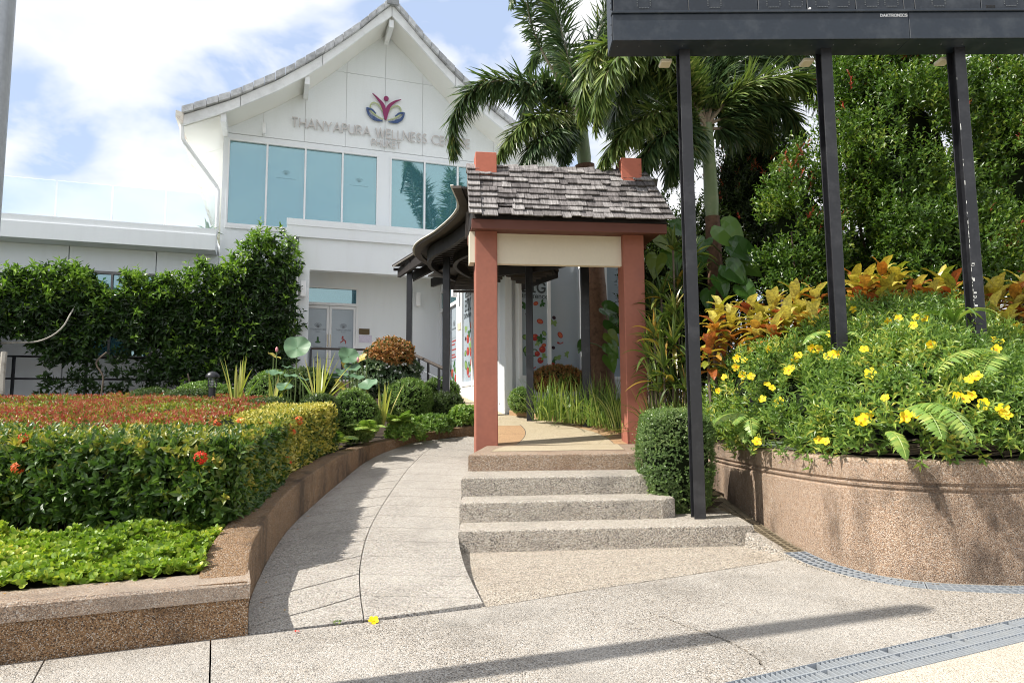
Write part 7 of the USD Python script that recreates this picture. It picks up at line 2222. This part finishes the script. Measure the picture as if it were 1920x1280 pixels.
def palm(label, base, top, trunk_r, shaft_len, shaft_r, fronds, r, looks=('palm', 'palm_light'), shaft='crownshaft', n=260, L=0.52):
    t = Thing('palm_tree', label, 'palm tree', loc=base)
    base, top = np.array(base), np.array(top)
    d = unit(top - base); s0 = top - d * shaft_len
    k = np.linspace(0, 1, 26)
    mid = base + (s0 - base) * k[:, None]
    rr = trunk_r * (1.12 - 0.2 * k) * (1 + 0.035 * (np.arange(26) % 2))
    t.part('trunk', tube(mid, rr, 16), G['palm_trunk'], smooth=30)
    t.part('crownshaft', tube(np.array([s0 - d * 0.02, s0 + d * shaft_len * 0.15, s0 + d * shaft_len * .6, top]), [shaft_r * 0.95, shaft_r * 1.15, shaft_r * 1.0, shaft_r * 0.75], 16), G[shaft], smooth=50)
    for j, (pts, lk, kw) in enumerate(fronds):
        pts = [top - d * r.uniform(0.02, 0.12)] + [np.array(q) for q in pts]
        lf, st_ = palm_frond(pts, r, **{**dict(n=n, L=L), **kw})
        f_ = t.part('frond', lf, G[lk])
        piece(f_, 'stalk', (arr(st_)[0] - t.loc, arr(st_)[1]), G['petiole'])
    return t


A3 = lambda *l: [at(x, y, d) for x, y, d in l]
pa_top = at(1088, 215, 12.0)
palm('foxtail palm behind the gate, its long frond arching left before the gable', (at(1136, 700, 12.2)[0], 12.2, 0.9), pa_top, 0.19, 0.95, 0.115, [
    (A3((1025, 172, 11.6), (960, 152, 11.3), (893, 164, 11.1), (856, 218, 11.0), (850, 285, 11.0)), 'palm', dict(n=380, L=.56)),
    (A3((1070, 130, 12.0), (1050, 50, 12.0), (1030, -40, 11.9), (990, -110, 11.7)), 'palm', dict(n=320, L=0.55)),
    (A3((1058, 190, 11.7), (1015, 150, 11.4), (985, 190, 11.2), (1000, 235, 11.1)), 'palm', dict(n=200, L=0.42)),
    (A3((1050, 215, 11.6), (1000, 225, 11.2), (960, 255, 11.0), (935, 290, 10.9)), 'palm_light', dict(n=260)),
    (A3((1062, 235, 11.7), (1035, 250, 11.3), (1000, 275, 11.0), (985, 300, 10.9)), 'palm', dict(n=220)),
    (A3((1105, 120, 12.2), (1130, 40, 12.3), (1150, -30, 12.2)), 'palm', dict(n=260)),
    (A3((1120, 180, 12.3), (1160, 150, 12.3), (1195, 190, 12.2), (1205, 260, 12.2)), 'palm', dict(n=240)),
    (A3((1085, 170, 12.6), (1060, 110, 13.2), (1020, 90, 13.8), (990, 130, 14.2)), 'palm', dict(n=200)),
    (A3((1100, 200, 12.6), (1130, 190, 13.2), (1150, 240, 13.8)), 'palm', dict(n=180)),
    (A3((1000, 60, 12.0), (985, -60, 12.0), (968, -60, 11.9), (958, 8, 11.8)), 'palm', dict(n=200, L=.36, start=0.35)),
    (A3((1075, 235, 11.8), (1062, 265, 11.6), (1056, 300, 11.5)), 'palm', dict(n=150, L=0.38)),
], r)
pb_top = at(1326, 232, 10.4)
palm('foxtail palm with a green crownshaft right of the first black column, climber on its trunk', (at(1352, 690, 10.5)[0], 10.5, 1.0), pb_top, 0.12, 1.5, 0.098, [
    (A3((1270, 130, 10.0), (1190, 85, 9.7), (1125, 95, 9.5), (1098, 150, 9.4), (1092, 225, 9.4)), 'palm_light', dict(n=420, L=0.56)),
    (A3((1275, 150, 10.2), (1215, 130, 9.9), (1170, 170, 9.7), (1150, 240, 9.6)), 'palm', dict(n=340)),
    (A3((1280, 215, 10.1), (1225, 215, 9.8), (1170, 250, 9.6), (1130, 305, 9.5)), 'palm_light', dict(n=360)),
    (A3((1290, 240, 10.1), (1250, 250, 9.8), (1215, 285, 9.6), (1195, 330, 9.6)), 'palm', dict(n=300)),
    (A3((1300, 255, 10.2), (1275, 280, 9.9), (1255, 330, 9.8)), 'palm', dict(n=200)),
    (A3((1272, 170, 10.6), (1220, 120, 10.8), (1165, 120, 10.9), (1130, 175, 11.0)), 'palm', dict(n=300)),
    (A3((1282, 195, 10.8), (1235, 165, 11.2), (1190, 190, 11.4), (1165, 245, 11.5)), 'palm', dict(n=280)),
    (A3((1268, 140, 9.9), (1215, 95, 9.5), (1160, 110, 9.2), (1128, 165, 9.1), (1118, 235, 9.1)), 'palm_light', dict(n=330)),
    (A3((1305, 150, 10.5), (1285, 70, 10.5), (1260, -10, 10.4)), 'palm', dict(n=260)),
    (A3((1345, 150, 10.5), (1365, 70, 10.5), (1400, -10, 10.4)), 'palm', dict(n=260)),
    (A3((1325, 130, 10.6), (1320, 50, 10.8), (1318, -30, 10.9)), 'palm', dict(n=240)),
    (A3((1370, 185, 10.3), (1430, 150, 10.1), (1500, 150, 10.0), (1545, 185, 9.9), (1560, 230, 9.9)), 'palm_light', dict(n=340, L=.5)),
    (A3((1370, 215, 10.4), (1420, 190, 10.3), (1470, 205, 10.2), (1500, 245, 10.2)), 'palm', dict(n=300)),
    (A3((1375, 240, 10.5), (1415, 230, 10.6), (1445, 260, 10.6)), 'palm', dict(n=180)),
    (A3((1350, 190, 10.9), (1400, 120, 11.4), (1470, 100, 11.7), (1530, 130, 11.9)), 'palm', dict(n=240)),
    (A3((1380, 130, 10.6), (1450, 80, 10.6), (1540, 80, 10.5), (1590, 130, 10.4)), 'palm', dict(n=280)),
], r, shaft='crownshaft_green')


# --- large-leaved climbers on the palm trunks
def heart_leaf(c, axis, normal, size, r, pale=False):
    a = unit(np.asarray(axis, float)); n_ = np.asarray(normal, float)
    b = unit(np.cross(a, n_)); n_ = np.cross(b, a)
    prof = [(-0.16, 0.22), (-0.05, 0.38), (0.12, 0.44), (0.35, 0.40), (0.6, 0.28), (0.82, 0.13), (1.0, 0.005)]
    v, f = [], []
    for y, w in prof:
        drop = -0.22 * max(0, y) ** 2
        for s_ in (-1, -0.5, 0, 0.5, 1):
            v.append(c + a * size * (y if not (y < 0 and s_ == 0) else 0.0) + b * size * w * s_ + n_ * size * (drop + 0.10 * abs(s_) * w / 0.44 + 0.012 * math.sin(9 * y + 3 * s_)))
    for i in range(len(prof) - 1):
        for j in range(4):
            q = i * 5 + j
            f += [(q, q + 1, q + 6), (q, q + 6, q + 5)]
    return np.array(v), np.array(f)


def climber(label, leaves, trunk, r):
    t = Thing('large_leaf_climber', label, 'climbing plant', loc=trunk)
    for x, y, d, size, ang, lk in leaves:
        c = at(x, y, d)
        ax_ = np.array([math.cos(ang), -0.25, math.sin(ang)])
        n_ = unit(np.array([-0.35, -0.9, 0.75]) + r.normal(0, .25, 3))
        f_ = t.part('leaf', heart_leaf(c, ax_, n_, size, r), G[lk], smooth=60)
        tr = np.array([trunk[0], trunk[1] - 0.1, c[2] - 0.15])
        t.part('stalk', MB().tube([c, (c + tr) / 2 + [0, 0, 0.03], tr], 0.010, 5), G['stalk'])
    return t


climber('large dark-leaved climber at the foot of the green palm crownshaft', [(1352, 425, 9.9, .52, -0.9, 'bigleaf'), (1322, 450, 9.9, .36, -2.2, 'bigleaf'), (1372, 462, 9.8, .50, -0.5, 'bigleaf'), (1362, 498, 9.7, .42, -0.8, 'bigleaf'), (1318, 478, 9.8, .30, -1.9, 'bigleaf'), (1385, 490, 9.8, .40, -0.6, 'bigleaf'), (1345, 520, 9.7, .36, -1.2, 'bigleaf'), (1388, 535, 9.7, .36, -0.9, 'bigleaf'), (1330, 545, 9.6, .32, -1.8, 'bigleaf')],
        (at(1352, 500, 10.3)[0], 10.3, 2.0), r)
climber('large-leaved climber beside the brown palm trunk, seen through the gate', [(1132, 577, 11.6, .40, -0.35, 'bigleaf'), (1142, 600, 11.5, .38, -0.75, 'bigleaf'), (1140, 625, 11.4, .28, -0.9, 'bigleaf_pale'), (1140, 645, 11.4, .30, -1.0, 'bigleaf'), (1140, 668, 11.3, .30, -1.2, 'bigleaf'), (1096, 640, 11.7, .24, -2.2, 'bigleaf')],
        (at(1138, 640, 12.0)[0], 12.0, 1.6), r)
climber('pale large-leaved plant behind the right gate pillar', [(1238, 440, 9.9, .40, -0.9, 'bigleaf_pale'), (1232, 480, 9.8, .36, -1.8, 'bigleaf_pale'), (1255, 470, 9.9, .40, -1.3, 'bigleaf'), (1250, 520, 9.8, .34, -0.8, 'bigleaf'), (1222, 540, 9.8, .34, -2.1, 'bigleaf'), (1240, 575, 9.7, .30, -1.6, 'bigleaf'), (1258, 425, 10.0, .34, -0.4, 'bigleaf'), (1224, 610, 9.7, .3, -1.9, 'bigleaf_pale')],
        (at(1245, 520, 10.2)[0], 10.2, 1.5), r)

# --- cordylines between the gate and the first column
cp = Thing('cordyline', 'leafy cordyline stems with long green and orange leaves between the gate and first column', 'plant', loc=at(1258, 700, 9.2))
for x, y, d, n, ln in ((1222, 715, 9.0, 24, .42), (1238, 735, 8.9, 24, .42), (1262, 720, 8.8, 24, .42), (1284, 690, 8.9, 24, .42), (1230, 690, 9.2, 22, .42), (1284, 735, 8.7, 22, .4), (1225, 585, 9.4, 24, .45), (1250, 615, 9.2, 24, .45), (1215, 670, 9.2, 22, .42), (1278, 620, 9.1, 22, .42), (1240, 655, 9.0, 24, .42), (1262, 470, 9.4, 20, .42), (1240, 560, 9.3, 22, .45), (1265, 590, 9.1, 22, .45), (1228, 635, 9.0, 22, .42), (1262, 650, 8.9, 22, .44), (1298, 530, 9.3, 18, .42), (1300, 480, 9.4, 16, .4), (1245, 690, 8.8, 18, .42), (1270, 540, 9.6, 18, .42)):
    c = at(x, y, d)
    cp.part('stem', MB().tube([[c[0], c[1], 0.7], c], 0.014, 6), G['twig'])
    hm = MB()
    for m in strap_clump(c, n, ln * .7, ln * 1.15, 0.055, 0.75, 1.3, r, 0.02, 6):
        hm.add(m)
    cp.part('leaf_rosette', hm, G['cordyline'])

# --- the lily bed seen through the gate
for lab, pts, n in (('dense bed of tall green strap-leaved lilies seen through the gate', [(1012, 776, 11.2), (1030, 780, 11.1), (1050, 780, 11.0), (1070, 782, 10.9), (1090, 785, 10.8), (1112, 788, 10.6), (1132, 790, 10.4), (1150, 795, 10.2), (1040, 765, 11.6), (1075, 768, 11.5), (1110, 770, 11.3), (1140, 775, 11.0), (1165, 790, 10.0), (1125, 762, 11.5), (1155, 765, 11.2)], 34),
                    ('dark strap-leaved lilies behind the column bush, right of the gate', [(1225, 735, 9.4), (1250, 730, 9.3), (1275, 725, 9.3), (1222, 770, 9.1), (1240, 772, 9.0), (1258, 770, 8.9), (1275, 768, 8.8), (1230, 750, 9.4), (1255, 750, 9.3), (1280, 745, 9.2), (1210, 760, 9.5), (1300, 745, 8.8)], 22)):
    t = Thing('lily_bed', lab, 'plant', loc=at(*pts[0]))
    for p in pts:
        c = at(*p); c[2] = min(c[2], float(path_z(c[1])) + 0.05)
        mb = MB()
        for m in strap_clump(c, n, .45, .88, 0.024, 0.42, 1.6, r, 0.14, 7):
            mb.add(m)
        t.part('tuft', mb, G['lily'] if 'dense' in lab else G['cordyline'])


# --- the tall hedge trees behind the board
def tree(label, base, c, rad, n, r, seed, look_='tree', red=0.0, leaf=0.095, k=8, depth=0.5, name='tall_hedge_tree', trunk_r=0.05, core_k=0.62):
    t = Thing(name, label, 'tree', loc=base)
    rad = np.array(rad, float); c = np.array(c, float)
    d = rdirs(int(n * 1.4), r)
    d = d[(d[:, 1] < 0.55)][:n]
    kk = 1 + 0.46 * (meshkit.fbm(d * 3.0 + 11 + seed, 4, seed) - 0.5) * 2
    P = c + d * rad * (kk * (1 - depth * r.random(len(d)) ** 1.7))[:, None]
    dens = meshkit.fbm(P * 1.7 + seed, 3, seed + 3)
    ok = dens > 0.40
    P, d = P[ok], d[ok]
    D = unit(d * 0.6 + [0, -0.15, .75] + r.normal(0, .4, d.shape))
    isred = (r.random(len(P)) < red) & (meshkit.fbm(P * 1.3 + 40, 2, seed) > 0.5)
    t.part('crown', sprigs(P[~isred], D[~isred], k, 0.26, leaf, leaf * 0.43, 0.9, r, 'fold', up=0.1), G[look_])
    if isred.any():
        t.part('red_shoots', sprigs(P[isred], D[isred], 7, 0.16, leaf * 0.9, leaf * 0.32, 0.7, r, 'fold'), G['tree_red'], kind='stuff')
    mb = MB()
    base = np.array(base, float)
    for i in range(7):
        a = c + rdirs(1, r)[0] * rad * 0.65
        b0 = base + [r.normal(0, .15), r.normal(0, .15), 0]
        mb.tube(smooth_path([b0, b0 * .6 + a * .4 + r.normal(0, .08, 3), a], 8), np.linspace(trunk_r, 0.012, 8), 6)
    t.part('trunk', mb, G['twig'])
    t.part('inner_branches', core(c + [0, rad[1] * 0.25, 0], rad * [1, 0.7, 1], core_k, seed, 0.25, -1), G['core'])
    return t


def tr(label, x, y, d, rx, rz, n, seed, **kw):
    c, rad = px_bush(x, y, d, rx, rz)
    tree(label, (c[0], c[1] + 0.2, 0.9), c, (rad[0], rad[0] * 0.75, rad[2]), n, r, seed, **kw)


tr('glossy hedge tree with red shoots, left of the middle black column', 1508, 440, 9.2, 74, 140, 1900, 3, red=0.14)
tr('tall bright glossy hedge tree between the middle and right black columns', 1690, 300, 9.4, 150, 260, 5600, 4, red=0.03)
tr('tall hedge tree at the right picture edge beyond the right black column', 1900, 310, 9.2, 105, 250, 3600, 5, red=0.05)
tr('glossy hedge tree top under the display board, with pink new leaves', 1640, 160, 9.8, 100, 90, 1300, 6, red=0.25)
tr('lower hedge tree behind the right crotons', 1780, 470, 9.0, 120, 110, 2000, 7, red=0.06)
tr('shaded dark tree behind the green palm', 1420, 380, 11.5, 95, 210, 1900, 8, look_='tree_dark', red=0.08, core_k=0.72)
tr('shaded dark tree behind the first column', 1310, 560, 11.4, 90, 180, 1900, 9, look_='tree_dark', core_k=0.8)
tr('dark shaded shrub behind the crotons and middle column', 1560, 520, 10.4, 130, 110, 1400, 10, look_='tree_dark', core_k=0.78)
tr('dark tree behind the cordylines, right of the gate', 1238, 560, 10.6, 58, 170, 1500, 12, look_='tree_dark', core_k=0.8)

# --- fallen petals on the driveway
q = atz(700, 1167, GROUND) + [0, 0, 0.012]
m, th = trumpet(q, np.array([0.2, -0.5, 1.0]), 0.055, r)
solo('fallen_flower', m, G['yellow_petal'], 'yellow flower fallen on the joint between ramp and driveway', 'flower')
q = atz(632, 1168, GROUND) + [0, 0, 0.004]
mb = MB()
for k in range(16):
    mb.add(leaf_mesh(q[None] + r.normal(0, .012, (1, 3)) * [1, 1, 0], rdirs(1, r) * [1, 1, .3] + [0, 0, .4], rdirs(1, r), 0.025, 0.01, 'fold'))
solo('weed', mb, G['box'], 'tiny weed growing in the joint at the foot of the ramp', 'weed')

for lab, (x, y) in (('red petal fallen on the ramp by the curved wall', (508, 1039)), ('red petal fallen at the bottom of the ramp', (557, 1184))):
    q = atz(x, y, float(ramp_z(4.9)) if y < 1100 else GROUND + 0.004) + [0, 0, 0.006]
    solo('fallen_petal', leaf_mesh(q[None].repeat(3, 0) + r.normal(0, .006, (3, 3)) * [1, 1, 0], rdirs(3, r) * [1, 1, .1] + [0, 0, .1], np.array([[0, 0, 1.0]] * 3), 0.022, 0.014, 'fold'), G['red_petal'], lab, 'petal')

# bits of dry leaf along the coping and the ramp's edge
mb = MB()
for k in range(26):
    if k < 12:
        q = ax(r.uniform(0.1, 3.2), r.uniform(0.03, 0.27), 0.241)
    else:
        y = r.uniform(4.0, 8.5); q = np.array([on(CURB, y) + abs(r.normal(0, .09)) + 0.02, y, float(ramp_z(y)) + 0.006])
    mb.add(leaf_mesh(q[None], rdirs(1, r) * [1, 1, .15], np.array([[0, 0, 1.0]]) + r.normal(0, .15, (1, 3)), r.uniform(.012, .03), r.uniform(.006, .014), 'fold'))
solo('leaf_litter', mb, G['croton_orange'], 'tiny dry leaves lying along the planter coping and the ramp edge', 'leaf litter', kind='stuff')
